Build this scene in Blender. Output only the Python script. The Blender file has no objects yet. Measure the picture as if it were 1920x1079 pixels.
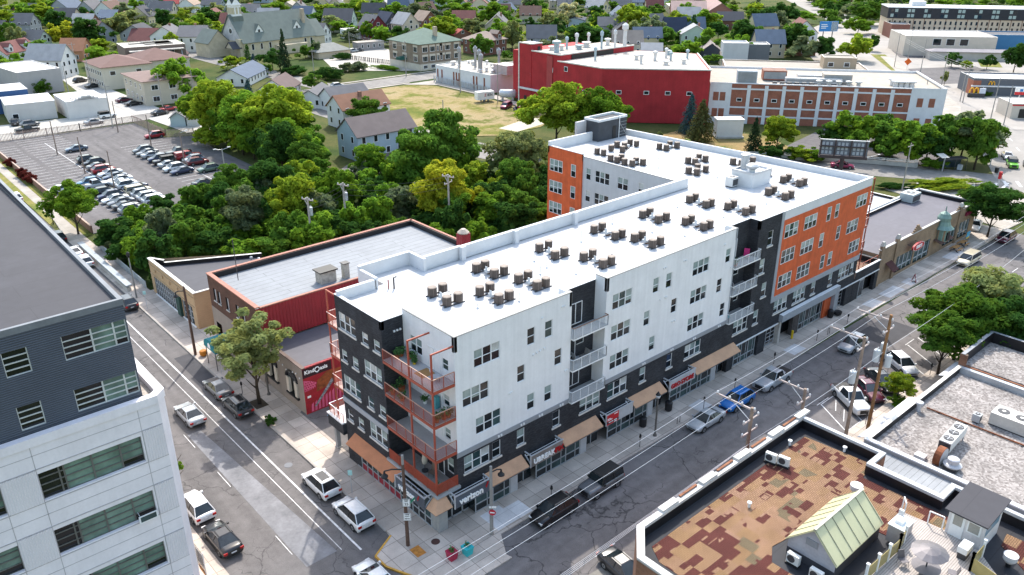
import bpy, math, random
from math import sin, cos, pi, sqrt, atan2, radians as R
from mathutils import Vector, Matrix, Euler
S = bpy.context.scene
COL = S.collection
# ---------------------------------------------------------------- camera
cam = bpy.data.cameras.new('camera'); camo = bpy.data.objects.new('camera', cam); COL.objects.link(camo)
PIT, PSI = math.atan(680/1532), R(48.46)
cF = Vector((cos(PSI)*cos(PIT), sin(PSI)*cos(PIT), -sin(PIT))); cR = Vector((sin(PSI), -cos(PSI), 0)); cU = cR.cross(cF)
CAMP = Vector((-32.007, -45.505, 47.5))
camo.matrix_world = Matrix(((cR.x, cU.x, -cF.x, CAMP.x), (cR.y, cU.y, -cF.y, CAMP.y), (cR.z, cU.z, -cF.z, CAMP.z), (0, 0, 0, 1)))
cam.sensor_width = 36; cam.lens = 36*1532/1920; cam.clip_end = 5000; cam.clip_start = .5
S.camera = camo
# ---------------------------------------------------------------- sky and sun
SUN_AZ, SUN_EL = R(46.5), R(49)
W = bpy.data.worlds.new('World'); S.world = W; W.use_nodes = True
nt = W.node_tree; sky = nt.nodes.new('ShaderNodeTexSky'); sky.sky_type = 'NISHITA'; sky.sun_disc = False
sky.sun_elevation = SUN_EL; sky.sun_rotation = pi/2 - SUN_AZ; sky.air_density = 1.6; sky.dust_density = 2.2; sky.ozone_density = .2
nt.links.new(sky.outputs[0], nt.nodes['Background'].inputs[0]); nt.nodes['Background'].inputs[1].default_value = .15
sl = bpy.data.lights.new('sun', 'SUN'); sl.energy = 2.2; sl.angle = R(.6); sl.color = (1, .95, .87)
so = bpy.data.objects.new('sun', sl); COL.objects.link(so)
so.rotation_euler = Vector((-cos(SUN_EL)*cos(SUN_AZ), -cos(SUN_EL)*sin(SUN_AZ), -sin(SUN_EL))).to_track_quat('-Z', 'Y').to_euler()
S.view_settings.view_transform = 'Standard'; S.view_settings.look = 'None'; S.view_settings.exposure = 1.3; S.view_settings.gamma = 1
S.cycles.max_bounces = 5; S.cycles.diffuse_bounces = 3; S.cycles.transparent_max_bounces = 8
# ---------------------------------------------------------------- materials
MATS = {}
def nodes(name):
    m = bpy.data.materials.new(name); m.use_nodes = True
    return m, m.node_tree, m.node_tree.nodes['Principled BSDF']
def nn(t, typ, **k):
    n = t.nodes.new(typ)
    for a, b in k.items(): setattr(n, a, b)
    return n
def c4(c): return (c[0], c[1], c[2], 1)
def mix(t, a, b, f, blend='MIX'):
    n = nn(t, 'ShaderNodeMixRGB', blend_type=blend)
    for i, v in ((0, f), (1, a), (2, b)):
        if hasattr(v, 'links'): t.links.new(v, n.inputs[i])
        elif i == 0: n.inputs[0].default_value = v
        else: n.inputs[i].default_value = c4(v)
    return n.outputs[0]
def mth(t, op, a, b=None, c=None):
    n = nn(t, 'ShaderNodeMath', operation=op)
    for i, v in ((0, a), (1, b), (2, c)):
        if v is None: continue
        if hasattr(v, 'links'): t.links.new(v, n.inputs[i])
        else: n.inputs[i].default_value = v
    return n.outputs[0]
def ramp(t, f, lo, hi, a=0, b=1):
    n = nn(t, 'ShaderNodeMapRange'); n.inputs[1].default_value = lo; n.inputs[2].default_value = hi; n.inputs[3].default_value = a; n.inputs[4].default_value = b
    t.links.new(f, n.inputs[0]); return n.outputs[0]
def noise(t, v, sc, det=4, rough=.55, scl=None):
    n = nn(t, 'ShaderNodeTexNoise'); n.inputs['Scale'].default_value = sc; n.inputs['Detail'].default_value = det; n.inputs['Roughness'].default_value = rough
    if scl:
        mp = nn(t, 'ShaderNodeMapping'); mp.inputs['Scale'].default_value = scl; t.links.new(v, mp.inputs[0]); v = mp.outputs[0]
    t.links.new(v, n.inputs['Vector']); return n.outputs[0]
def coords(t): return nn(t, 'ShaderNodeTexCoord').outputs['Object']
def wallvec(t):
    s = nn(t, 'ShaderNodeSeparateXYZ'); t.links.new(coords(t), s.inputs[0])
    c = nn(t, 'ShaderNodeCombineXYZ'); t.links.new(mth(t, 'ADD', s.outputs[0], s.outputs[1]), c.inputs[0]); t.links.new(s.outputs[2], c.inputs[1])
    return c.outputs[0], s
def bump(t, p, h, st, d=.02):
    b = nn(t, 'ShaderNodeBump'); b.inputs['Strength'].default_value = st; b.inputs['Distance'].default_value = d
    t.links.new(h, b.inputs['Height']); t.links.new(b.outputs[0], p.inputs['Normal'])
def M(name, col, rough=.8, metal=0, var=.14, sc=.7, spec=.4, bmp=0, bsc=12, streak=0):
    if name in MATS: return MATS[name]
    m, t, p = nodes(name); v = coords(t)
    a = noise(t, v, sc, 5); b = noise(t, v, sc*9, 3)
    f = mth(t, 'ADD', ramp(t, a, .3, .7, -var, var), ramp(t, b, .3, .7, -var*.45, var*.45))
    if streak: f = mth(t, 'ADD', f, ramp(t, noise(t, v, 1, 4, .6, (2.2, 2.2, .06)), .35, .75, streak, -streak))
    hs = mix(t, (0, 0, 0), col, mth(t, 'ADD', f, 1.0)); n = hs.node; n.use_clamp = False
    n2 = nn(t, 'ShaderNodeVectorMath', operation='SCALE'); n2.inputs[0].default_value = col; t.links.new(mth(t, 'ADD', f, 1.0), n2.inputs['Scale'])
    t.nodes.remove(n); t.links.new(n2.outputs[0], p.inputs['Base Color'])
    p.inputs['Roughness'].default_value = rough; p.inputs['Metallic'].default_value = metal; p.inputs['Specular IOR Level'].default_value = spec
    if bmp: bump(t, p, noise(t, v, bsc, 3), bmp)
    MATS[name] = m; return m
def brick(name, c1, c2, mortar, bw=.22, bh=.075, ms=.012, var=.2, rough=.85, squash=None):
    if name in MATS: return MATS[name]
    m, t, p = nodes(name); v, s = wallvec(t)
    b = nn(t, 'ShaderNodeTexBrick'); b.inputs['Scale'].default_value = 1; b.inputs['Brick Width'].default_value = bw; b.inputs['Row Height'].default_value = bh; b.inputs['Mortar Size'].default_value = ms
    for i, c in ((1, c1), (2, c2), (3, mortar)): b.inputs[i].default_value = c4(c)
    t.links.new(v, b.inputs[0])
    f = ramp(t, noise(t, coords(t), .5, 5), .3, .7, 1-var, 1+var)
    n2 = nn(t, 'ShaderNodeVectorMath', operation='SCALE'); t.links.new(b.outputs[0], n2.inputs[0]); t.links.new(f, n2.inputs['Scale'])
    t.links.new(n2.outputs[0], p.inputs['Base Color']); p.inputs['Roughness'].default_value = rough; p.inputs['Specular IOR Level'].default_value = .25
    MATS[name] = m; return m
def corrugated(name, col, per=.2, vert=True, rough=.5, var=.1):
    if name in MATS: return MATS[name]
    m, t, p = nodes(name); v, s = wallvec(t)
    q = nn(t, 'ShaderNodeSeparateXYZ'); t.links.new(v, q.inputs[0])
    h = mth(t, 'SINE', mth(t, 'MULTIPLY', q.outputs[0 if vert else 1], 2*pi/per))
    f = ramp(t, noise(t, coords(t), .6, 4), .3, .7, 1-var, 1+var)
    n2 = nn(t, 'ShaderNodeVectorMath', operation='SCALE'); n2.inputs[0].default_value = col; t.links.new(f, n2.inputs['Scale']); t.links.new(n2.outputs[0], p.inputs['Base Color'])
    bump(t, p, h, .9, per*.12); p.inputs['Roughness'].default_value = rough
    MATS[name] = m; return m
def asphalt(name, base, crack=1, patch=.25, cs=.16):
    m, t, p = nodes(name); v = coords(t)
    big = noise(t, v, .07, 5, .6); mid = noise(t, v, .9, 5, .65); fine = noise(t, v, 14, 2)
    streak = noise(t, v, 1, 3, .5, (.05, .9, 1) if 'kk' in name else (.9, .05, 1))
    f = mth(t, 'ADD', ramp(t, big, .3, .7, -patch, patch), mth(t, 'ADD', ramp(t, mid, .3, .7, -.16, .16), mth(t, 'ADD', ramp(t, fine, .3, .7, -.13, .13), ramp(t, streak, .3, .7, -.15, .15))))
    n2 = nn(t, 'ShaderNodeVectorMath', operation='SCALE'); n2.inputs[0].default_value = base; t.links.new(mth(t, 'ADD', f, 1.0), n2.inputs['Scale'])
    col = n2.outputs[0]
    if crack:
        wv = nn(t, 'ShaderNodeVectorMath', operation='ADD'); t.links.new(v, wv.inputs[0])
        nz = nn(t, 'ShaderNodeTexNoise'); nz.inputs['Scale'].default_value = .55; nz.inputs['Detail'].default_value = 5; t.links.new(v, nz.inputs['Vector'])
        sc = nn(t, 'ShaderNodeVectorMath', operation='SCALE'); t.links.new(nz.outputs[1], sc.inputs[0]); sc.inputs['Scale'].default_value = 2.2; t.links.new(sc.outputs[0], wv.inputs[1])
        for k, (s, w, lo) in enumerate(((cs, .012, .44), (cs*2.6, .016, .53))):
            vo = nn(t, 'ShaderNodeTexVoronoi', feature='DISTANCE_TO_EDGE'); vo.inputs['Scale'].default_value = s; t.links.new(wv.outputs[0], vo.inputs['Vector'])
            line = ramp(t, vo.outputs['Distance'], 0, w, 1, 0); mask = ramp(t, noise(t, v, .12+.1*k, 3), lo, lo+.05)
            col = mix(t, col, (.012, .012, .013), mth(t, 'MULTIPLY', mth(t, 'MULTIPLY', line, mask), .7*crack))
    t.links.new(col, p.inputs['Base Color']); p.inputs['Roughness'].default_value = .9; p.inputs['Specular IOR Level'].default_value = .2
    MATS[name] = m; return m
def slabs(name, base, sx=1.6, sy=1.6, var=.16, joint=.45):
    if name in MATS: return MATS[name]
    m, t, p = nodes(name); v = coords(t)
    b = nn(t, 'ShaderNodeTexBrick'); b.offset = 0; b.inputs['Scale'].default_value = 1; b.inputs['Brick Width'].default_value = sx; b.inputs['Row Height'].default_value = sy; b.inputs['Mortar Size'].default_value = .025; b.inputs['Mortar Smooth'].default_value = .2
    b.inputs[1].default_value = c4([c*(1-var) for c in base]); b.inputs[2].default_value = c4([c*(1+var) for c in base]); b.inputs[3].default_value = c4([c*joint for c in base]); t.links.new(v, b.inputs[0])
    f = mth(t, 'ADD', ramp(t, noise(t, v, .35, 5, .6), .3, .7, .8, 1.18), ramp(t, noise(t, v, 9, 3), .3, .7, -.07, .07))
    n2 = nn(t, 'ShaderNodeVectorMath', operation='SCALE'); t.links.new(b.outputs[0], n2.inputs[0]); t.links.new(f, n2.inputs['Scale'])
    t.links.new(n2.outputs[0], p.inputs['Base Color']); p.inputs['Roughness'].default_value = .9; p.inputs['Specular IOR Level'].default_value = .2
    MATS[name] = m; return m
def membrane(name, base, seam=3.0, dark=.8, blotch=.25, along=0):
    if name in MATS: return MATS[name]
    m, t, p = nodes(name); v = coords(t)
    b = nn(t, 'ShaderNodeTexBrick'); b.inputs['Scale'].default_value = 1; b.inputs['Brick Width'].default_value = 12; b.inputs['Row Height'].default_value = seam; b.inputs['Mortar Size'].default_value = .03
    if along:
        mp = nn(t, 'ShaderNodeMapping'); mp.inputs['Rotation'].default_value = (0, 0, pi/2); t.links.new(v, mp.inputs[0]); t.links.new(mp.outputs[0], b.inputs[0])
    else: t.links.new(v, b.inputs[0])
    b.inputs[1].default_value = c4(base); b.inputs[2].default_value = c4([c*.95 for c in base]); b.inputs[3].default_value = c4([c*dark for c in base])
    st = ramp(t, noise(t, v, .22, 6, .7), .5, .8, 1, 1-blotch); st2 = ramp(t, noise(t, v, 1.4, 4), .3, .7, .94, 1.05)
    n2 = nn(t, 'ShaderNodeVectorMath', operation='SCALE'); t.links.new(b.outputs[0], n2.inputs[0]); t.links.new(mth(t, 'MULTIPLY', st, st2), n2.inputs['Scale'])
    t.links.new(n2.outputs[0], p.inputs['Base Color']); p.inputs['Roughness'].default_value = .7; p.inputs['Specular IOR Level'].default_value = .25
    MATS[name] = m; return m
def gravel(name, c1, c2, sc=9):
    if name in MATS: return MATS[name]
    m, t, p = nodes(name); v = coords(t)
    vo = nn(t, 'ShaderNodeTexVoronoi'); vo.inputs['Scale'].default_value = sc; t.links.new(v, vo.inputs['Vector'])
    sp = nn(t, 'ShaderNodeSeparateColor'); t.links.new(vo.outputs['Color'], sp.inputs[0])
    a = mix(t, c1, c2, sp.outputs[0]); f = ramp(t, noise(t, v, .35, 5, .65), .3, .7, .72, 1.25)
    n2 = nn(t, 'ShaderNodeVectorMath', operation='SCALE'); t.links.new(a, n2.inputs[0]); t.links.new(f, n2.inputs['Scale'])
    t.links.new(n2.outputs[0], p.inputs['Base Color']); p.inputs['Roughness'].default_value = .95; bump(t, p, vo.outputs['Distance'], .6, .03)
    MATS[name] = m; return m
def grass(name, cols, sc=.06):
    if name in MATS: return MATS[name]
    m, t, p = nodes(name); v = coords(t)
    cr = nn(t, 'ShaderNodeValToRGB'); t.links.new(mth(t, 'ADD', mth(t, 'MULTIPLY', noise(t, v, sc, 6, .65), .85), mth(t, 'MULTIPLY', noise(t, v, sc*18, 4), .15)), cr.inputs[0])
    e = cr.color_ramp.elements; e[0].position = .34; e[1].position = .66; e[0].color = c4(cols[0]); e[1].color = c4(cols[-1])
    for i, c in enumerate(cols[1:-1]): x = e.new(.34+.32*(i+1)/(len(cols)-1)); x.color = c4(c)
    f = ramp(t, noise(t, v, 3, 3), .3, .7, .8, 1.2)
    n2 = nn(t, 'ShaderNodeVectorMath', operation='SCALE'); t.links.new(cr.outputs[0], n2.inputs[0]); t.links.new(f, n2.inputs['Scale'])
    t.links.new(n2.outputs[0], p.inputs['Base Color']); p.inputs['Roughness'].default_value = 1; p.inputs['Specular IOR Level'].default_value = .1
    MATS[name] = m; return m
def glass(name, col, rough=.08, spec=.5):
    if name in MATS: return MATS[name]
    m, t, p = nodes(name); v = coords(t)
    f = ramp(t, noise(t, v, .8, 3), .3, .7, .6, 1.4)
    n2 = nn(t, 'ShaderNodeVectorMath', operation='SCALE'); n2.inputs[0].default_value = col; t.links.new(f, n2.inputs['Scale']); t.links.new(n2.outputs[0], p.inputs['Base Color'])
    p.inputs['Roughness'].default_value = rough; p.inputs['Specular IOR Level'].default_value = spec
    MATS[name] = m; return m
def leafmat(name, col, tr=.45):
    m = bpy.data.materials.new(name); m.use_nodes = True; t = m.node_tree; t.nodes.clear()
    o = nn(t, 'ShaderNodeOutputMaterial'); d = nn(t, 'ShaderNodeBsdfDiffuse'); l = nn(t, 'ShaderNodeBsdfTranslucent'); mx = nn(t, 'ShaderNodeMixShader'); mx.inputs[0].default_value = tr
    oi = nn(t, 'ShaderNodeObjectInfo'); v = coords(t); nz = noise(t, v, 7, 3)
    f = mth(t, 'MULTIPLY', ramp(t, nz, .3, .7, .72, 1.3), ramp(t, oi.outputs['Random'], 0, 1, .82, 1.2))
    n2 = nn(t, 'ShaderNodeVectorMath', operation='SCALE'); n2.inputs[0].default_value = col; t.links.new(f, n2.inputs['Scale'])
    w = mix(t, n2.outputs[0], (col[0]*1.5, col[1]*1.15, col[2]*.6), ramp(t, noise(t, v, 3.1, 2), .45, .65, 0, .6))
    t.links.new(w, d.inputs[0]); n3 = nn(t, 'ShaderNodeVectorMath', operation='SCALE'); t.links.new(w, n3.inputs[0]); n3.inputs['Scale'].default_value = 1.35; t.links.new(n3.outputs[0], l.inputs[0])
    t.links.new(d.outputs[0], mx.inputs[1]); t.links.new(l.outputs[0], mx.inputs[2]); t.links.new(mx.outputs[0], o.inputs[0]); return m
def paint(col, rough=.28):
    k = 'paint_%02d_%02d_%02d' % tuple(int(c*99) for c in col)
    if k in MATS: return MATS[k]
    m, t, p = nodes(k); v = coords(t)
    f = ramp(t, noise(t, v, 3, 4), .3, .7, .93, 1.06)
    n2 = nn(t, 'ShaderNodeVectorMath', operation='SCALE'); n2.inputs[0].default_value = col; t.links.new(f, n2.inputs['Scale']); t.links.new(n2.outputs[0], p.inputs['Base Color'])
    p.inputs['Roughness'].default_value = rough; p.inputs['Coat Weight'].default_value = .5; p.inputs['Coat Roughness'].default_value = .06; p.inputs['Metallic'].default_value = .15
    MATS[k] = m; return m
# ---------------------------------------------------------------- mesh helpers
class MB:
    def __init__(s): s.v = []; s.f = []; s.m = []; s.mats = []
    def mi(s, mat):
        if mat not in s.mats: s.mats.append(mat)
        return s.mats.index(mat)
    def face(s, pts, mat):
        b = len(s.v); s.v += [tuple(p) for p in pts]; s.f.append(tuple(range(b, b+len(pts)))); s.m.append(s.mi(mat))
    def hexa(s, p, mat, top=None):
        b = len(s.v); s.v += [tuple(q) for q in p]; i = s.mi(mat)
        for q in ((0, 3, 2, 1), (0, 1, 5, 4), (1, 2, 6, 5), (2, 3, 7, 6), (3, 0, 4, 7)): s.f.append(tuple(b+k for k in q)); s.m.append(i)
        s.f.append((b+4, b+5, b+6, b+7)); s.m.append(s.mi(top) if top else i)
    def box(s, x0, y0, z0, x1, y1, z1, mat, top=None):
        s.hexa([(x0, y0, z0), (x1, y0, z0), (x1, y1, z0), (x0, y1, z0), (x0, y0, z1), (x1, y0, z1), (x1, y1, z1), (x0, y1, z1)], mat, top)
    def prism(s, poly, z0, z1, mat, top=None, bot=False):
        n = len(poly); b = len(s.v); i = s.mi(mat); s.v += [(x, y, z0) for x, y in poly]+[(x, y, z1) for x, y in poly]
        for k in range(n): l = (k+1) % n; s.f.append((b+k, b+l, b+n+l, b+n+k)); s.m.append(i)
        s.f.append(tuple(range(b+n, b+2*n))); s.m.append(s.mi(top) if top else i)
        if bot: s.f.append(tuple(range(b+n-1, b-1, -1))); s.m.append(i)
    def bar(s, p, q, w, h, mat, up=(0, 0, 1)):
        p = Vector(p); q = Vector(q); d = (q-p).normalized(); u = Vector(up)
        if abs(d.dot(u)) > .99: u = Vector((0, 1, 0))
        a = d.cross(u).normalized()*w/2; b = a.cross(d).normalized()*h/2
        s.hexa([p-a-b, p+a-b, q+a-b, q-a-b, p-a+b, p+a+b, q+a+b, q-a+b], mat)
    def tube(s, pts, r, n, mat, cap=True):
        if not hasattr(r, '__len__'): r = [r]*len(pts)
        P = [Vector(p) for p in pts]; rings = []; i = s.mi(mat); pu = None
        for k, p in enumerate(P):
            d = (P[min(k+1, len(P)-1)]-P[max(k-1, 0)]).normalized(); u = Vector((0, 0, 1)) if abs(d.z) < .95 else Vector((1, 0, 0))
            a = d.cross(u).normalized(); c = d.cross(a)
            b = len(s.v); s.v += [tuple(p+(a*cos(2*pi*j/n)+c*sin(2*pi*j/n))*r[k]) for j in range(n)]; rings.append(b)
        for k in range(len(rings)-1):
            for j in range(n): s.f.append((rings[k]+j, rings[k+1]+j, rings[k+1]+(j+1) % n, rings[k]+(j+1) % n)); s.m.append(i)
        if cap: s.f.append(tuple(rings[0]+j for j in range(n))); s.m.append(i); s.f.append(tuple(rings[-1]+j for j in reversed(range(n)))); s.m.append(i)
    def lathe(s, cx, cy, prof, n, mat):
        s.tube([(cx, cy, z) for r, z in prof], [r for r, z in prof], n, mat)
    def cyl(s, x, y, z0, z1, r, n, mat): s.lathe(x, y, [(r, z0), (r, z1)], n, mat)
    def gable(s, x0, y0, x1, y1, z0, h, mat, wall=None, ov=.4, axis=0, th=.18):
        # axis 0: ridge along x ; gable ends at x0 and x1
        def P(u, w, z): return (u, w, z) if axis == 0 else (w, u, z)
        a0, a1, b0, b1 = (x0, x1, y0, y1) if axis == 0 else (y0, y1, x0, x1)
        bm = (b0+b1)/2; k = h/((b1-b0)/2)
        if wall:
            s.face([P(a0, b0, z0), P(a0, b1, z0), P(a0, bm, z0+h)], wall); s.face([P(a1, b0, z0), P(a1, b1, z0), P(a1, bm, z0+h)], wall)
        for e in (b0-ov, b1+ov):
            ze = z0-ov*k
            s.hexa([P(a0-ov, e, ze), P(a1+ov, e, ze), P(a1+ov, bm, z0+h), P(a0-ov, bm, z0+h), P(a0-ov, e, ze+th), P(a1+ov, e, ze+th), P(a1+ov, bm, z0+h+th), P(a0-ov, bm, z0+h+th)], mat)
    def hip(s, x0, y0, x1, y1, z0, h, mat, ov=.6, th=.15):
        x0 -= ov; y0 -= ov; x1 += ov; y1 += ov; w = min(x1-x0, y1-y0)/2
        a, b = ((x0+w, (y0+y1)/2), (x1-w, (y0+y1)/2)) if x1-x0 >= y1-y0 else (((x0+x1)/2, y0+w), ((x0+x1)/2, y1-w))
        s.box(x0, y0, z0-th, x1, y1, z0, mat)
        A = (a[0], a[1], z0+h); B = (b[0], b[1], z0+h); c = [(x0, y0, z0), (x1, y0, z0), (x1, y1, z0), (x0, y1, z0)]
        if x1-x0 >= y1-y0: fs = [[c[0], c[1], B, A], [c[1], c[2], B], [c[2], c[3], A, B], [c[3], c[0], A]]
        else: fs = [[c[0], c[1], A], [c[1], c[2], B, A], [c[2], c[3], B], [c[3], c[0], A, B]]
        for f in fs: s.face(f, mat)
    def mesh(s, name, smooth=False):
        me = bpy.data.meshes.new(name); me.from_pydata(s.v, [], s.f)
        for m in s.mats: me.materials.append(m)
        me.polygons.foreach_set('material_index', s.m)
        if smooth: me.polygons.foreach_set('use_smooth', [True]*len(s.f))
        me.update(); return me
    def build(s, name, parent=None, smooth=False): return link(name, s.mesh(name, smooth), parent)
def link(name, me, parent=None, loc=None, rz=0, sc=None):
    o = bpy.data.objects.new(name, me); COL.objects.link(o)
    if parent: o.parent = parent
    if loc: o.location = loc
    if rz: o.rotation_euler = (0, 0, rz)
    if sc: o.scale = sc
    return o
LAB = []
def tag(o, label, cat, group=None, kind=None):
    o['label'] = label; o['category'] = cat
    if group: o['group'] = group
    if kind: o['kind'] = kind
    LAB.append(o); return o
def thing(name, label, cat, loc=(0, 0, 0), rz=0, group=None):
    o = bpy.data.objects.new(name, None); COL.objects.link(o); o.empty_display_size = .3; o.location = loc; o.rotation_euler = (0, 0, rz)
    return tag(o, label, cat, group)
def struct(name, mb): o = mb.build(name); o['kind'] = 'structure'; return o
def sheet(name, poly, z, mat, h=None):
    b = MB()
    if h: b.prism(poly, z-h, z, mat)
    else: b.face([(x, y, z) for x, y in poly], mat)
    return struct(name, b)
def strip(pts, w):
    P = [Vector((p[0], p[1])) for p in pts]; L = []; Rr = []
    for k, p in enumerate(P):
        d = (P[min(k+1, len(P)-1)]-P[max(k-1, 0)]).normalized(); n = Vector((-d.y, d.x)); L.append(p+n*w/2); Rr.append(p-n*w/2)
    return L, Rr
def ribbon(mb, pts, w, z, mat):
    L, Q = strip(pts, w)
    for k in range(len(pts)-1): mb.face([(Q[k].x, Q[k].y, z), (Q[k+1].x, Q[k+1].y, z), (L[k+1].x, L[k+1].y, z), (L[k].x, L[k].y, z)], mat)
# wall with openings : P start point, u direction (to the right as seen from outside), n outward
def wall(mb, P, u, L, z0, z1, mat, holes=(), depth=.12, rev=None):
    rev = rev or mat; nx, ny = u[1], -u[0]
    xs = sorted({0, L, *[min(max(h[0], 0), L) for h in holes], *[min(max(h[2], 0), L) for h in holes]}); zs = sorted({z0, z1, *[h[1] for h in holes], *[h[3] for h in holes]})
    zs = [z for z in zs if z0 <= z <= z1]
    def Q(a, z, d=0): return (P[0]+u[0]*a-nx*d, P[1]+u[1]*a-ny*d, z)
    for a, b in zip(xs, xs[1:]):
        for c, d in zip(zs, zs[1:]):
            ma, mc = (a+b)/2, (c+d)/2
            if any(h[0] < ma < h[2] and h[1] < mc < h[3] for h in holes): continue
            mb.face([Q(a, c), Q(b, c), Q(b, d), Q(a, d)], mat)
    for a, c, b, d in holes:
        D = depth
        mb.face([Q(a, c), Q(a, d), Q(a, d, D), Q(a, c, D)], rev); mb.face([Q(b, d), Q(b, c), Q(b, c, D), Q(b, d, D)], rev)
        mb.face([Q(a, d), Q(b, d), Q(b, d, D), Q(a, d, D)], rev); mb.face([Q(b, c), Q(a, c), Q(a, c, D), Q(b, c, D)], rev)
def text_mesh(s, size, mat, ext=.04, bold=.015, align='CENTER', shear=0):
    c = bpy.data.curves.new('t', 'FONT'); c.body = s; c.size = size; c.extrude = ext; c.offset = bold; c.align_x = align; c.align_y = 'CENTER'; c.shear = shear
    o = bpy.data.objects.new('t', c); COL.objects.link(o); dg = bpy.context.evaluated_depsgraph_get(); dg.update()
    me = bpy.data.meshes.new_from_object(o.evaluated_get(dg)); bpy.data.objects.remove(o); me.materials.clear(); me.materials.append(mat); return me
def lettering(s, size, mat, loc, ang, parent, ext=.04, bold=.015, shear=0, name='lettering'):
    # upright text whose reading direction is world/local angle ang
    o = link(name, text_mesh(s, size, mat, ext, bold, shear=shear), parent, loc); o.rotation_euler = (pi/2, 0, ang); return o
# ---------------------------------------------------------------- palette
white_stucco = M('white_stucco', (.70, .70, .71), .85, var=.05, sc=.5, streak=.05)
white_roof = membrane('white_membrane', (.50, .505, .515), 3.0, .86, .3)
white_par = M('white_parapet', (.60, .61, .63), .7, var=.06)
dark_brick = brick('dark_brick', (.028, .03, .036), (.05, .052, .06), (.016, .017, .02), .3, .1, .012, .3)
orange_clad = M('orange_cladding', (.52, .095, .028), .7, var=.16, sc=.9, streak=.14)
grey_metal = M('grey_metal', (.30, .325, .36), .5, var=.07)
grey_siding = M('grey_siding', (.46, .47, .49), .8, var=.05, streak=.04)
red_steel = M('red_steel', (.33, .065, .035), .55, var=.14)
alu = M('aluminium', (.50, .51, .53), .4, .2, var=.08)
frame_white = M('white_frame', (.72, .73, .74), .5, var=.04)
sill_m = M('cast_sill', (.55, .53, .50), .85, var=.1)
blind = glass('window_blind', (.24, .30, .29), .12); glass_d = glass('dark_glass', (.012, .017, .021), .06); glass_g = glass('green_glass', (.03, .06, .062), .06); glass_p = glass('pale_blind', (.42, .44, .43), .2)
tan_awning = M('tan_awning', (.50, .29, .17), .6, var=.12, sc=.9); rust_awning = M('rust_awning', (.44, .17, .075), .6, var=.12, sc=.9)
conc = M('concrete', (.42, .40, .37), .9, var=.14); black_m = M('black_metal', (.012, .012, .014), .5, var=.2); dark_m = M('dark_metal', (.05, .05, .055), .5)
coping = M('dark_coping', (.10, .11, .12), .5); deck_grey = M('deck_floor', (.36, .36, .36), .8, var=.12)
white_m = M('white_paint', (.74, .74, .73), .6, var=.06); rubber = M('rubber', (.018, .018, .02), .8); red_m = M('red_paint', (.45, .012, .02), .5, var=.1)
terra = M('terracotta', (.36, .10, .04), .8); green_leaf = M('pot_plant_green', (.05, .13, .03), .8, var=.5, sc=8)
# ---------------------------------------------------------------- windows
WC = {}
def wmesh(cols, w, h, style):
    k = (cols, round(w, 2), round(h, 2), style)
    if k in WC: return WC[k]
    f = MB(); g = MB(); b = .055; rn = random.Random(hash(k) & 0xffff)
    f.box(0, -.05, 0, w, .02, b, frame_white); f.box(0, -.05, h-b, w, .02, h, frame_white); f.box(0, -.05, b, b, .02, h-b, frame_white); f.box(w-b, -.05, b, w, .02, h-b, frame_white)
    cw = w/cols
    for i in range(1, cols): f.box(i*cw-.05, -.055, b, i*cw+.05, .02, h-b, frame_white)
    for i in range(cols):
        x0 = i*cw+.05; x1 = (i+1)*cw-.05; zm = h*.5
        f.box(x0, -.04, zm-.03, x1, .02, zm+.03, frame_white)
        t = rn.random() if style else .3; up, lo = ((blind, glass_d) if t < .62 else (glass_d, glass_d) if t < .8 else (glass_g, glass_g) if t < .9 else (glass_p, glass_d))
        g.face([(x0, 0, b), (x1, 0, b), (x1, 0, zm), (x0, 0, zm)], lo); zb = zm
        if t < .35 and style: # blind pulled lower
            zb = zm-rn.random()*.3*h
        if up is blind and zb < zm: g.face([(x0, -.004, zb), (x1, -.004, zb), (x1, -.004, zm-.03), (x0, -.004, zm-.03)], blind)
        g.face([(x0, 0, zm), (x1, 0, zm), (x1, 0, h-b), (x0, 0, h-b)], up)
    WC[k] = (f.mesh('window'), g.mesh('pane')); return WC[k]
def window(par, P, u, a, c, b, d, depth=.1, cols=1, style=0, sill=False):
    nx, ny = u[1], -u[0]; ang = atan2(u[1], u[0]); w = b-a; h = d-c
    f, g = wmesh(cols, w, h, style)
    loc = (P[0]+u[0]*a-nx*depth, P[1]+u[1]*a-ny*depth, c)
    o = link('window', f, par, loc, ang); link('pane', g, o)
    if sill:
        k = ('sill', round(w, 2), round(depth, 2))
        if k not in WC:
            s = MB(); s.box(-.12, -depth-.09, -.17, w+.12, -.055, .0, sill_m); WC[k] = s.mesh('sill')
        link('sill', WC[k], o)
    return o
def facade(par, mb, P, u, L, z0, z1, mat, wins, depth=.1, rev=None):
    # wins: (a, sill height, width, height, columns, sill?)
    wall(mb, P, u, L, z0, z1, mat, [(a, c, a+w, c+h) for a, c, w, h, *_ in wins], depth+.05, rev)
    for i, (a, c, w, h, n, s) in enumerate(wins): window(par, P, u, a, c, a+w, c+h, depth, n, 1+random.randrange(6), s)
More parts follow.
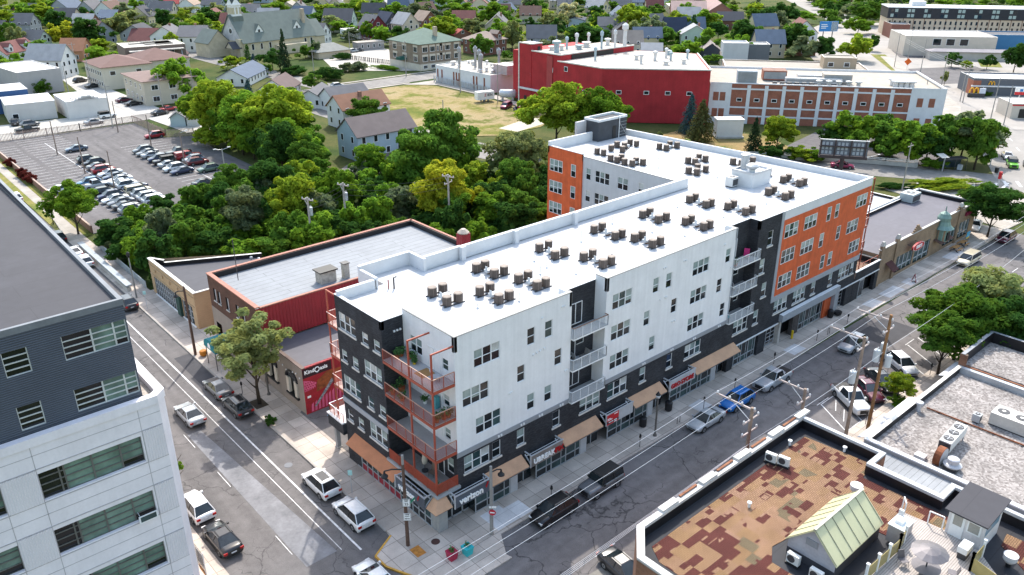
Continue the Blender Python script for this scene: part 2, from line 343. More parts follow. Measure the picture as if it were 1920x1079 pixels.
def slider(par, P, u, a, c, w, h, depth=.02):
    nx, ny = u[1], -u[0]; k = ('door', w, h)
    if k not in WC:
        f = MB(); f.box(0, -.06, 0, w, .01, .06, frame_white); f.box(0, -.06, h-.07, w, .01, h, frame_white)
        for x in (0, w/2-.035, w-.07): f.box(x, -.06, .06, x+.07, .01, h-.07, frame_white)
        g = MB(); g.face([(.07, 0, .06), (w/2, 0, .06), (w/2, 0, h-.07), (.07, 0, h-.07)], glass_d); g.face([(w/2, -.01, .06), (w-.07, -.01, .06), (w-.07, -.01, h-.07), (w/2, -.01, h-.07)], glass_g)
        WC[k] = (f.mesh('balcony_door'), g.mesh('pane'))
    o = link('balcony_door', WC[k][0], par, (P[0]+u[0]*a-nx*depth, P[1]+u[1]*a-ny*depth, c), atan2(u[1], u[0])); link('pane', WC[k][1], o)
def railing(mb, pts, z, h, mat, n=8, post=1.4, top=None):
    for p, q in zip(pts, pts[1:]):
        p = Vector((*p, 0)); q = Vector((*q, 0)); L = (q-p).length; d = (q-p)/L
        for i in range(n):
            zz = z+.1+(h-.16)*i/(n-1); mb.bar(p+Vector((0, 0, zz)), q+Vector((0, 0, zz)), .018, .022, mat)
        mb.bar(p+Vector((0, 0, z+h)), q+Vector((0, 0, z+h)), .06, .05, top or mat)
        k = max(1, round(L/post))
        for i in range(k+1): c = p+d*(L*i/k); mb.box(c.x-.025, c.y-.025, z, c.x+.025, c.y+.025, z+h, mat)
# ---------------------------------------------------------------- the white, black and orange apartment building
B0 = thing('apartment_building', 'long white, black brick and orange apartment block with shops below', 'building')
FX = (1, 0); FY = (0, -1)
w5, w4, w3, w2 = 14.5, 11.26, 8.03, 4.75
bk = MB(); wh = MB(); og = MB(); gs = MB(); gb = MB()
# brick: street front
second = [(2.9-2.16, w2, 2.8, 1.66, 3, 1), (6.02-2.16, w2, .95, 1.66, 1, 1), (8.9-2.16, w2, .92, 1.66, 1, 1), (13.33-2.16, w2, .92, 1.66, 1, 1), (16.9-2.16, w2, 2.82, 1.66, 3, 1), (20.82-2.16, w2, 2.82, 1.66, 3, 1), (25.62-2.16, w2, .92, 1.66, 1, 1), (29.93-2.16, w2, .92, 1.66, 1, 1), (33.0-2.16, w2, 2.8, 1.62, 3, 1),
          (41.9-2.16, 4.62, 2.82, 1.75, 3, 1), (45.9-2.16, 4.62, .98, 1.8, 1, 1), (50.25-2.16, 4.62, 2.9, 1.7, 3, 1), (54.5-2.16, 4.62, 2.85, 1.7, 3, 1), (58.75-2.16, 4.62, 1.02, 1.7, 1, 1), (63.0-2.16, 4.62, .95, 1.7, 1, 1), (65.6-2.16, 4.62, 2.85, 1.65, 3, 1), (68.75-2.16, 4.62, .9, 1.65, 1, 1)]
facade(B0, bk, (2.16, 0), FX, 68.34, 3.0, 6.7, dark_brick, second)
facade(B0, bk, (44.8, 0), FX, 4.5, 6.7, 17.75, dark_brick, [(2.05, 14.22, .98, 1.82, 1, 1), (1.03, 11.05, .98, 1.8, 1, 1), (2.1, 7.82, .98, 1.82, 1, 1)])
# side street front (X = 0)
side = [(14.5-14.0, 14.35, 2.75, 1.68, 3, 1), (14.5-10.2, 14.35, .95, 1.1, 1, 1), (14.5-8.35, 14.35, .95, 1.1, 1, 1), (14.5-14.05, 11.1, .9, 1.12, 1, 1), (14.5-12.2, 11.1, .95, 1.12, 1, 1), (14.5-10.2, 11.12, 2.75, 1.66, 3, 1), (14.5-14.1, 7.93, 2.8, 1.68, 3, 1), (14.5-10.07, 7.93, .95, 1.15, 1, 1), (14.5-8.17, 7.93, .95, 1.15, 1, 1),
        (14.5-13.95, 4.72, .9, 1.15, 1, 1), (14.5-12.12, 4.72, .93, 1.15, 1, 1), (14.5-10.1, 4.74, 2.8, 1.68, 3, 1)]
facade(B0, bk, (0, 14.5), FY, 7.5, 3.0, 17.5, dark_brick, side)
wall(bk, (0, 14.5), FY, 1.5, 0, 3.0, dark_brick)
wall(bk, (0, 7), FX, 2.16, 3.9, 17.5, dark_brick)      # return wall beside the corner balconies
facade(B0, bk, (2.16, 7), FY, 7.0, 3.9, 7.2, dark_brick, [(1.0, 4.7, 1.5, 1.6, 2, 0), (5.6, 4.7, .9, 1.6, 1, 0)])
slider(B0, (2.16, 7), FY, 3.4, 4.0, 1.8, 2.2)
# recesses with balconies
for (xa, xb, dp, zt) in ((15.3, 19.85, 1.35, 17.5), (40.4, 44.8, 1.3, 17.7)):
    facade(B0, bk, (xa, dp), FX, xb-xa, 6.7, zt, dark_brick, [(.12, 14.55, .62, 1.4, 1, 0), (2.3, 11.4, 1.0, 1.35, 1, 0), (.12, 8.1, .62, 1.4, 1, 0)] if xa < 20 else [(2.3, 11.4, 1.0, 1.3, 1, 0), (2.9, 8.0, .9, 1.4, 1, 0)])
    for z, a in ((13.75, 1.1), (10.5, .35), (7.2, 1.0)): slider(B0, (xa, dp), FX, a if xa < 20 else a*.5, z, 1.75, 2.15)
wall(bk, (44.8, 1.3), FY, 1.3, 6.7, 17.75, dark_brick)
# ground floor brick piers, back walls
wall(bk, (70.5, 14.5), (-1, 0), 70.5, 0, 17.0, grey_siding); wall(bk, (70.5, 0), (0, 1), 14.5, 0, 17.75, dark_brick)
bk.build('brick_wall', B0)
# white blocks
W1 = [(4.12, 14.58), (2.84, 11.3), (4.18, 8.1)]
holes1 = [(4.12-2.16, 14.57, 2.78, 1.62, 3, 0), (9.97-2.16, 14.55, .9, 1.62, 1, 0), (12.06-2.16, 14.55, .9, 1.62, 1, 0), (2.84-2.16+.02, 11.3, 2.78, 1.62, 3, 0), (8.83-2.16, 11.33, .9, 1.62, 1, 0), (13.3-2.16, 11.33, .9, 1.62, 1, 0), (4.18-2.16, 8.1, 2.78, 1.62, 3, 0), (10.02-2.16, 8.05, .9, 1.62, 1, 0), (12.13-2.16, 8.05, .9, 1.62, 1, 0)]
facade(B0, wh, (2.16, -.09), FX, 13.14, 7.2, 18.05, white_stucco, holes1)
wall(wh, (15.3, -.09), (0, 1), 1.44, 6.9, 18.05, white_stucco); w1 = wh; wh = MB()
holes2 = [(x-19.85, z, w, 1.62, n, 0) for x, z, w, n in ((20.76, 14.48, 2.75, 3), (26.63, 14.45, .9, 1), (28.64, 14.4, .9, 1), (32.95, 14.45, 2.75, 3), (38.65, 14.4, .9, 1), (20.78, 11.2, 2.75, 3), (25.55, 11.2, .9, 1), (29.8, 11.25, .9, 1), (32.97, 11.24, 2.75, 3), (37.57, 11.2, .9, 1), (20.82, 8.02, 2.75, 3), (26.67, 8.02, .9, 1), (32.95, 8.05, 2.75, 3), (38.66, 8.0, .9, 1))]
facade(B0, wh, (19.85, -.09), FX, 20.35, 7.2, 18.0, white_stucco, holes2)
wall(wh, (19.85, 1.35), FY, 1.44, 6.9, 18.0, white_stucco); wh.build('white_cladding', B0); wh = w1
facade(B0, wh, (2.16, 7), FY, 7.09, 7.2, 18.05, white_stucco, [(.95, 14.55, 1.7, 1.5, 2, 0), (5.4, 14.6, .82, 1.05, 1, 0), (5.4, 11.25, .82, 1.05, 1, 0), (5.4, 8.0, .82, 1.05, 1, 0), (.95, 11.25, 1.7, 1.5, 2, 0)])
for z in (13.9, 10.7, 7.45): slider(B0, (2.16, 7), FY, 3.45, z, 1.7, 2.15)

wh.build('white_cladding', B0)
for (xa, xb) in ((2.16, 15.3), (19.85, 40.2)):
    gb.hexa([(xa, -.02, 6.62), (xb, -.02, 6.62), (xb, .05, 6.62), (xa, .05, 6.62), (xa, -.13, 7.2), (xb, -.13, 7.2), (xb, .05, 7.2), (xa, .05, 7.2)], grey_metal)
    gb.build('grey_band', B0); gb = MB()
    for k in range(9):
        x = xa+2.3+(xb-xa-3)*((k*.37+.1) % 1); 
        if k % 2: gb.box(x, -.17, 6.8, x+.16, -.08, 7.0, frame_white); gb.box(x+.3, -.17, 6.8, x+.46, -.08, 7.0, frame_white)
gb.box(-.06, 7.0, 6.52, .04, 14.55, 7.06, grey_metal); gb.box(40.2, -.1, 6.65, 40.42, 1.3, 18.0, grey_metal)
gb.box(49.25, -.07, 7.1, 49.78, .03, 17.75, grey_metal); gb.box(49.25, -.1, 6.42, 70.6, .03, 7.12, grey_metal)
gb.build('grey_band', B0)
oh = [(50.2, 14.3, 2.85, 1.68, 3), (54.45, 14.3, 2.82, 1.68, 3), (59.65, 14.2, .95, 1.85, 1), (61.6, 14.2, .95, 1.82, 1), (66.95, 14.3, 2.75, 1.65, 3), (50.2, 11.1, 2.85, 1.72, 3), (54.45, 11.1, 2.82, 1.72, 3), (58.75, 11.0, .95, 1.85, 1), (62.85, 11.0, .95, 1.85, 1), (65.5, 11.1, 2.85, 1.7, 3), (50.28, 7.9, 2.85, 1.7, 3), (54.4, 7.9, 2.9, 1.75, 3), (59.9, 7.8, .98, 1.85, 1), (61.75, 7.78, .98, 1.85, 1), (67.0, 7.95, 2.75, 1.7, 3)]
facade(B0, og, (49.78, -.06), FX, 20.72, 7.12, 17.78, orange_clad, [(x-49.78, z, w, h, n, 0) for x, z, w, h, n in oh], .04, frame_white)
wall(og, (70.5, -.06), (0, 1), 3.0, 7.12, 17.78, orange_clad)
# rear wing, facing the courtyard (X = 51)
rear = []
for z in (14.2, 10.95, 7.7, 4.45):
    rear += [(40-32.3, z, .95, 1.7, 1, 0), (40-30.5, z, 2.7, 1.7, 3, 0), (40-26.3, z, 1.9, 1.7, 2, 0), (40-22.6, z, .95, 1.7, 1, 0), (40-20.2, z, 2.7, 1.7, 3, 0)]
facade(B0, gs, (51, 40), FY, 25.5, 0, 17.35, grey_siding, rear); 
facade(B0, og, (50.8, 39.9), FY, 7.0, 5.0, 17.7, orange_clad, [w for z in (14.1, 10.85, 7.6) for w in ((.45, z, 2.65, 1.8, 3, 0), (4.85, z-.05, .95, 1.85, 1, 0))], .04, frame_white)
wall(og, (67.2, 39.9), (-1, 0), 16.4, 5, 17.7, orange_clad); wall(og, (50.8, 32.9), (1, 0), .25, 5, 17.7, orange_clad)
gs.box(50.75, 32.85, 0, 50.99, 39.95, 5.0, dark_brick)
og.build('orange_cladding', B0); gs.build('rear_wing_wall', B0)
# roof deck and parapets
rf = MB()
rf.prism([(2.4, .2), (15.2, .2), (15.2, 1.5), (19.95, 1.5), (19.95, .2), (40.3, .2), (40.3, 1.5), (44.9, 1.5), (44.9, .2), (70.3, .2), (67.1, 39.7), (51.1, 39.7), (51.1, 14.4), (10, 14.4), (10, 16.7), (5.2, 16.7), (5.2, 14.4), (.2, 14.4), (.2, 7.1), (2.4, 7.1)], 16.4, 17.0, white_roof)
rf.build('roof', B0)
pa = MB(); PK = [0]
def parapet(x0, y0, x1, y1, z, t=.28, cm=None):
    d = Vector((x1-x0, y1-y0)); n = Vector((d.y, -d.x)).normalized()*-t
    x0 += n.x*.05; x1 += n.x*.05; y0 += n.y*.05; y1 += n.y*.05; PK[0] += .002; z += PK[0]
    pa.prism([(x0, y0), (x1, y1), (x1+n.x, y1+n.y), (x0+n.x, y0+n.y)], 16.7, z, white_par)
    e = n.normalized()*.05
    pa.prism([(x0-e.x, y0-e.y), (x1-e.x, y1-e.y), (x1+n.x*.35, y1+n.y*.35), (x0+n.x*.35, y0+n.y*.35)], z, z+.045, cm or coping)
    pa.prism([(x0+n.x*.35, y0+n.y*.35), (x1+n.x*.35, y1+n.y*.35), (x1+n.x, y1+n.y), (x0+n.x, y0+n.y)], z, z+.04, white_par)
parapet(2.16, -.09, 15.3, -.09, 18.05); parapet(2.16, 6.98, 2.16, -.09, 18.05); parapet(15.3, -.09, 15.3, 1.35, 18.0)
parapet(15.3, 1.35, 19.85, 1.35, 17.5, cm=white_par); parapet(19.85, 1.35, 19.85, -.09, 18.0); parapet(19.85, -.09, 40.2, -.09, 18.0); parapet(40.4, -.09, 40.4, 1.3, 17.98)
parapet(40.4, 1.3, 44.8, 1.3, 17.7, cm=white_par); parapet(44.8, 1.3, 44.8, 0, 17.74, cm=white_par); parapet(44.8, -.01, 49.3, -.01, 17.75, cm=white_par); parapet(49.3, -.08, 70.5, -.08, 17.78, cm=white_par)
parapet(0, 14.5, 0, 7, 17.5, cm=white_par); parapet(0, 7, 2.16, 7, 17.5, cm=white_par)
parapet(70.5, 0, 67.2, 39.9, 17.75, cm=white_par); parapet(67.2, 39.9, 50.8, 39.9, 18.3, cm=white_par); parapet(50.8, 39.9, 50.8, 32.9, 17.72, cm=white_par); parapet(51, 32.9, 51, 14.9, 17.35)
for x0, x1, y, z in ((.05, 4.05, 13.9, 17.9), (4.05, 9.85, 16.75, 18.3), (9.85, 14.5, 14.62, 18.3), (14.5, 21.55, 14.5, 18.3), (21.55, 30.4, 14.5, 18.25), (30.4, 50.9, 14.5, 18.25)):
    pa.box(x0, y, 16.7, x1, y+.3, z, white_par); pa.box(x0-.02, y-.04, z, x1+.02, y+.34, z+.05, white_par)
for x in (14.4, 21.5, 30.35): pa.box(x-.25, 14.05, 16.7, x+.25, 14.5, 18.42, white_par)
pa.box(3.95, 13.9, 16.7, 4.25, 16.75, 18.1, white_par); pa.box(9.7, 14.3, 16.7, 10.0, 16.75, 18.32, white_par)
pa.build('parapet', B0)
# stair tower on the roof
tw = MB(); tw.box(60, 38.4, 17, 66.4, 41.4, 20.0, M('tower_grey', (.05, .055, .065), .8, var=.2)); 
for a in ((59.95, 38.35, 66.45, 38.6), (59.95, 41.2, 66.45, 41.45), (59.95, 38.6, 60.2, 41.2), (66.2, 38.6, 66.45, 41.2)): tw.box(a[0], a[1], 20.0, a[2], a[3], 20.35, white_par)
tw.box(57.9, 41.0, 17, 60, 41.4, 19.9, grey_siding); tw.box(63.2, 38.33, 17, 63.95, 38.42, 19.0, black_m); tw.box(58, 40.6, 17, 60, 41, 17.6, white_par)
tw.tube([(64.5, 38.2, 17), (64.5, 38.2, 20.2)], .06, 6, frame_white); tw.cyl(64.5, 38.2, 20.1, 20.45, .16, 8, white_m)
for k in range(5): tw.bar((64.6, 38.32, 17.4+.5*k), (66.3, 38.32, 17.4+.5*k), .03, .03, alu)
tw.bar((64.6, 38.3, 19.4), (66.3, 38.3, 17.4), .04, .04, alu); tw.build('stair_tower', B0)
# roof box with exhaust fan
px = MB(); px.box(56.6, 8.8, 17, 60.6, 12.0, 18.75, white_par); 
for a in ((56.55, 8.75, 60.65, 8.95), (56.55, 11.85, 60.65, 12.05), (56.55, 8.95, 56.75, 11.85), (60.45, 8.95, 60.65, 11.85)): px.box(a[0], a[1], 18.75, a[2], a[3], 19.0, alu)
px.build('elevator_box', B0)
# corner balconies
def balcony_corner(zt):
    t = bpy.data.objects.new('balcony', None); COL.objects.link(t); t.parent = B0
    b = MB(); b.box(-.1, -.12, zt-.3, 2.1, 6.95, zt-.05, red_steel); b.box(-.02, -.04, zt-.05, 2.15, 6.95, zt, deck_grey); b.build('slab', t)
    r = MB(); railing(r, [(-.06, 6.95), (-.06, -.08), (2.1, -.08)], zt, 1.05, red_steel, 9, 1.4, M('rail_cap', (.50, .30, .22), .5)); r.build('railing', t)
for zt in (14.0, 10.8, 7.5): balcony_corner(zt)
t = bpy.data.objects.new('terrace', None); COL.objects.link(t); t.parent = B0
b = MB(); b.box(-.2, -.25, 3.72, 2.3, 7.3, 3.98, grey_metal, M('terrace_floor', (.30, .29, .27), .9, var=.2)); b.build('slab', t)
r = MB(); railing(r, [(-.06, 6.95), (-.06, -.08), (2.1, -.08)], 4.0, 1.05, red_steel, 22, 1.4); r.build('railing', t)
ps = MB()
for y in (.05, 3.2): ps.box(-.06, y-.06, 4.0, .07, y+.07, 17.3, red_steel); ps.bar((.0, y, 17.25), (2.16, y, 17.25), .1, .12, red_steel)
ps.build('balcony_post', B0)
# white railings in the two recesses
for xa, xb in ((15.3, 19.9), (40.2, 45.1)):
    for z in (13.35, 10.1, 6.72):
        t = bpy.data.objects.new('balcony', None); COL.objects.link(t); t.parent = B0
        b = MB(); b.box(xa+.02, -.45, z-.05, xb-.02, 1.3, z+.12, frame_white, deck_grey); b.build('slab', t)
        r = MB(); railing(r, [(xa+.05, .0 if xa < 20 else .0), (xa+.05, -.42), (xb-.05, -.42), (xb-.05, 0)], z+.12, 1.05, frame_white, 9, 1.15, M('wood_cap', (.20, .10, .06), .6) if z > 13 and xa < 20 else None); r.build('railing', t)
# red balconies behind the side-street corner and at the far end
for (xa, xb, ya, yb, lv) in ((.1, 2.6, 14.52, 16.4, (14.0, 10.8, 7.5)), (70.6, 72.2, .3, 3.2, (14.0, 10.8, 7.5))):
    for zt in lv:
        t = bpy.data.objects.new('balcony', None); COL.objects.link(t); t.parent = B0
        b = MB(); b.box(xa, ya, zt-.3, xb, yb, zt-.05, red_steel); b.box(xa+.03, ya, zt-.05, xb-.03, yb-.05, zt, M('pale_deck', (.55, .45, .42), .8)); b.build('slab', t)
        r = MB(); railing(r, [(xa, ya), (xa, yb), (xb, yb)] if xa < 5 else [(xa, ya), (xb, ya), (xb, yb)], zt, 1.05, red_steel, 9, .95, M('rail_cap_light', (.62, .42, .38), .5)); r.build('railing', t)
    b = MB(); x, y = (.2, 16.3) if xa < 5 else (72.1, .4); b.box(x-.06, y-.06, 4.0, x+.06, y+.06, 17.3, red_steel); b.bar((x, y, 17.25), (x, 14.5 if xa < 5 else 0.4, 17.25) if xa < 5 else (70.5, .4, 17.25), .1, .12, red_steel); b.build('balcony_post', B0)
lt = MB(); lt.box(-.35, 14.55, 2.7, 3.0, 17.4, 3.9, dark_brick); lt.box(-.42, 14.55, 3.9, 3.05, 17.5, 4.02, white_par); lt.box(-.05, 16.6, 0, .35, 17.0, 2.7, M('column_grey', (.22, .23, .24), .7)); lt.box(-.12, 16.53, 0, .42, 17.07, .14, conc)
railing(lt, [(-.2, 14.6), (-.2, 17.2), (2.8, 17.2)], 4.0, 1.0, red_steel, 9, 1.0, frame_white); lt.build('side_terrace', B0)
# low brick end with terrace
le = MB(); wall(le, (70.5, -.02), FX, 7.2, 2.9, 4.35, dark_brick); wall(le, (77.7, -.02), (0, 1), 12, 0, 4.35, dark_brick); le.box(70.55, .05, 3.3, 77.6, 10, 3.5, M('terrace_wood', (.20, .12, .08), .9, var=.5, sc=3)); le.box(70.5, -.1, 4.35, 77.75, .2, 4.45, frame_white); le.box(77.45, .2, 4.35, 77.75, 12, 4.45, conc)
le.bar((71, .25, 5.1), (77.2, .25, 5.1), .05, .05, red_steel); [le.bar((x, .25, 4.4), (x, .25, 5.1), .05, .05, red_steel) for x in (71, 73, 75, 77.2)]; le.build('terrace_wall', B0)
# ---------------------------------------------------------------- shop fronts
sf = MB(); gl = MB(); gr = M('storefront_grey', (.33, .35, .37), .5, var=.08)
def store(x0, x1, y, z1=2.95, step=1.85, panel=None):
    n = max(1, round((x1-x0)/step)); dx = (x1-x0)/n
    for i in range(n+1): sf.box(x0+i*dx-.05, y-.06, 0, x0+i*dx+.05, y+.04, z1, gr)
    for z in (0.02, .82, z1-.12): sf.box(x0, y-.05, z, x1, y+.03, z+.1, gr)
    for i in range(n):
        a, b = x0+i*dx+.05, x0+(i+1)*dx-.05; c = a+(b-a)*.66
        sf.box(c, y-.05, .1, c+.07, y+.03, z1-.12, gr)
        gl.face([(a, y, .12), (b, y, .12), (b, y, .82), (a, y, .82)], glass_g if i % 2 else glass_d); gl.face([(a, y, .92), (b, y, .92), (b, y, z1-.1), (a, y, z1-.1)], (glass_g, glass_d, glass_g, glass_d)[i % 4])
def piers(x0, x1, mat=None): bk2.box(x0, -.02, 0, x1, .5, 3.0, mat or dark_brick)
bk2 = MB()
for a, b in ((4.0, 8.0), (11.3, 17.1), (21.1, 27.2), (31.0, 38.3)): store(a, b, .0)
for a in (8.0, 17.1, 27.2, 38.3): # recessed doors with a grey panel
    sf.box(a+.1, -.05, 0, a+.95, .1, 2.95, alu); sf.box(a+1.0, .55, 0, a+1.1, .65, 2.95, gr); sf.box(a+2.15, .55, 0, a+2.25, .65, 2.95, gr); gl.face([(a+1.1, .6, .1), (a+2.15, .6, .1), (a+2.15, .6, 2.4), (a+1.1, .6, 2.4)], glass_d)
    sf.box(a+.95, 0, 0, a+1.0, .7, 2.95, gr); gl.face([(a+2.3, .62, 0), (a+3.2, .62, 0), (a+3.2, .62, 2.95), (a+2.3, .62, 2.95)], glass_d); sf.box(a+1.1, .56, 2.4, a+2.15, .64, 2.5, gr)
piers(41.4, 42.6); piers(47.6, 49.2)
# corner pillar and door
sf.box(.0, -.02, 0, .95, .35, 2.95, M('corner_panel', (.30, .31, .31), .5)); sf.box(-.02, .35, 0, .1, 1.0, 2.95, M('corner_panel', (.30, .31, .31)))
sf.box(.95, .5, 0, 1.05, .6, 2.95, gr); gl.face([(1.0, .9, .1), (3.9, .9, .1), (3.9, .9, 2.9), (1.0, .9, 2.9)], glass_d); sf.box(2.0, .84, 0, 2.12, .95, 2.9, gr); sf.box(3.15, .84, 0, 3.27, .95, 2.9, gr); sf.box(1.0, .84, 0, 3.9, .95, .15, gr)
gl.face([(3.95, 0, .1), (3.95, .9, .1), (3.95, .9, 2.9), (3.95, 0, 2.9)], glass_d)
# side street glazing with red base panels
for i in range(13):
    y = 1.0+i*.92; sf.box(-.06, y-.05, 0, .04, y+.05, 2.95, gr)
    if i < 12:
        red = y > 5; gl.face([(0, y+.05, .1), (0, y+.87, .1), (0, y+.87, .8), (0, y+.05, .8)], M('red_panel', (.28, .02, .035), .5) if red else glass_d); gl.face([(0, y+.05, .9), (0, y+.87, .9), (0, y+.87, 2.9), (0, y+.05, 2.9)], glass_d if i % 3 else glass_g)
sf.box(-.05, 1.0, .8, .03, 12.0, .9, gr); sf.box(-.05, 1.0, 0, .03, 12.9, .1, gr); bk2.box(-.02, 12.05, 0, .4, 13.05, 2.98, dark_brick)
# big window, garage gates, entrance
store(43.2, 47.4, .3, 2.95, 1.4); 
def gate(x0, x1, y):
    for i in range(6): sf.bar((x0, y, .1+i*.55), (x1, y, .1+i*.55), .06, .06, alu)
    for i in range(4): x = x0+(x1-x0)*i/3; sf.bar((x, y, 0), (x, y, 2.9), .06, .06, alu)
    gl.face([(x0, y+.4, 0), (x1, y+.4, 0), (x1, y+.4, 2.95), (x0, y+.4, 2.95)], black_m)  # black sheet paints the unlit garage behind the open bars
gate(49.3, 52.1, .5); gate(66.2, 68.6, .5); store(57.3, 62.9, .25, 2.9, 1.4)
sf.box(62.9, -.05, 0, 64.6, .3, 2.95, orange_clad); sf.box(64.65, -.5, 0, 65.6, .1, 3.2, grey_metal); sf.box(51.8, -.55, 3.2, 65.65, -.02, 4.12, grey_metal, frame_white); sf.box(52.2, -.02, 0, 52.6, .5, 3.0, conc)
gl.face([(52.6, 1.2, 0), (57.3, 1.2, 0), (57.3, 1.2, 3), (52.6, 1.2, 3)], black_m); sf.box(55.4, .0, 0, 56.9, .5, 3.0, M('wood_art', (.055, .05, .05), .6, var=.5, sc=2))  # black sheet first: painted shade inside the open entrance
sf.box(68.6, .02, 0, 72.3, .5, 2.95, dark_brick); gl.face([(68.6, .9, 0), (77.7, .9, 0), (77.7, .9, 2.95), (68.6, .9, 2.95)], black_m); sf.box(72.3, -.02, 0, 73.6, .2, 2.95, gr); sf.box(72.4, -.03, .3, 73.5, -.021, 2.6, glass_d); sf.box(76.8, 0, 0, 77.7, .5, 2.95, dark_brick)  # black sheet paints the shade behind the end openings
for a, b in ((42.4, 51.8), (65.7, 77.7)): sf.box(a, -.12, 2.9, b, .0, 3.02, frame_white)
gl.face([(2, 2.2, 0), (70, 2.2, 0), (70, 2.2, 3), (2, 2.2, 3)], black_m)  # long black sheet paints the unlit shop interiors
sf.build('storefront_frame', B0); gl.build('storefront_glass_and_shade_sheet', B0); bk2.build('brick_pier', B0)
def awning(poly, mat, ztop=3.66, zlow=2.95, out=1.12, x0=0, x1=1, axis='x'):
    b = MB(); lo = zlow
    if axis == 'x': b.hexa([(x0, -.03, ztop-.06), (x1, -.03, ztop-.06), (x1, -out, lo-.06), (x0, -out, lo-.06), (x0, -.03, ztop), (x1, -.03, ztop), (x1, -out, lo), (x0, -out, lo)], mat); b.box(x0, -out-.01, lo-.16, x1, -out+.02, lo-.06, coping)
    else: b.hexa([(-.03, x0, ztop-.06), (-.03, x1, ztop-.06), (-out, x1, lo-.06), (-out, x0, lo-.06), (-.03, x0, ztop), (-.03, x1, ztop), (-out, x1, lo), (-out, x0, lo)], mat)
    b.build('awning', B0)
for a, b in ((5.05, 9.4), (14.0, 19.2), (24.0, 29.0), (34.1, 42.3)): awning(None, tan_awning, x0=a, x1=b)
awning(None, rust_awning, x0=5.1, x1=12.95, axis='y', out=1.1)
ca = MB(); ca.face([(-.03, .45, 3.7), (-.03, -.03, 3.7), (-.95, -.98, 2.9), (-.95, .4, 2.9)], tan_awning); ca.face([(-.03, -.03, 3.7), (.75, -.03, 3.7), (.85, -.98, 2.9), (-.95, -.98, 2.9)], tan_awning); ca.face([(-.95, -.98, 2.85), (.85, -.98, 2.85), (.85, .4, 2.85), (-.95, .4, 2.85)], coping); ca.build('awning', B0)
red_letter = M('red_letter', (.42, .01, .015), .4); white_letter = M('white_letter', (.9, .9, .9), .4, var=.02); sign_grey = M('sign_grey', (.085, .10, .125), .5); sign_steel = M('sign_steel', (.40, .41, .43), .5, var=.15); sign_brown = M('sign_brushed', (.20, .18, .17), .5, var=.3)
def sign(x0, x1, words, axis='x', face=sign_grey, lay=None):
    t = bpy.data.objects.new('shop_sign', None); COL.objects.link(t); t.parent = B0
    if axis == 'y': t.location = (0, x0, 0); t.rotation_euler = (0, 0, -pi/2); x1, x0 = abs(x1-x0), 0   # reads along -Y
    b = MB(); b.box(x0, -.95, 2.52, x1, -.88, 3.72, face); b.box(x0-.05, -.98, 3.72, x1+.05, -.86, 3.8, alu); b.box(x0-.05, -.98, 2.5, x0+.04, -.86, 3.72, alu)
    for x in (x0+.1, x1-.1): b.bar((x, -.86, 3.74), (x, -.02, 3.74), .1, .12, alu); b.bar((x, -.86, 2.75), (x, -.02, 3.45), .09, .09, alu)
    b.bar((x0, -.35, 3.5), (x1, -.35, 3.5), .05, .05, frame_white); b.build('sign_panel', t)
    for s, sz, m, px_, pz, sh in words: lettering(s, sz, m, (x0+px_, -.985, pz), 0, t, .05, .02, sh)
    return t
def check(t, x, z, s):
    b = MB(); b.prism([(0, 0), (.09, -.16), (.30, .34), (.17, .34), (.085, .1), (.04, .1)], 0, .05, red_letter, bot=True); o = b.build('check_mark', t); o.scale = (s, s, 1); o.rotation_euler = (pi/2, 0, 0); o.location = (x, -.96, z)
t = sign(1.1, 5.0, [('verizon', .86, white_letter, 1.75, 3.03, 0)]); check(t, 1.1+3.3, 3.22, 1.15)
t = sign(4.9, .6, [('verizon', .80, white_letter, 1.75, 3.0, 0)], 'y'); check(t, 3.3, 3.2, 1.1)
sign(9.75, 13.8, [('UBREAK', .72, white_letter, 1.66, 3.0, 0), ('IFIX', .72, red_letter, 3.5, 3.0, 0)], face=sign_brown)
t = sign(19.8, 23.75, [], face=sign_steel)
b = MB(); b.box(19.83, -.962, 2.55, 21.6, -.952, 3.7, M('red_banner', (.5, .012, .02), .5)); b.box(19.83, -.966, 2.72, 21.6, -.963, 2.92, black_m); [b.box(x, -.972, z, x+w, -.966, z+.09, white_letter) for x, z, w in ((19.95, 3.2, .45), (19.95, 3.06, .7), (20.9, 3.5, .55), (20.15, 2.78, .3), (20.5, 2.78, .3), (20.9, 2.78, .45), (20.95, 2.6, .4))]; o = b.build('banner', t)
sign(29.6, 34.0, [('GRO', .72, red_letter, 1.0, 3.0, 0), ('STORE', .72, red_letter, 3.0, 3.0, 0)], face=sign_steel)
# vents on the walls
vt = MB()
for x, z in ((11.6, 16.6), (14.0, 16.9), (14.25, 16.9), (10.6, 13.4), (11.0, 13.45), (11.4, 13.5), (11.9, 13.55), (14.6, 10.3), (14.8, 10.3), (7.9, 10.6), (8.1, 10.65), (28.0, 16.7), (28.3, 16.7), (31.2, 16.6), (31.5, 16.6), (38.0, 16.6), (38.2, 16.6), (27.8, 13.4), (28.6, 13.4), (28.8, 13.4), (39.7, 13.6), (39.9, 13.6), (30.1, 10.2), (30.5, 10.2)):
    vt.box(x, -.2, z, x+.14, -.09, z+.16, frame_white)
for x in (1.15, 1.45, 1.75): vt.box(x, 6.88, 16.2, x+.16, 7.0, 16.36, frame_white)
vt.build('wall_vent', B0)
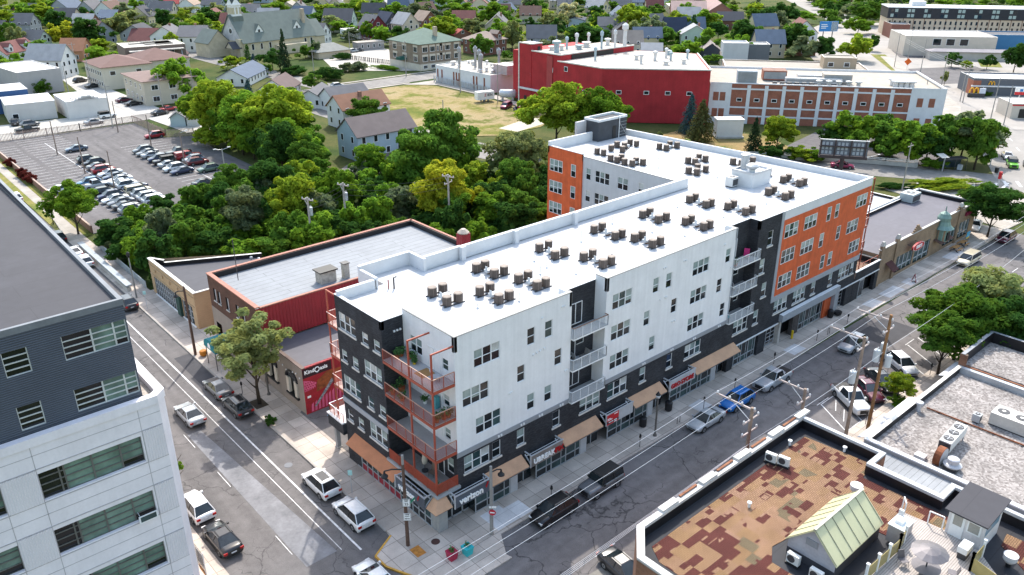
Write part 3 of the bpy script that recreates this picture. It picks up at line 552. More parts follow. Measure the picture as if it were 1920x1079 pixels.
# ---------------------------------------------------------------- ground, streets, pavements
asph_kk = asphalt('asphalt_kk', (.150, .138, .136), 1, .13, .15); asph_side = asphalt('asphalt_side', (.135, .126, .124), .8, .13, .17); asph_lot = asphalt('asphalt_lot', (.125, .116, .116), .5, .16, .1); asph_far = asphalt('asphalt_far', (.22, .205, .19), 0, .1)
walk_m = slabs('sidewalk_slabs', (.47, .405, .35), 1.62, 1.62); walk_far = slabs('sidewalk_far', (.36, .325, .285), 1.8, 1.8, .06, .8); new_conc = slabs('new_concrete', (.60, .58, .57), 1.62, 1.62, .04, .7)
curb_m = M('kerb_stone', (.36, .33, .30), .9, var=.18); line_w = M('road_line_white', (.62, .61, .60), .8, var=.28, sc=2.2); line_y = M('road_line_yellow', (.55, .30, .05), .8, var=.3); 
lawn = grass('lawn_mixed', [(.022, .042, .012), (.045, .07, .018), (.09, .092, .032), (.04, .06, .018)], .035); field_m = grass('dry_field', [(.075, .105, .02), (.10, .12, .022), (.15, .15, .035), (.27, .21, .10), (.30, .235, .13), (.12, .125, .03), (.075, .10, .02)], .045); verge = grass('verge_grass', [(.07, .11, .02), (.17, .17, .045), (.26, .21, .08)], .2)
wood_floor = grass('woodland_floor', [(.012, .022, .006), (.03, .05, .012), (.05, .06, .02)], .2)
sheet('ground', [(-900, -700), (2200, -700), (2200, 2400), (-900, 2400)], -.16, lawn)
kk = [(-300, -15.5), (118, -15.5), (118, -3.5), (-300, -3.5)]
sheet('road', kk, -.125, asph_kk)
sheet('road', [(-15.5, -160), (-3.2, -160), (-3.2, 186), (-15.5, 186)], -.129, asph_side)
rb = MB(); ribbon(rb, [(-60, 187), (44, 188), (70, 188), (150, 188.5), (240, 189)], 11, -.121, asph_far); ribbon(rb, [(82, 182), (82, 120), (88, 84), (108, 62), (131, 42), (143, 22), (150, 4)], 11, -.117, asph_far); struct('road', rb)
rb = MB(); ribbon(rb, [(110, -50), (140, -14), (156, 4), (176, 14), (200, 25), (232, 40), (275, 76), (345, 127), (420, 190), (515, 272), (640, 400), (800, 560)], 17, -.113, M('boulevard', (.27, .25, .23), .9, var=.1, sc=.2)); struct('road', rb)
rb = MB(); ribbon(rb, [(38, 300), (44, 262), (40, 222), (39, 190)], 8, -.109, M('alley_concrete', (.42, .40, .36), .9, var=.08)); ribbon(rb, [(96, 330), (97, 262), (99, 205), (100, 190)], 9, -.105, asph_far); ribbon(rb, [(238, 40), (262, 20), (300, -20)], 12, -.1, asph_far); ribbon(rb, [(205, 30), (222, 8), (260, -40)], 16, -.098, asph_far); struct('road', rb)
# pavements (kerb height above the road)
sw = MB()
sw.prism([(-3.2, 97), (-3.2, 3.4), (-3.35, 2.5), (-5.55, 1.25), (-5.55, -.3), (-4.2, -3.6), (-.9, -6.3), (2.75, -6.3), (2.6, -5.75), (3.9, -3.55), (50, -3.5), (60, -3.2), (112, -3.4), (118, -2.6), (118, 1.5), (60, 22), (60, 60), (-.2, 68), (-.4, 97)], -.3, 0, curb_m, walk_m); struct('pavement', sw)
sw = MB(); sw.prism([(18, -15.5), (66, -15.5), (80, -15.5), (112, -15.5), (112, -20), (62, -19.9), (34, -19.9), (23.4, -19), (2.9, -18.6), (.5, -20.6), (.5, -60), (-3.2, -60), (-3.2, -20), (-1.0, -17), (1.2, -15.5)], -.3, 0, curb_m, walk_m); struct('pavement', sw)
sw = MB(); sw.prism([(-18.2, -3.2), (-15.5, -2.0), (-15.5, 183), (-19.5, 183), (-19.5, 40)], -.3, 0, curb_m, walk_m); struct('pavement', sw)
sw = MB(); sw.prism([(-3.2, 97), (-.4, 97), (-.2, 182), (-1.9, 182), (-2.0, 110)], -.3, 0, curb_m, walk_far); struct('pavement', sw)
sheet('verge', [(-3.15, 108), (-1.95, 110), (-1.85, 181), (-3.1, 181)], -.02, verge, .25); sheet('verge', [(-.35, 97.5), (.95, 98.4), (1.4, 181), (-.15, 181)], -.03, verge, .25)
sheet('woodland_floor', [(-.2, 68.5), (60, 47), (126, 22), (128, 47), (104, 64), (84, 84), (76, 97), (40.5, 97.8), (1.2, 97.8)], -.10, wood_floor)
sheet('alley', [(.3, 14.6), (52, 14.6), (52, 24), (30, 33), (10, 33), (.3, 25)], .004, asph_side)
sheet('parking_lot', [(1.1, 98.2), (40, 98.2), (40.2, 141), (41, 156), (35.6, 158.6), (35.4, 180), (1.9, 180.5)], -.02, asph_lot, .2)
sheet('house_lot', [(48, 82), (70, 90), (73, 106), (56, 107.5), (47, 101)], -.03, asph_lot)
sheet('field', [(88.5, 124), (88.5, 181), (121, 178.5), (127, 172), (126.5, 150), (124.8, 129), (124, 112), (112, 106), (98, 106), (90, 112)], -.04, field_m)
sheet('path', [(86.9, 112), (88.4, 113), (88.4, 181), (86.9, 181)], -.035, walk_far); sheet('path', [(104, 106), (120, 109), (118, 116), (103, 112)], -.03, M('gravel_path', (.46, .42, .33), .95, var=.2)); sheet('path', [(120.5, 180), (128.5, 172), (128, 146), (125.5, 130), (128.6, 130), (131.5, 146), (133, 180)], -.031, walk_far)
sheet('path', [(104, 194.6), (150, 194.6), (150, 196), (104, 196)], -.03, walk_far); sheet('path', [(104, 180.6), (124, 180.6), (124, 182), (104, 182)], -.029, walk_far)
sheet('school_lot', [(118, 219), (140, 200), (141, 217.5), (163, 252), (163, 262), (131, 252)], -.04, M('pale_lot', (.40, .37, .33), .9, var=.06))
sheet('apartment_yard', [(39, 190), (39, 250), (46, 262), (47.5, 190)], -.05, M('yard_concrete', (.40, .38, .35), .9, var=.1)); sheet('yard', [(2, 181), (38, 182), (37, 197), (2, 201)], -.06, M('alley_concrete', (.42, .40, .36)))
sheet('yard', [(41.5, 160), (48, 160), (48, 186), (40, 183)], -.05, M('yard_concrete', (.4, .38, .35)))
sheet('dry_lawn', [(126, 80), (128, 55), (140, 50), (147, 62), (140, 80)], -.05, grass('dry_lawn', [(.10, .12, .03), (.25, .18, .08), (.34, .22, .11)], .1))
sheet('factory_yard', [(140, 53), (165, 57), (198, 40), (203, 30), (150, 24), (132, 48)], -.06, asph_lot)
sheet('commercial_yard', [(186, 38), (182, 72), (196, 92), (238, 96), (330, 165), (380, 180), (520, 120), (330, -40), (280, -40), (215, 10)], -.08, M('pale_yard', (.30, .275, .25), .9, var=.12, sc=.15))
sheet('verge', [(232, 60), (262, 84), (300, 112), (304, 108), (266, 80), (236, 56)], -.05, verge); sheet('verge', [(300, 70), (330, 84), (334, 78), (304, 64)], -.05, verge); sheet('parking_lot', [(250, 66), (275, 86), (300, 72), (276, 50)], -.055, asph_lot); sheet('parking_lot', [(300, 100), (318, 112), (352, 76), (330, 60)], -.056, asph_lot); sheet('pavement', [(188, 32), (222, 46), (262, 76), (300, 104), (298, 107), (258, 80), (220, 51), (186, 37)], -.045, walk_far); sheet('corner_island', [(118, -3), (126, 22), (133, 18), (142, 4), (136, -4)], -.02, walk_far, .2)
new = MB()
for x0, y0, x1, y1 in ((4.0, -3.1, 6.2, -.6), (6.2, -3.1, 8.0, -1.2), (32.3, -3.2, 34.4, -1.6), (51.2, -3.1, 53.8, -1.5), (71.0, -3.0, 74, -1.4), (76, -3.0, 80.5, -1.3), (82.5, -3, 85, -1.5), (97, -3.1, 102, -1.2)): new.box(x0, y0, -.05, x1, y1, .006, new_conc)
struct('concrete_patch', new)
rw = MB(); rw.box(-3.3, 3.3, -.12, -3.12, 68, .012, curb_m)
for p, q in (((-3.25, 2.5), (-5.6, 1.25)), ((-5.6, 1.25), (-5.6, -.35)), ((-5.6, -.35), (-4.2, -3.6))): rw.bar((*p, -.05), (*q, -.05), .16, .16, line_y)
struct('kerb', rw)
# ---- painted lines
mk = MB()
def ln(x0, y0, x1, y1, w=.12, z=-.12, mat=None): mk.bar((x0, y0, z), (x1, y1, z), w, .006, mat or line_w)
ln(-6.0, 2.8, -6.0, 75, .17); ln(-7.22, 3.9, -7.2, 75, .07)
for y in (-4, 6.1, 18, 26.3, 36, 46, 56): ln(-10.58, y, -10.56, y+3.0, .06)
for y in (100, 110, 120, 130, 140, 150, 160, 170): ln(-9.3, y, -9.3, y+4, .12)
for x in (36.8, 40.6, 43.8, 46.6, 49.6, 52.5, 55.4, 58.4, 61.3, 64.2, 67.1): ln(x+2.95, -10.85, x, -15.4, .12, -.117)
ln(43.7, -10.9, 46.4, -10.9, .1, -.117); ln(43.5, -12.6, 45.6, -11.5, .1, -.117); ln(42.2, -14.2, 44.4, -13.1, .1, -.117); ln(40.7, -15.35, 43.6, -15.35, .1, -.117)
for x in range(-20, 118, 7): ln(x, -10.7, x+2.4, -10.7, .09, -.117)
struct('road_marking', mk); mk = MB()
mk.hexa([(-10.4, 4, -.125), (-7.6, 4, -.125), (-8.95, 29, -.125), (-10.3, 29, -.125), (-10.4, 4, -.119), (-7.6, 4, -.119), (-8.95, 29, -.119), (-10.3, 29, -.119)], M('worn_concrete', (.185, .185, .195), .9, var=.25, sc=.5)); struct('road_patch', mk); mk = MB()
mk.box(62, -9.5, -.13, 69.5, -5.2, -.119, M('fresh_asphalt', (.055, .054, .06), .9, var=.15)); mk.box(-5.2, 36.5, -.13, -3.4, 46, -.121, M('fresh_asphalt', (.055, .054, .06))); mk.box(71, -11.5, -.13, 78, -7.5, -.1195, M('worn_concrete', (.185, .185, .195))); mk.hexa([(-1, -16, -.13), (7, -15.2, -.13), (9, -12, -.13), (2, -11.4, -.13), (-1, -16, -.1205), (7, -15.2, -.1205), (9, -12, -.1205), (2, -11.4, -.1205)], M('worn_light', (.24, .225, .20), .9, var=.2, sc=.4)); struct('road_patch', mk); mk = MB()
for k in range(34): y = 100+k*2.45; ln(11.9-5.0, y, 11.9+5.0, y, .1, -.012) if k % 1 == 0 else 0
ln(11.9, 99, 11.9, 172, .12, -.008)
for k in range(24): y = 99+k*2.45; ln(29.2-5.2, y, 29.2+4.8, y, .1, -.012)
ln(29.3, 99, 29.3, 130, .14, -.008)
for k in range(26): y = 112+k*2.45; ln(1.6, y, 5.8, y, .09, -.012)
struct('parking_lines', mk); mk = MB()
for k in range(9): ln(128.5+k*1.9, 16.2-k*1.2, 134.5+k*1.7, 19.2-k*1.5, .55, .01)
for k in range(7): ln(146+k*1.6, 6.5-k*1.9, 149.5+k*1.6, 8.5-k*1.9, .6, -.1)
for k in range(8): ln(160+k*9, 5.8+k*4.7, 163+k*9, 7.4+k*4.8, .25, -.1)
struct('crosswalk', mk)
mk = MB(); mk.bar((2.2, 22.6, .02), (3.3, 20.2, .02), .12, .02, M('blue_line', (.15, .45, .62), .7)); mk.bar((3.3, 20.2, .02), (6.2, 20.6, .02), .12, .02, M('blue_line', (.15, .45, .62))); mk.bar((2.4, 17.6, .02), (3.6, 17.9, .02), .25, .02, line_y); struct('alley_marking', mk)
pit = M('bare_soil', (.06, .045, .03), .95, var=.3, sc=4)
mk = MB(); mk.box(-2.9, 28.6, 0, -1.5, 30.6, .012, pit); mk.box(-2.9, 11.5, 0, -2.85, 12, .01, pit); struct('tree_pit', mk)
mk = MB(); mk.box(-3.1, -1.2, 0, -2.2, .0, .01, M('rusty_plate', (.42, .17, .03), .7, var=.3, sc=4)); o = mk.build('tactile_plate'); tag(o, 'rusty orange tactile ramp plate on the corner pavement', 'plate')
mk = MB(); mk.cyl(-.86, -.64, 0, .014, .38, 20, M('rust_iron', (.07, .03, .025), .7, var=.3)); tag(mk.build('manhole_cover'), 'round rusty manhole cover on the corner pavement', 'manhole cover')
for x, y in ((-5.0, 17.5), (-9.4, 1.2)):
    mk = MB(); mk.cyl(x, y, -.12, -.108, .4, 20, M('manhole_iron', (.14, .15, .17), .6)); tag(mk.build('manhole_cover'), 'round grey manhole cover in the side street', 'manhole cover')
# ---------------------------------------------------------------- generic street objects
def lamp_post(x, y, label, h=3.6):
    t = thing('street_lamp', label, 'street lamp', (x, y, 0)); b = MB(); b.lathe(0, 0, [(.2, 0), (.18, .15), (.1, .3), (.085, h)], 10, M('lamp_post_grey', (.12, .11, .10), .6)); b.build('pole', t)
    b = MB(); b.lathe(0, 0, [(.09, h), (.16, h+.1), (.26, h+.55), (.22, h+.62), (.1, h+.8), (.02, h+.92)], 10, black_m); b.build('lantern', t); b = MB(); b.lathe(0, 0, [(.19, h+.16), (.27, h+.5)], 10, M('lamp_glass', (.55, .56, .56), .2)); b.build('lantern_glass', t, True); return t
lamp_post(-.53, 30.6, 'grey lamp post with glass lantern beside the street tree'); lamp_post(25.2, -2.85, 'grey lamp post with black lantern before the tan awning', 4.3)
def arm_pole(x, y, h, wood, label, ang, arm=1.4, z=None):
    t = thing('light_pole', label, 'light pole', (x, y, 0)); b = MB(); m = M('pole_wood', (.10, .06, .045), .9, var=.25, sc=3) if wood else M('pole_steel', (.26, .25, .24), .6, var=.15)
    b.tube([(0, 0, 0), (0, 0, h)], [.17, .12], 10, m); b.build('pole', t); b = MB(); zz = z or h-.5; dx, dy = cos(ang), sin(ang); b.tube([(0, 0, zz), (dx*arm*.6, dy*arm*.6, zz+.15), (dx*arm, dy*arm, zz+.05)], .06, 6, black_m); b.build('arm', t)
    b = MB(); b.lathe(dx*arm, dy*arm, [(.06, zz+.05), (.1, zz-.2), (.3, zz-.42), (.3, zz-.5), (.02, zz-.5)], 10, black_m); b.build('lamp_shade', t); return t
t = arm_pole(-2.85, .54, 8.2, True, 'brown wooden corner pole carrying speed limit sign and lamp', R(150), 1.5, 7.7)
b = MB(); b.tube([(0, 0, 8.2), (0, 0, 9.1)], .11, 8, M('pole_steel', (.26, .25, .24))); b.build('pole_top', t)
def plate(par, w, h, loc, ang, mat, lines, name='sign_plate', border=None):
    o = bpy.data.objects.new(name, None); COL.objects.link(o); o.parent = par; o.location = loc; o.rotation_euler = (0, 0, ang)
    b = MB(); b.box(-w/2, -.02, -h/2, w/2, .0, h/2, mat)
    if border: b.box(-w/2+.03, -.024, -h/2+.03, w/2-.03, -.021, h/2-.03, border); b.box(-w/2+.05, -.028, -h/2+.05, w/2-.05, -.025, h/2-.05, mat)
    b.build('plate', o)
    for s, sz, z, m in lines: lettering(s, sz, m, (0, -.03, z), 0, o, .004, .004)
    return o
sgn_w = M('sign_white', (.78, .78, .78), .5, var=.03); sgn_b = M('sign_black', (.015, .015, .015), .5)
CA = R(-41)
plate(t, .62, .76, (-.02, -.2, 4.55), CA, sgn_w, [('SPEED', .13, .28, sgn_b), ('LIMIT', .13, .14, sgn_b), ('25', .34, -.14, sgn_b)], border=sgn_b)
o = plate(t, .62, .72, (-.02, -.2, 3.1), CA, sgn_w, [('ONE', .16, .25, sgn_b), ('WAY', .16, .06, sgn_b)], border=sgn_b); b = MB(); b.box(-.08, -.034, -.2, .2, -.03, -.14, sgn_b); b.face([(-.08, -.032, -.08), (-.08, -.032, -.26), (-.22, -.032, -.17)], sgn_b); b.build('arrow', o)
b = MB(); b.box(.1, -.03, -.1, 1.2, .0, .12, M('street_sign_green', (.01, .22, .12), .4)); o = b.build('street_name_plate', t); o.location = (0, -.1, 4.1); o.rotation_euler = (0, 0, R(20))
t = arm_pole(3.28, -3.06, 7.0, False, 'grey steel corner pole with round no entry sign', R(-20), .9, 6.4)
b = MB(); b.lathe(0, 0, [(.3, 0), (.3, .02)], 18, M('sign_red', (.45, .02, .04), .5)); b.box(-.2, -.06, .021, .2, .06, .026, sgn_w); o = b.build('no_entry_sign', t); o.location = (-.06, -.2, 2.45); o.rotation_euler = (pi/2, 0, R(-50)); plate(t, .6, .2, (.0, -.16, 2.95), R(-40), sgn_w, [])
arm_pole(-2.93, 45.04, 9.0, True, 'tall brown wooden pole with lamp by the teal canopy', R(170), 1.0, 8.4)
t = thing('street_lamp', 'slim grey lamp post beside the bridge pavement', 'street lamp', (-2.5, 66.7, 0)); b = MB(); b.tube([(0, 0, 0), (0, 0, 6)], [.12, .08], 8, M('pole_steel', (.26, .25, .24))); b.build('pole', t); b = MB(); b.lathe(0, 0, [(.1, 6), (.26, 6.3), (.2, 6.7), (.05, 6.85)], 10, black_m); b.build('lantern', t)
def meter(x, y, label, two=False):
    t = thing('parking_meter', label, 'parking meter', (x, y, 0), 0, 'parking meters along the kerbs'); b = MB(); b.cyl(0, 0, 0, 1.15, .035, 6, dark_m); b.build('post', t); b = MB(); b.box(-.09, -.08, 1.1, .09, .08, 1.3, black_m); b.lathe(0, 0, [(.1, 1.3), (.11, 1.42), (.06, 1.52)], 8, black_m); b.build('head', t)
for i, (x, y) in enumerate(((10.3, -3.1), (22.53, -3.1), (33.0, -3.1), (38.83, -3.0), (47.4, -2.6), (56.57, -2.9), (63.8, -3.1), (102.5, -2.3), (-2.62, 32.7))): meter(x, y, 'black parking meter on the pavement beside the parked cars')
for x, y in ((43.3, -16.0), (53.6, -16.1), (58.6, -16.0)): meter(x, y, 'black parking meter at the angled parking bays')
for x, y in ((28.62, -2.99), (59.1, -2.96)):
    b = MB(); b.tube([(x, y, 0), (x, y, .7), (x+.12, y, .86), (x+.32, y, .86), (x+.44, y, .7), (x+.44, y, 0)], .035, 6, black_m); tag(b.build('bicycle_rack'), 'black hoop bicycle rack on the pavement', 'bicycle rack')
def bin_(x, y, label): b = MB(); b.lathe(x, y, [(.3, 0), (.38, .1), (.4, .95), (.42, 1.0), (.3, 1.12), (.05, 1.15)], 12, black_m); tag(b.build('litter_bin'), label, 'litter bin')
bin_(25.6, -.9, 'black litter bin below the tan awning by the lamp'); bin_(30.0, -.75, 'black litter bin below the red lettered shop sign'); bin_(64.0, -.6, 'black litter bin beside the orange entrance wall')
b = MB(); b.lathe(65.4, -.9, [(.3, 0), (.5, .2), (.55, .55), (.4, .6), (.36, .5)], 14, black_m); tag(b.build('planter'), 'round black planter beside the grey entrance column', 'planter')
b = MB(); b.cyl(54.8, -.5, 0, 1.1, .14, 10, M('bollard_yellow', (.62, .42, .01), .5)); tag(b.build('bollard'), 'yellow steel bollard at the garage entrance', 'bollard')
def street_sign(x, y, label, w=.45, h=.6, mat=None, z=2.3):
    t = thing('street_sign', label, 'street sign', (x, y, 0)); b = MB(); b.cyl(0, 0, 0, z+h/2, .03, 6, alu); b.build('post', t); b = MB(); b.box(-w/2, -.05, z-h/2, w/2, -.035, z+h/2, mat or sgn_w); o = b.build('plate', t); o.rotation_euler = (0, 0, R(-41))
street_sign(-2.73, 9.6, 'small white kerb sign on post beside white parked cars', .4, .55, M('sign_teal', (.35, .6, .6), .5)); street_sign(-2.58, 38.2, 'small white kerb sign on post before the street tree', .5, .45); street_sign(-2.61, 62.2, 'small pale kerb sign on post near the beige building', .4, .5, M('sign_teal', (.35, .6, .6)))
def pot(x, y, label, mat, plant=True):
    t = thing('planter_box', label, 'planter', (x, y, 0)); b = MB(); b.hexa([(-.3, -.3, 0), (.3, -.3, 0), (.3, .3, 0), (-.3, .3, 0), (-.4, -.4, .8), (.4, -.4, .8), (.4, .4, .8), (-.4, .4, .8)], mat); b.build('box', t); b = MB()
    for k in range(60): a = random.random()*6.28; r = random.random()*.3; z = .8+random.random()*.3; b.face([(r*cos(a)+random.uniform(-.1, .1), r*sin(a)+random.uniform(-.1, .1), z+random.uniform(-.08, .08)) for _ in range(4)], green_leaf)
    b.build('plant', t)
pot(-1.05, -3.15, 'red planter box with plants at the street corner', M('planter_red', (.35, .02, .06), .5)); pot(.25, -3.55, 'turquoise planter box with plants at the street corner', M('planter_teal', (.03, .42, .46), .5))
b = MB(); b.lathe(-2.3, 44.1, [(.25, 0), (.42, .2), (.45, .6), (.36, .72), (.3, .66)], 14, M('orange_pot', (.45, .16, .01), .6)); tag(b.build('planter'), 'round orange planter at the foot of the wooden pole', 'planter')
# bridge parapets and railings
t = thing('bridge_railing', 'grey panelled bridge barrier between road and bridge pavement', 'railing'); b = MB(); m = M('bridge_steel', (.33, .36, .38), .5, var=.12)
b.box(-2.75, 69.6, 0, -2.2, 92.3, .5, conc); b.box(-2.9, 69.4, .85, -2.05, 92.4, 1.0, m)
for k in range(24): y = 69.7+k*.975; b.box(-2.6, y, .5, -2.35, y+.12, .85, m)
b.build('barrier', t)
t = thing('bridge_railing', 'pale metal bridge railing along the wooded gully', 'railing'); b = MB(); railing(b, [(-.4, 68.8), (-.4, 92)], .0, 1.15, M('bridge_steel_pale', (.42, .47, .50), .5), 4, 1.2); b.build('rail', t); b = MB(); [b.box(-.42, 68.9+k*.155, .1, -.38, 68.96+k*.155, 1.1, M('bridge_steel_pale', (.42, .47, .50))) for k in range(148)]; b.build('baluster_panel', t)
# ---------------------------------------------------------------- vehicles
tail_m = M('tail_light', (.35, .01, .01), .2); head_m = M('head_light', (.6, .6, .6), .1); rim_m = M('wheel_rim', (.30, .31, .32), .35, .6); trim_m = M('black_trim', (.015, .015, .016), .5); car_glass = glass('car_glass', (.016, .022, .026), .04, .6); plate_m = M('number_plate', (.6, .6, .62), .5)
CARS = dict(
 sedan=dict(L=4.8, W=1.84, H=1.44, belt=.93, hood=.86, deck=1.0, x=(1.15, .25, -.85, -1.75), wr=.58),
 suv=dict(L=4.6, W=1.86, H=1.66, belt=1.0, hood=.97, deck=1.06, x=(1.22, .42, -1.45, -2.12), wr=.60),
 minivan=dict(L=5.0, W=1.95, H=1.75, belt=1.02, hood=.98, deck=1.05, x=(1.5, .75, -2.1, -2.42), wr=.72),
 pickup=dict(L=5.5, W=1.95, H=1.85, belt=1.12, hood=1.08, deck=1.05, x=(1.05, .45, -.65, -.85), wr=.7),
 jeep=dict(L=4.5, W=1.85, H=1.85, belt=1.15, hood=1.12, deck=1.15, x=(.75, .55, -2.05, -2.15), wr=.78))
CM = {}
def car_meshes(kind):
    if kind in CM: return CM[kind]
    c = CARS[kind]; L, W, H = c['L'], c['W'], c['H']; hw = W/2; xb, xr, xe, xd = c['x']; bl = c['belt']; P0 = paint((.5, .5, .5))
    b = MB(); i = b.mi(P0); fl = L/2
    box_ = kind in ('jeep', 'pickup')
    st = [(-fl, .42, c['deck']*.82, hw*.86), (-fl+.08, .32, c['deck']*.95, hw*.93), (-fl+.35, .24, c['deck'], hw*.98), (xd, .22, max(c['deck'], bl), hw), (xe, .2, bl, hw), (0, .2, bl, hw), (xr, .2, bl, hw), (xb, .2, bl*.995, hw), (xb+.18, .21, c['hood'], hw*.99), (fl-.55, .22, c['hood']*.95, hw*.97), (fl-.2, .25, c['hood']*(.93 if box_ else .83), hw*.92), (fl-.04, .3, c['hood']*(.88 if box_ else .7), hw*(.9 if box_ else .8)), (fl, .36, c['hood']*(.8 if box_ else .6), hw*(.88 if box_ else .68))]
    st = sorted({s[0]: s for s in st}.values()); rings = []
    for x, zl, zt, w in st:
        h = zt-zl; half = [(0, zl), (w*.88, zl), (w*.985, zl+.12), (w, zl+h*.5), (w*.985, zl+h*.78), (w*.93, zt-.03), (w*.62, zt+.015), (0, zt+.03)]
        ring = half+[(-y, z) for y, z in half[-2:0:-1]]; rings.append(len(b.v)); b.v += [(x, y, z) for y, z in ring]
    n = 14
    for r0, r1 in zip(rings, rings[1:]):
        for j in range(n): b.f.append((r0+j, r0+(j+1) % n, r1+(j+1) % n, r1+j)); b.m.append(i)
    for r, s in ((rings[0], 1), (rings[-1], -1)): b.f.append(tuple(r+j for j in (range(n) if s < 0 else reversed(range(n))))); b.m.append(i)
    wb = hw*.93; wr = c['wr']; zt = H
    A = [(xb, wb, bl), (xd, wb, bl), (xe, wr, zt-.04), (xr, wr, zt-.04)]
    roofm = trim_m if kind == 'jeep' else P0
    rp = [(xr, -wr, zt-.05), (xr, wr, zt-.05), (xe, wr, zt-.05), (xe, -wr, zt-.05)]; cr = [(xr-.1, -wr*.75, zt), (xr-.1, wr*.75, zt), (xe+.1, wr*.75, zt), (xe+.1, -wr*.75, zt)]
    b.hexa(rp[::-1]+cr[::-1], roofm)
    for s in (1, -1):
        for p, q in (((xb, wb*s, bl), (xr, wr*s, zt-.03)), ((xd, wb*s, bl), (xe, wr*s, zt-.03)), ((xr, wr*s, zt-.03), (xe, wr*s, zt-.03))): b.bar(p, q, .07, .06, roofm)
        m = .45*xr+.55*xe; b.bar((m+.05, wb*s*1.003, bl), (m, wr*s*1.01, zt-.04), .08, .04, trim_m)
        b.box(-fl*.55, s*hw-.01 if s > 0 else s*hw-.012, .25, fl*.52, s*hw+.012 if s > 0 else s*hw+.01, .36, trim_m)
        b.box(xb-.25, s*hw if s > 0 else s*hw-.16, bl-.02, xb-.05, s*hw+.16 if s > 0 else s*hw, bl+.14, P0 if kind != 'jeep' else trim_m)
    b.box(fl-.16, -hw*.5, .42, fl+.015, hw*.5, c['hood']*(.78 if box_ else .58), trim_m); b.box(-fl-.012, -hw*.75, .34, -fl+.1, hw*.75, .5, trim_m); b.box(-fl-.02, -.22, .62, -fl+.05, .22, .74, plate_m)
    if kind == 'pickup':
        b.box(-fl+.12, -hw*.84, c['deck']+.012, xd-.12, hw*.84, c['deck']+.05, black_m)
    if kind == 'jeep': b.cyl(-fl-.05, 0, .8, 1.0, .3, 10, trim_m)
    wx = (fl*.62, -fl*.58); wrd = .36 if box_ else .33
    for x in wx:
        for s in (1, -1):
            y0, y1 = (hw*.8, hw+.006) if s > 0 else (-hw-.006, -hw*.8); b.tube([(x, y0, wrd+.02), (x, y1, wrd+.02)], wrd+.07, 14, trim_m)  # black disc paints in the shade of a wheel well the body lacks
    wh_ = MB(); wh_.tube([(0, -.11, 0), (0, .11, 0)], wrd, 16, rubber); wh_.tube([(0, -.115, 0), (0, .115, 0)], wrd*.62, 12, rim_m); wh_.tube([(0, -.12, 0), (0, .12, 0)], wrd*.2, 8, trim_m)
    g1 = MB(); g1.face([(xb+.02, -wb*.93, bl+.02), (xb+.02, wb*.93, bl+.02), (xr, wr*.95, zt-.06), (xr, -wr*.95, zt-.06)], car_glass)
    g2 = MB(); g2.face([(xd-.02, wb*.93, bl+.02), (xd-.02, -wb*.93, bl+.02), (xe, -wr*.95, zt-.06), (xe, wr*.95, zt-.06)], car_glass)
    sd = []
    for s in (1, -1):
        g = MB(); g.face([(xb-.05, wb*s, bl+.02), (xd+.06, wb*s, bl+.02), (xe, wr*s, zt-.07), (xr, wr*s, zt-.07)], car_glass); sd.append(g.mesh('side_window'))
    hl = MB(); hl.box(fl-.3, -.18, -.07, fl-.03, .18, .07, head_m); tl = MB(); tl.box(-.05, -.16, -.1, .06, .16, .1, tail_m)
    CM[kind] = dict(body=b.mesh('body', True), windscreen=g1.mesh('windscreen'), rear=g2.mesh('rear_window'), side=sd, wheel=wh_.mesh('wheel'), hl=hl.mesh('headlight'), tl=tl.mesh('taillight'), wx=wx, wr=wrd, c=c)
    for me in (CM[kind]['body'],):
        for p in me.polygons: p.use_smooth = p.index < 14*(len(st)-1)
    return CM[kind]
def car(kind, x, y, ang, col, label, z=-.12, group=None, cat=None, near=True, cap=None, sunroof=False):
    k = car_meshes(kind); c = k['c']; t = thing('parked_'+('car' if kind in ('sedan', 'suv') else kind), label, cat or {'sedan': 'car', 'suv': 'car', 'minivan': 'minivan', 'pickup': 'pickup truck', 'jeep': 'off-road car'}[kind], (x, y, z), R(ang), group)
    o = link('body', k['body'], t); o.material_slots[0].link = 'OBJECT'; o.material_slots[0].material = paint(col)
    link('windscreen', k['windscreen'], t); link('rear_window', k['rear'], t)
    for m in k['side']: link('side_window', m, t)
    hw = c['W']/2
    for wx in k['wx']:
        for s in (1, -1): link('wheel', k['wheel'], t, (wx, s*(hw-.1), k['wr']))
    if near:
        for s in (1, -1): link('headlight', k['hl'], t, (0, s*hw*.68, c['hood']*(.72 if kind in ('jeep', 'pickup') else .68))); link('taillight', k['tl'], t, (-c['L']/2+.01, s*hw*.76, c['deck']*.78))
    if sunroof: b = MB(); b.box(c['x'][2]+.35, -.42, c['H']-.01, c['x'][1]-.15, .42, c['H']+.012, car_glass); b.build('sunroof', t)
    if cap: b = MB(); b.box(-c['L']/2+.1, -hw*.88, c['deck']+.05, c['x'][3]-.05, hw*.88, c['H']-.06, paint(col)); b.build('bed_cover', t)
    return t
cWH, cSI, cGR, cDK, cBK, cNV, cBL, cRD, cMA, cBE, cGN = (.72, .72, .72), (.36, .38, .40), (.13, .135, .145), (.035, .037, .042), (.008, .008, .01), (.015, .025, .07), (.005, .14, .46), (.32, .012, .02), (.10, .012, .03), (.50, .44, .32), (.11, .17, .13)
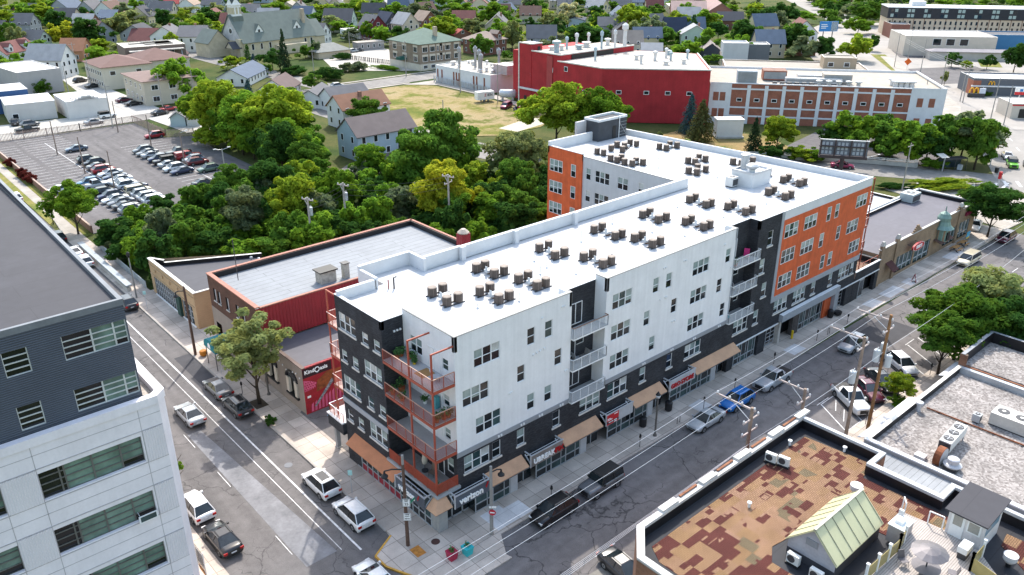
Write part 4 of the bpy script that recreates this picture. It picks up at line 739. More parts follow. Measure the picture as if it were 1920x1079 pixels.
st_cars = [
 ('suv', 9.0, -4.75, 180, cBK, 'black hatchback parked beside the pale concrete patch'), ('jeep', 14.9, -4.9, 180, cGR, 'grey off-road car with black hard top at the kerb'), ('sedan', 31.0, -4.85, 180, cSI, 'silver sedan parked ahead of the bright blue car'), ('suv', 36.6, -4.8, 180, cBL, 'bright blue car parked behind the silver sedan'), ('pickup', 43.4, -4.9, 180, cSI, 'silver pickup with open black bed at the kerb'),
 ('suv', 58.3, -6.7, 180, cSI, 'silver grey car driving along the street by the crossarm pole'), ('pickup', 46.0, -12.9, -123, cWH, 'white pickup with dented front in an angled bay'), ('sedan', 49.4, -13.1, -123, cMA, 'maroon sedan in an angled bay'), ('sedan', 52.5, -13.2, -123, cDK, 'black sedan in an angled bay beside maroon one'), ('suv', 57.8, -13.0, -123, cWH, 'white car alone in an angled bay by the tree'),
 ('minivan', 97.8, -4.8, 180, cBE, 'cream minivan parked before the brick shops'), ('suv', 112.6, -4.9, 180, cMA, 'dark red car parked under the street tree'), ('sedan', 115.2, .9, 195, cWH, 'white sedan beside the end of brick shops'), ('sedan', 8.2, -13.6, -97, cDK, 'dark sedan at the foot of the shingle roofed building'),
 ('suv', -4.35, 64.9, 90, cDK, 'dark car parked opposite the flat dark roof near bridge'), ('sedan', -4.4, 35.0, 90, cGR, 'grey sedan parked before the darker car by tree'), ('suv', -4.4, 30.0, 90, cDK, 'dark car with sunroof parked beside the street tree', 1), ('suv', -4.4, 12.2, 90, cWH, 'white car with sunroof parked behind another white car', 1), ('suv', -4.4, 6.6, 90, cWH, 'white car with roof rails nearest the street corner'), ('sedan', -7.2, -1.4, 90, cWH, 'white car entering at the bottom of the side street'),
 ('sedan', -8.85, 31.8, 90, cSI, 'silver sedan driving up the side street'), ('sedan', -14.3, 11.2, 90, cBK, 'black sedan parked beside the white office building'), ('suv', -14.3, 16.6, 90, cWH, 'white car half hidden behind the white office building'), ('suv', -4.2, 84.6, 90, cWH, 'white car parked beside the bridge barrier, nearer one'), ('sedan', -4.2, 90.0, 90, cWH, 'white car parked beside the bridge barrier, farther one'), ('suv', -4.2, 98.8, 90, cBK, 'black car parked at the far end of bridge'), ('suv', -4.2, 127, 90, cWH, 'white car parked along the green verge'),
 ('jeep', 162.2, 11.4, -152, (.12, .42, .02), 'bright green off-road car waiting at the junction'), ('suv', 163.8, 8.6, -152, cGR, 'dark car waiting beside the green one'), ('sedan', 169.0, 14.8, -152, cWH, 'white car queued behind the green one'), ('sedan', 134, 35.2, -58, (.25, .015, .07), 'magenta sedan behind the billboard post'), ('suv', 199, 35.8, -150, (.03, .1, .13), 'teal car behind the trees at the junction')]
for k, x, y, a, c, l, *sr in st_cars: car(k, x, y, a, c, l, sunroof=bool(sr))
lot = [('suv', 14.5, 146.9, cDK, 'dark car'), ('suv', 14.5, 143.2, cBK, 'black car'), ('sedan', 14.5, 139.6, cGR, 'grey sedan'), ('suv', 14.4, 136.2, cRD, 'red car'), ('sedan', 14.6, 132.6, cWH, 'white sedan'), ('sedan', 14.5, 129.2, (.03, .05, .10), 'slate blue sedan'), ('sedan', 14.6, 126.5, cWH, 'white sedan'), ('sedan', 14.4, 123.9, cSI, 'silver sedan'), ('suv', 14.6, 121.4, cWH, 'white car'), ('sedan', 15.0, 119.0, cNV, 'navy sedan'), ('minivan', 14.7, 116.3, cBE, 'beige minivan'), ('suv', 14.8, 113.6, cSI, 'silver car'), ('suv', 15.0, 111.0, cWH, 'white car'), ('suv', 15.0, 108.3, cWH, 'white car'),
 ('suv', 9.2, 128.2, (.02, .12, .25), 'blue car'), ('pickup', 9.6, 125.2, cSI, 'silver pickup'), ('sedan', 3.3, 127.0, cWH, 'white sedan'), ('suv', 9.6, 119.5, cBK, 'black car'), ('suv', 9.6, 116.4, cNV, 'navy car'), ('sedan', 9.6, 113.6, cWH, 'white sedan'), ('sedan', 9.8, 111.0, cGR, 'grey sedan'), ('sedan', 9.8, 108.2, cDK, 'dark sedan'), ('suv', 9.9, 105.4, cSI, 'silver car'),
 ('suv', 26.4, 147.2, cGR, 'grey car'), ('sedan', 26.3, 144.4, cGR, 'dark grey sedan'), ('sedan', 26.5, 141.6, cSI, 'silver sedan'), ('suv', 26.3, 137.4, cNV, 'navy car'), ('jeep', 26.3, 134.2, cBK, 'black boxy car'), ('sedan', 26.4, 131.2, cSI, 'silver sedan'), ('suv', 26.0, 127.6, cWH, 'white car'), ('sedan', 26.4, 124.4, cNV, 'navy sedan'),
 ('pickup', 31.6, 139.8, cBK, 'black pickup'), ('pickup', 31.9, 135.2, cRD, 'red pickup with cap'), ('suv', 31.8, 131.8, cSI, 'pale car'), ('suv', 31.7, 129.2, (.14, .01, .015), 'dark red car'), ('suv', 31.2, 122.2, cGN, 'grey green car'), ('sedan', 31.3, 114.6, cBK, 'black sedan'), ('sedan', 31.3, 110.2, cWH, 'white sedan'), ('sedan', 26.4, 112.8, cDK, 'dark sedan'), ('sedan', 32.3, 104, cSI, 'silver sedan'), ('suv', 33.5, 160, cRD, 'red car alone'), ('sedan', 15.4, 158.9, (.10, .13, .18), 'blue grey sedan alone')]
for k, x, y, c, l in lot:
    r = 'the left row' if x < 12 else 'the second row' if x < 20 else 'the middle row' if x < 29 else 'the right row'
    car(k, x, y, random.choice((0, 180))+random.uniform(-3, 3), c, l+' parked in '+r+' of the big lot' if 'alone' not in l else l+' in the empty back of the lot', -.02, 'cars parked in the big lot', near=False, cap='cap' in l)
for k, x, y, a, c, l in [('suv', 11.5, 198.4, 80, cBK, 'black car at the corner of the white garages'), ('suv', 14, 194.1, 8, cGR, 'grey car parked before the white garages'), ('pickup', 11.8, 187.4, 4, cBK, 'black pickup behind the long lot fence'), ('sedan', 27.2, 185.8, 4, cSI, 'silver car half hidden by the lot fence'), ('jeep', 32.3, 191.4, 4, cWH, 'white off-road car by the white garage wall'), ('suv', 43.2, 254.5, 20, cBK, 'black car in the alley beside tan apartments, farther'), ('sedan', 43.3, 241.5, 20, cDK, 'dark car in the alley beside tan apartments, nearer'), ('sedan', 43, 210.9, 10, cMA, 'dark red sedan beside the cream brick flats'), ('sedan', 43.3, 203.8, 8, cBK, 'black sedan beside the cream brick flats'), ('sedan', 44.4, 186, 10, cBK, 'black sedan above the pale blue garage'), ('sedan', 48.1, 189.8, 10, cRD, 'red sedan above the pale blue garage'),
   ('suv', 61.6, 99.8, 0, cNV, 'navy car beside the pale blue house'), ('suv', 66.1, 101.4, 0, cWH, 'white car beside the pale blue house'), ('sedan', 62.2, 94.9, 0, cSI, 'silver sedan in the lot by blue house'), ('pickup', 72.6, 103.4, 30, cGR, 'grey pickup at the end of blue house'), ('minivan', 121.1, 129.8, 205, (.2, .01, .05), 'maroon minivan on the dry field'), ('pickup', 119.6, 123, 240, cNV, 'dark blue pickup beside the red shed'), ('suv', 101.7, 189.5, 0, cSI, 'silver car on the street before the school'), ('sedan', 104.2, 297.9, 20, cWH, 'white car near the church'), ('suv', 147.2, 254.6, 0, cSI, 'silver car parked by the grey hut'), ('sedan', 150.2, 255.2, 0, cDK, 'dark car parked by the grey hut')]:
    car(k, x, y, a, c, l, -.05, near=False)
# ---------------------------------------------------------------- left office building
O = thing('office_building', 'white precast office block with blue grey corrugated upper storeys', 'building')
precast = M('precast_panel', (.72, .68, .71), .85, var=.06, sc=.6, streak=.03); ribbed = corrugated('precast_ribbed', (.69, .65, .68), .16, True, .85, .04); corr = corrugated('blue_corrugated', (.060, .072, .098), .15, False, .5, .08); slate_roof = membrane('slate_roof', (.050, .049, .058), 2.2, .8, -.35)
win_frame = M('pale_window_frame', (.50, .51, .50), .4); win_dk = M('dark_window_frame', (.12, .12, .11), .5); gl_green = glass('shaded_green_glass', (.13, .20, .165), .12); gl_dk = glass('office_dark_glass', (.01, .011, .012), .05)
ow = MB(); YF = 5.05; XR = -18.1
rows = [(14.4, 16.42), (10.0, 12.02), (5.6, 7.6), (1.2, 3.2)]
cols_ = [(-26.45, -20.2), (-36.5, -28.5), (-46, -38.5)]
wall(ow, (-50, YF), FX, 50+XR-.6, 0, 18.4, precast, [(a+50, z0, b+50, z1) for a, b in cols_ for z0, z1 in rows], .35)
wall(ow, (XR, YF+.6), (0, 1), 45, 0, 18.4, precast)
ow.face([(XR-.6, YF, 0), (XR, YF+.6, 0), (XR, YF+.6, 18.4), (XR-.6, YF, 18.4)], precast)
for a, b in ((-20.05, -18.75), (-28.4, -26.5), (-38.4, -36.6)):
    for z0, z1 in rows: ow.box(a, YF-.05, z0-.1, b, YF+.02, z1+.3, ribbed)
for z0, z1 in rows:
    for zz in (z1+.35, z0-.12, z1+1.35): ow.box(-50, YF-.035, zz-.03, XR-.62, YF+.02, zz+.03, M('panel_joint', (.40, .38, .39), .9)) if zz < z1+1 else ow.box(-50, YF-.012, zz-.02, XR-.62, YF+.02, zz+.02, M('panel_joint', (.40, .38, .39)))
for x in (-20.08, -26.48, -28.5, -36.5): ow.box(x-.02, YF-.012, 0, x+.02, YF+.01, 18.4, M('panel_joint', (.40, .38, .39)))
ow.prism([(-50, YF-.08), (XR-.62, YF-.08), (XR+.08, YF+.6), (XR+.08, 50), (XR-.5, 50), (XR-.5, YF+.75), (XR-.9, YF+.45), (-50, YF+.45)], 18.4, 19.0, precast)
ow.box(-50, YF+.45, 18.1, XR-.5, 50, 18.55, gravel('roof_ballast', (.30, .26, .22), (.50, .45, .40), 14)); ow.build('precast_wall', O)
def office_win(x0, x1, z0, z1, y, spec, fr):
    t = bpy.data.objects.new('window', None); COL.objects.link(t); t.parent = O; f = MB(); g = MB()
    for x, m in spec:
        f.box(x0+x*(x1-x0)-.05, y-.06, z0, x0+x*(x1-x0)+.05, y+.04, z1, fr)
    for k in range(5): z = z0+(z1-z0)*k/4; f.box(x0, y-.05, z-.035, x1, y+.03, z+.035, fr)
    for (a, m), (b, _) in zip(spec, spec[1:]):
        for k in range(4):
            z = z0+(z1-z0)*k/4; mm = m if m is not None else gl_green
            if mm is gl_green and k == 0 and a > .5: mm = gl_dk
            g.face([(x0+a*(x1-x0), y+.01, z), (x0+b*(x1-x0), y+.01, z), (x0+b*(x1-x0), y+.01, z+(z1-z0)/4), (x0+a*(x1-x0), y+.01, z+(z1-z0)/4)], mm)
    f.build('window_frame', t); g.build('pane', t)
for i, (z0, z1) in enumerate(rows):
    office_win(-26.45, -20.2, z0, z1, YF+.28, [(0, gl_dk), (.19, gl_dk), (.235, gl_green), (.5, gl_green), (.78, gl_green), (1, None)], win_dk)
    office_win(-36.5, -28.5, z0, z1, YF+.28, [(0, gl_dk), (.2, gl_green), (.5, gl_green), (.78, gl_green), (1, None)], win_dk)
b = MB(); b.box(-21.5, YF-.28, 9.95, -20.25, YF-.22, 10.5, frame_white); b.box(-21.4, YF-.285, 10.02, -20.35, YF-.281, 10.43, glass_g); b.bar((-21.4, YF-.25, 10.5), (-21.4, YF+.2, 10.6), .04, .04, alu); b.build('open_casement', O)
up = MB(); YU = 5.7; XU = -19.41
uw = [(-23.28, 22.98, -19.5, 24.62), (-26.52, 22.98, -25.15, 24.62), (-34.5, 22.98, -30, 24.62), (-23.3, 19.32, -19.5, 20.88), (-26.52, 19.3, -25.17, 20.92), (-34.5, 19.3, -30, 20.9)]
wall(up, (-50, YU), FX, 50+XU, 18.5, 26.0, corr, [(a+50, c, b+50, d) for a, c, b, d in uw], .2, win_frame)
wall(up, (XU, YU), (0, 1), 38, 18.5, 26.0, corr); up.box(-50, YU-.12, 18.55, XU+.05, YU, 18.95, M('dark_gutter', (.012, .014, .022), .5)); up.build('corrugated_wall', O)
for a, c, b_, d in uw: office_win(a, b_, c, d, YU+.12, [(0, gl_dk), (.45, gl_green), (.8, gl_green), (1, None)] if b_-a > 2 else [(0, gl_dk), (1, None)], win_frame)
rf = MB(); rf.prism([(-50, YU+.2), (XU-.2, YU+.2), (XU+.35, 44), (-50, 44)], 25, 25.72, slate_roof); 
rf.prism([(-50, YU-.03), (XU+.03, YU-.03), (XU+.55, 44), (XU+.3, 44), (XU-.24, YU+.22), (-50, YU+.22)], 25.6, 26.02, M('roof_edge', (.16, .17, .19), .4)); rf.build('roof', O)
t = thing('banner_sign', 'barred metal frame with white sign beside the white office building', 'sign'); b = MB(); X = -17.2
for k in range(12): b.bar((X, 7.3, 1+k*.18), (X, 9.2, 1+k*.18), .03, .03, black_m)
b.box(X-.03, 7.2, 0, X+.03, 7.28, 3.2, alu); b.box(X-.03, 9.2, 0, X+.03, 9.28, 3.2, alu); b.build('frame', t); b = MB(); b.box(X+.03, 7.5, 1.5, X+.06, 8.9, 2.7, sgn_w); b.box(X+.03, 7.6, .6, X+.06, 8.8, 1.1, M('orange_plate', (.5, .2, .03), .6)); b.build('panel', t)
b = MB(); b.box(X+.065, 7.9, 2.0, X+.07, 8.5, 2.3, sgn_b); b.build('mark', t)
# ---------------------------------------------------------------- beige shop by the bridge
bz = brick('beige_brick', (.50, .34, .20), (.46, .31, .18), (.44, .32, .20), .4, .12, .008, .08); pale_coping = M('pale_coping', (.62, .60, .56), .6)
t = thing('shop_building', 'beige brick one storey shop with wide glazed front by the bridge', 'building'); b = MB()
wall(b, (.1, 67.2), FY, 15.9, 0, 5.0, bz, [(1.2, .15, 10.4, 2.7), (11.3, .15, 14.6, 2.7)], .2, black_m); wall(b, (.1, 51.3), FX, 11.5, 0, 5.0, bz); wall(b, (12.8, 59), (-1, .62), 12, 0, 5, bz)
b.box(-.02, 51.6, 2.95, .1, 67, 3.05, M('beige_ledge', (.42, .30, .18), .8)); b.box(-.02, 51.6, 4.3, .1, 67, 4.38, M('beige_ledge', (.42, .30, .18)))
for k in range(5): b.box(-.05, 54+k*2.7, 3.6, .1, 54.3+k*2.7, 4.0, M('beige_ledge', (.42, .30, .18)))
b.build('wall', t); b = MB(); b.prism([(.3, 51.5), (11.4, 51.5), (12.6, 58.8), (.3, 66.8)], 4.2, 4.45, membrane('dark_roof_a', (.07, .07, .082), 2.2, .75, .1)); b.build('roof', t)
b = MB(); b.box(0, 51.2, 5.0, .45, 67.3, 5.12, pale_coping); b.box(.45, 51.2, 5.0, 3.5, 51.55, 5.1, pale_coping); b.prism([(1.3, 64.6), (12.9, 59.0), (12.9, 58.6), (1.3, 64.2)], 4.3, 5.0, black_m, pale_coping); b.prism([(.4, 67.1), (1.6, 64.9), (1.3, 64.6), (.4, 66.4)], 4.3, 5.2, black_m, pale_coping); b.build('parapet', t)
g = MB(); f = MB(); g.face([(.3, 66, .15), (.3, 52.6, .15), (.3, 52.6, 2.7), (.3, 66, 2.7)], glass_g)
for k in range(13): y = 66-k*.77; f.box(.15, y-.04, .15, .28, y+.04, 2.7, alu)
for k in range(4): y = 55.9-k*1.1; f.box(.15, y-.04, .15, .28, y+.04, 2.7, alu)
for z in (.9, 1.8): f.box(.18, 52.6, z, .26, 66, z+.06, alu)
f.box(-.05, 52, 0, .16, 66, .14, white_m); f.build('window_frame', t); g.build('glass', t); b = MB(); b.box(-.25, 56.2, .1, .2, 57.4, 2.9, M('dark_green_door', (.02, .06, .05), .6)); b.build('door', t)
def rtu(x, y, z, lx, ly, lz, label, col=(.50, .52, .52), fans=1, rz=0):
    t = thing('roof_unit', label, 'air conditioner', (x, y, z), rz); m = M('unit_%d' % int(col[0]*100), col, .5, .1, var=.1); b = MB(); b.box(-lx/2, -ly/2, .15, lx/2, ly/2, lz, m); b.box(-lx/2+.1, -ly/2-.01, .25, lx/2-.1, -ly/2+.02, lz*.8, dark_m); b.box(-lx/2, -ly/2+.1, 0, lx/2, ly/2-.1, .15, dark_m); b.build('casing', t)
    for k in range(fans): x_ = -lx/2+lx*(k+.5)/fans; r = min(ly, lx/fans)*.34; b = MB(); b.cyl(x_, 0, lz, lz+.03, r, 14, dark_m); b.cyl(x_, 0, lz+.03, lz+.06, r*.35, 8, m); b.build('fan', t)
    return t
rtu(7.3, 54.2, 4.45, 2.2, 1.4, 1.0, 'grey rooftop unit on the beige shop roof'); 
def vent(x, y, z, h, r, label, m=None, grp=None): b = MB(); b.lathe(x, y, [(r, z), (r, z+h*.7), (r*1.7, z+h*.72), (r*1.7, z+h*.9), (r*.3, z+h)], 10, m or M('galvanised', (.42, .44, .46), .4, .3)); return tag(b.build('roof_vent'), label, 'roof vent', grp)
vent(10.6, 57.0, 4.45, 1.2, .12, 'thin pipe vent on the dark beige shop roof'); vent(11.5, 56.6, 4.45, .9, .12, 'thin pipe vent on the dark beige shop roof')
# ---------------------------------------------------------------- brick shop with lower arched part
br = brick('brown_brick', (.085, .04, .028), (.12, .055, .038), (.09, .065, .05), .26, .09, .012, .25); red_side = corrugated('red_siding', (.30, .018, .025), .4, True, .55, .12); taupe = M('taupe_render', (.27, .23, .195), .85, var=.08, sc=.8, streak=.05); tile_cop = M('tile_coping', (.33, .14, .10), .7, var=.2, sc=2)
t = thing('brick_building', 'two storey brown brick building with patched grey roof and red side', 'building'); b = MB()
wall(b, (.3, 46), FY, 13, 5.3, 9.4, br, [(1.3, 6.4, 2.1, 8.0), (2.5, 6.4, 3.3, 8.0), (4.8, 6.4, 5.6, 8.0), (7.5, 6.4, 8.3, 8.0), (9, 6.4, 9.8, 8.0)], .2, black_m); wall(b, (.28, 46.02), FY, 13.04, 0, 5.3, taupe, [(.8, .3, 2.3, 3.4), (10, .3, 11.4, 3.0)], .3, black_m); wall(b, (30, 46), (-1, 0), 29.7, 0, 9.4, br); wall(b, (30, 33), (0, 1), 13, 0, 9.4, br)
b.build('wall', t); b = MB(); wall(b, (.3, 33), FX, 29.7, 5.0, 9.3, red_side); b.build('red_side_wall', t)
b = MB(); b.prism([(.6, 33.2), (29.8, 33.2), (29.8, 45.7), (.6, 45.7)], 8.3, 8.75, membrane('patched_roof', (.24, .255, .275), 1.05, .42, .2)); b.build('roof', t)
b = MB(); b.box(.22, 32.9, 9.4, .75, 46.05, 9.52, tile_cop); b.box(.75, 45.65, 9.4, 30, 46.1, 9.5, tile_cop); b.box(.75, 32.92, 9.25, 30, 33.25, 9.38, tile_cop); b.box(.72, 45.5, 8.6, 30, 45.66, 9.4, black_m); b.box(29.7, 33.2, 8.6, 30.05, 46, 9.5, tile_cop); b.box(29.55, 33.2, 8.6, 29.7, 45.6, 9.4, black_m); b.build('coping', t)
for a in (1.3, 2.5, 4.8, 7.5, 9): g = MB(); g.face([(.45, 46-a, 6.4), (.45, 46-a-.8, 6.4), (.45, 46-a-.8, 8.0), (.45, 46-a, 8.0)], glass_d); g.box(.2, 46-a-.85, 6.28, .4, 46-a+.05, 6.4, sill_m); g.box(.36, 46-a-.44, 6.4, .44, 46-a-.36, 8.0, frame_white); g.build('window', t)
b = MB(); b.box(9.6, 35.2, 8.75, 11.6, 36.6, 10.2, M('stained_stone', (.40, .38, .33), .9, var=.3, sc=3)); b.box(9.4, 35.0, 10.2, 11.8, 36.8, 10.35, black_m); b.build('chimney', t)
b = MB(); b.box(12.6, 35.0, 8.75, 13.3, 35.7, 10.6, M('stained_stone', (.40, .38, .33))); b.box(12.5, 34.9, 10.6, 13.4, 35.8, 10.7, dark_m); b.build('chimney', t); b = MB(); b.box(28.6, 32.6, 8.5, 30, 33.8, 11.0, red_side); b.lathe(29.3, 33.2, [(.7, 11.0), (.8, 11.15), (.3, 11.6)], 10, M('cap_stone', (.42, .36, .30), .8)); b.build('chimney', t)
b = MB(); b.tube([(2.2, 41.4, 9.5), (2.2, 41.4, 14.6)], .05, 5, dark_m); tag(b.build('antenna_mast'), 'thin dark antenna mast on the brick coping', 'mast')
t = thing('arched_building', 'low taupe shop with arched windows and a red painted side wall', 'building'); b = MB()
arches = [(1.0, 1.35, 3.2, 3.5), (4.9, 1.35, 7.3, 3.6)]
wall(b, (.6, 33), FY, 8.9, 0, 5.5, taupe, [(.6, 1.4, 2.9, 3.6), (5.2, 1.4, 7.6, 3.6)], .3, taupe); b.build('wall', t)
for y0 in (32.4, 27.8):
    w = MB(); yc = y0-1.15
    w.face([(.82, y0, 1.4), (.82, y0-2.4, 1.4), (.82, y0-2.4, 3.6), (.82, y0, 3.6)], glass_d)
    for s in (0, 1.75): w.box(.45, y0-s-.55, 1.45, .75, y0-s, 3.3, M('cream_column', (.55, .50, .42), .7))
    w.tube([(.55, yc+1.25*cos(a), 3.25+.95*sin(a)) for a in [pi*k/12 for k in range(13)]], .13, 6, black_m); w.tube([(.56, yc+1.1*cos(a), 3.3+.8*sin(a)) for a in [pi*k/12 for k in range(13)]], .12, 6, black_m)
    w.face([(.59, yc+1.2*cos(a), 3.3+.9*sin(a)) for a in [pi*k/12 for k in range(13)]], glass_d); w.box(.35, y0-2.5, 1.25, .8, y0+.1, 1.42, black_m); w.build('arched_window', t)
mural = MB(); bg = M('mural_red', (.30, .012, .02), .7, var=.25, sc=.6); wall(mural, (.6, 24.1), FX, 10.4, 0, 5.5, bg); mural.build('painted_wall', t)
b = MB(); yy = 24.09
b.box(.62, yy-.02, 4.35, 4.0, yy, 5.4, M('mural_dark', (.03, .008, .012), .7)); pink = M('mural_pink', (.60, .10, .20), .7); brown = M('mural_brown', (.24, .06, .015), .7, var=.5, sc=2)
b.face([(.64, yy-.012, 2.75), (1.9, yy-.012, 2.85), (2.1, yy-.012, 3.4), (1.5, yy-.012, 3.8), (.64, yy-.012, 4.1)], pink)
for k in range(20): b.box(.7+(k % 5)*.26+(k//5 % 2)*.12, yy-.024, 2.85+(k//5)*.27, .82+(k % 5)*.26+(k//5 % 2)*.12, yy-.014, 2.98+(k//5)*.27, bg)
b.face([(2.0, yy-.03, 2.3), (3.6, yy-.03, 2.6), (5.2, yy-.03, 4.2), (3.4, yy-.03, 4.3), (2.2, yy-.03, 3.6)], brown)
for k in range(12): x = 1.2+k*.42; b.face([(x, yy-.016, .15), (x+.28, yy-.016, .15), (x+.34, yy-.016, 1.2+.13*k), (x+.08, yy-.016, 1.0+.12*k)], pink)
b.face([(1.6, yy-.04, .7), (1.8, yy-.04, .6), (4.1, yy-.04, 2.9), (3.9, yy-.04, 3.3)], M('mural_grey', (.22, .22, .24), .7, var=.7, sc=5)); b.box(.9, yy-.03, 1.9, 1.3, yy-.01, 2.15, sgn_w); b.build('mural', t)
lettering('Kind', .62, white_letter, (1.4, yy-.03, 4.95), 0, t, .02, .012); lettering('asis', .62, white_letter, (3.1, yy-.03, 4.93), 0, t, .02, .012)
b = MB(); b.tube([(2.3+.27*cos(a), yy-.05, 4.93+.27*sin(a)) for a in [2*pi*k/16 for k in range(17)]], .055, 5, white_letter); b.box(2.2, yy-.045, 4.5, 2.4, yy-.02, 4.7, M('mural_grey', (.22, .22, .24))); b.build('lettering', t)
b = MB(); b.prism([(.8, 24.3), (11, 24.3), (11, 33), (.8, 33)], 4.6, 4.85, membrane('low_roof', (.115, .112, .128), 2.4, .85, -.35)); b.build('roof', t); b = MB(); b.box(.55, 24.0, 5.5, .95, 33, 5.6, M('brown_coping', (.10, .06, .05), .6)); b.box(.95, 24.0, 5.5, 11, 24.32, 5.58, red_side); b.build('coping', t)
tl = MB(); [tl.cyl(.5, 24.6+k*.75, 4.2+.25*sin(k*1.3), 4.35+.25*sin(k*1.3), .06, 6, white_m) for k in range(11)]; tag(tl.build('string_lights'), 'string of small white bulbs along the taupe wall', 'string lights')
t = thing('entrance_canopy', 'teal fabric canopy with white lettering over the pavement', 'canopy'); b = MB(); teal = M('teal_fabric', (.005, .17, .20), .7, var=.12)
prof = [(39.0, 2.35), (39.05, 2.9), (39.45, 3.35), (40.2, 3.6), (40.9, 3.6), (41.7, 3.35), (42.15, 2.9), (42.2, 2.35)]
for (y0, z0), (y1, z1) in zip(prof, prof[1:]): b.face([(-2.7, y0, z0), (.3, y0, z0), (.3, y1, z1), (-2.7, y1, z1)], teal)
b.face([(-2.7, y, z) for y, z in prof], teal); b.build('cover', t); b = MB(); [b.cyl(-2.6, y, 0, 2.5, .05, 6, dark_m) for y in (39.3, 41.9)]; b.build('post', t)
lettering('Kind', .62, white_letter, (-1.1, 39.0, 2.62), 0, t, .01, .01); b = MB(); b.face([(-2.715, 40.2, 2.55), (-2.715, 41.0, 2.55), (-2.715, 40.95, 3.0), (-2.715, 40.6, 3.3), (-2.715, 40.25, 3.0)], white_letter); b.build('emblem', t)
# ---------------------------------------------------------------- shingle roofed building (bottom right)
def shingle(name):
    m, t, p = nodes(name); v = coords(t); s = nn(t, 'ShaderNodeSeparateXYZ'); t.links.new(v, s.inputs[0])
    def cell(sx, sy, ox=0):
        c = nn(t, 'ShaderNodeCombineXYZ'); t.links.new(mth(t, 'FLOOR', mth(t, 'DIVIDE', mth(t, 'ADD', s.outputs[0], ox), sx)), c.inputs[0]); t.links.new(mth(t, 'FLOOR', mth(t, 'DIVIDE', s.outputs[1], sy)), c.inputs[1]); w = nn(t, 'ShaderNodeTexWhiteNoise'); t.links.new(c.outputs[0], w.inputs['Vector']); return w.outputs['Value']
    lo = noise(t, v, .13, 2); a = cell(1.15, .62); b2 = cell(.62, .42, .3); g = cell(.9, 1.3, .7)
    maroon = mth(t, 'GREATER_THAN', mth(t, 'ADD', mth(t, 'ADD', mth(t, 'MULTIPLY', a, .5), mth(t, 'MULTIPLY', b2, .25)), mth(t, 'MULTIPLY', lo, 1.0)), .925)
    grey = mth(t, 'GREATER_THAN', mth(t, 'ADD', mth(t, 'MULTIPLY', g, .5), mth(t, 'MULTIPLY', noise(t, v, .2, 1), .9)), .96)
    tan = mix(t, (.27, .165, .085), (.31, .185, .125), a); col = mix(t, tan, (.165, .13, .08), grey); col = mix(t, col, (.105, .034, .028), maroon)
    k = nn(t, 'ShaderNodeTexBrick'); k.inputs['Scale'].default_value = 1; k.inputs['Brick Width'].default_value = .26; k.inputs['Row Height'].default_value = .13; k.inputs['Mortar Size'].default_value = .016; k.inputs[1].default_value = (1, 1, 1, 1); k.inputs[2].default_value = (.82, .82, .82, 1); k.inputs[3].default_value = (.42, .4, .4, 1)
    jit = nn(t, 'ShaderNodeVectorMath', operation='ADD'); nz = nn(t, 'ShaderNodeTexNoise'); nz.inputs['Scale'].default_value = 2.5; t.links.new(v, nz.inputs['Vector']); sc = nn(t, 'ShaderNodeVectorMath', operation='SCALE'); sc.inputs['Scale'].default_value = .09; t.links.new(nz.outputs[1], sc.inputs[0]); t.links.new(v, jit.inputs[0]); t.links.new(sc.outputs[0], jit.inputs[1]); t.links.new(jit.outputs[0], k.inputs[0])
    col = mix(t, col, k.outputs[0], 1.0, 'MULTIPLY'); col = mix(t, col, (.5, .5, .5), 0.0)
    f = ramp(t, noise(t, v, .5, 5), .3, .7, .85, 1.15); n2 = nn(t, 'ShaderNodeVectorMath', operation='SCALE'); t.links.new(col, n2.inputs[0]); t.links.new(f, n2.inputs['Scale']); t.links.new(n2.outputs[0], p.inputs['Base Color']); p.inputs['Roughness'].default_value = .9; p.inputs['Specular IOR Level'].default_value = .15
    bump(t, p, k.outputs['Fac'], .5, -.02); return m
sh = shingle('patchwork_shingles'); tar = membrane('tar_roof', (.026, .027, .033), 1.6, .7, -.5); tarw = M('tar_upstand', (.008, .008, .011), .45, var=.4); stone_cop = M('stone_coping', (.50, .48, .46), .85, var=.15, sc=1.5); rb_ = brick('red_brown_brick', (.20, .075, .04), (.28, .12, .06), (.20, .15, .12), .24, .08, .012, .35)
T = thing('shingle_roof_building', 'brick building with patchwork tan and maroon shingle roof and deck', 'building')
out = [(2.9, -18.6), (23.3, -18.6), (23.3, -25.8), (21.4, -25.8), (21.4, -30.6), (23.3, -30.6), (23.3, -60), (.6, -60), (.6, -20.6)]
b = MB(); n = len(out)
for i in range(n):
    p, q = out[i], out[(i+1) % n]; d = Vector((p[0]-q[0], p[1]-q[1])); L = d.length; d /= L; wall(b, q, (d.x, d.y), L, -.1, 10.8, rb_ if i else M('red_brick_front', (.2, .08, .05), .9, var=.3, sc=4))
b.build('wall', T)
inn = [(3.2, -19.05), (22.95, -19.05), (22.95, -25.4), (20.95, -25.4), (20.95, -31.0), (22.95, -31.0), (22.95, -59), (1.1, -59), (1.1, -20.85)]
b = MB(); b.prism(inn, 9.4, 10.0, tar)
b.build('roof', T); b = MB()
b.prism([(2.95, -19.95), (16.9, -19.9), (16.9, -20.6), (18.0, -20.6), (18.0, -19.9), (22.0, -19.9), (22.5, -25.1), (20.4, -25.6), (20.6, -32.2), (18.5, -32.2), (15.6, -29.9), (15.2, -26.2), (9.5, -25.3), (8.9, -25.2), (7.6, -26.0), (7.2, -60), (2.2, -60), (2.2, -21.2)], 10.0, 10.035, sh); b.prism([(20.3, -35.2), (21.8, -35.0), (21.9, -38.8), (20.8, -39.5), (20.1, -43), (16.5, -44), (16.5, -39), (18.6, -37.5)], 10.0, 10.04, sh); b.build('shingles', T)
b = MB()
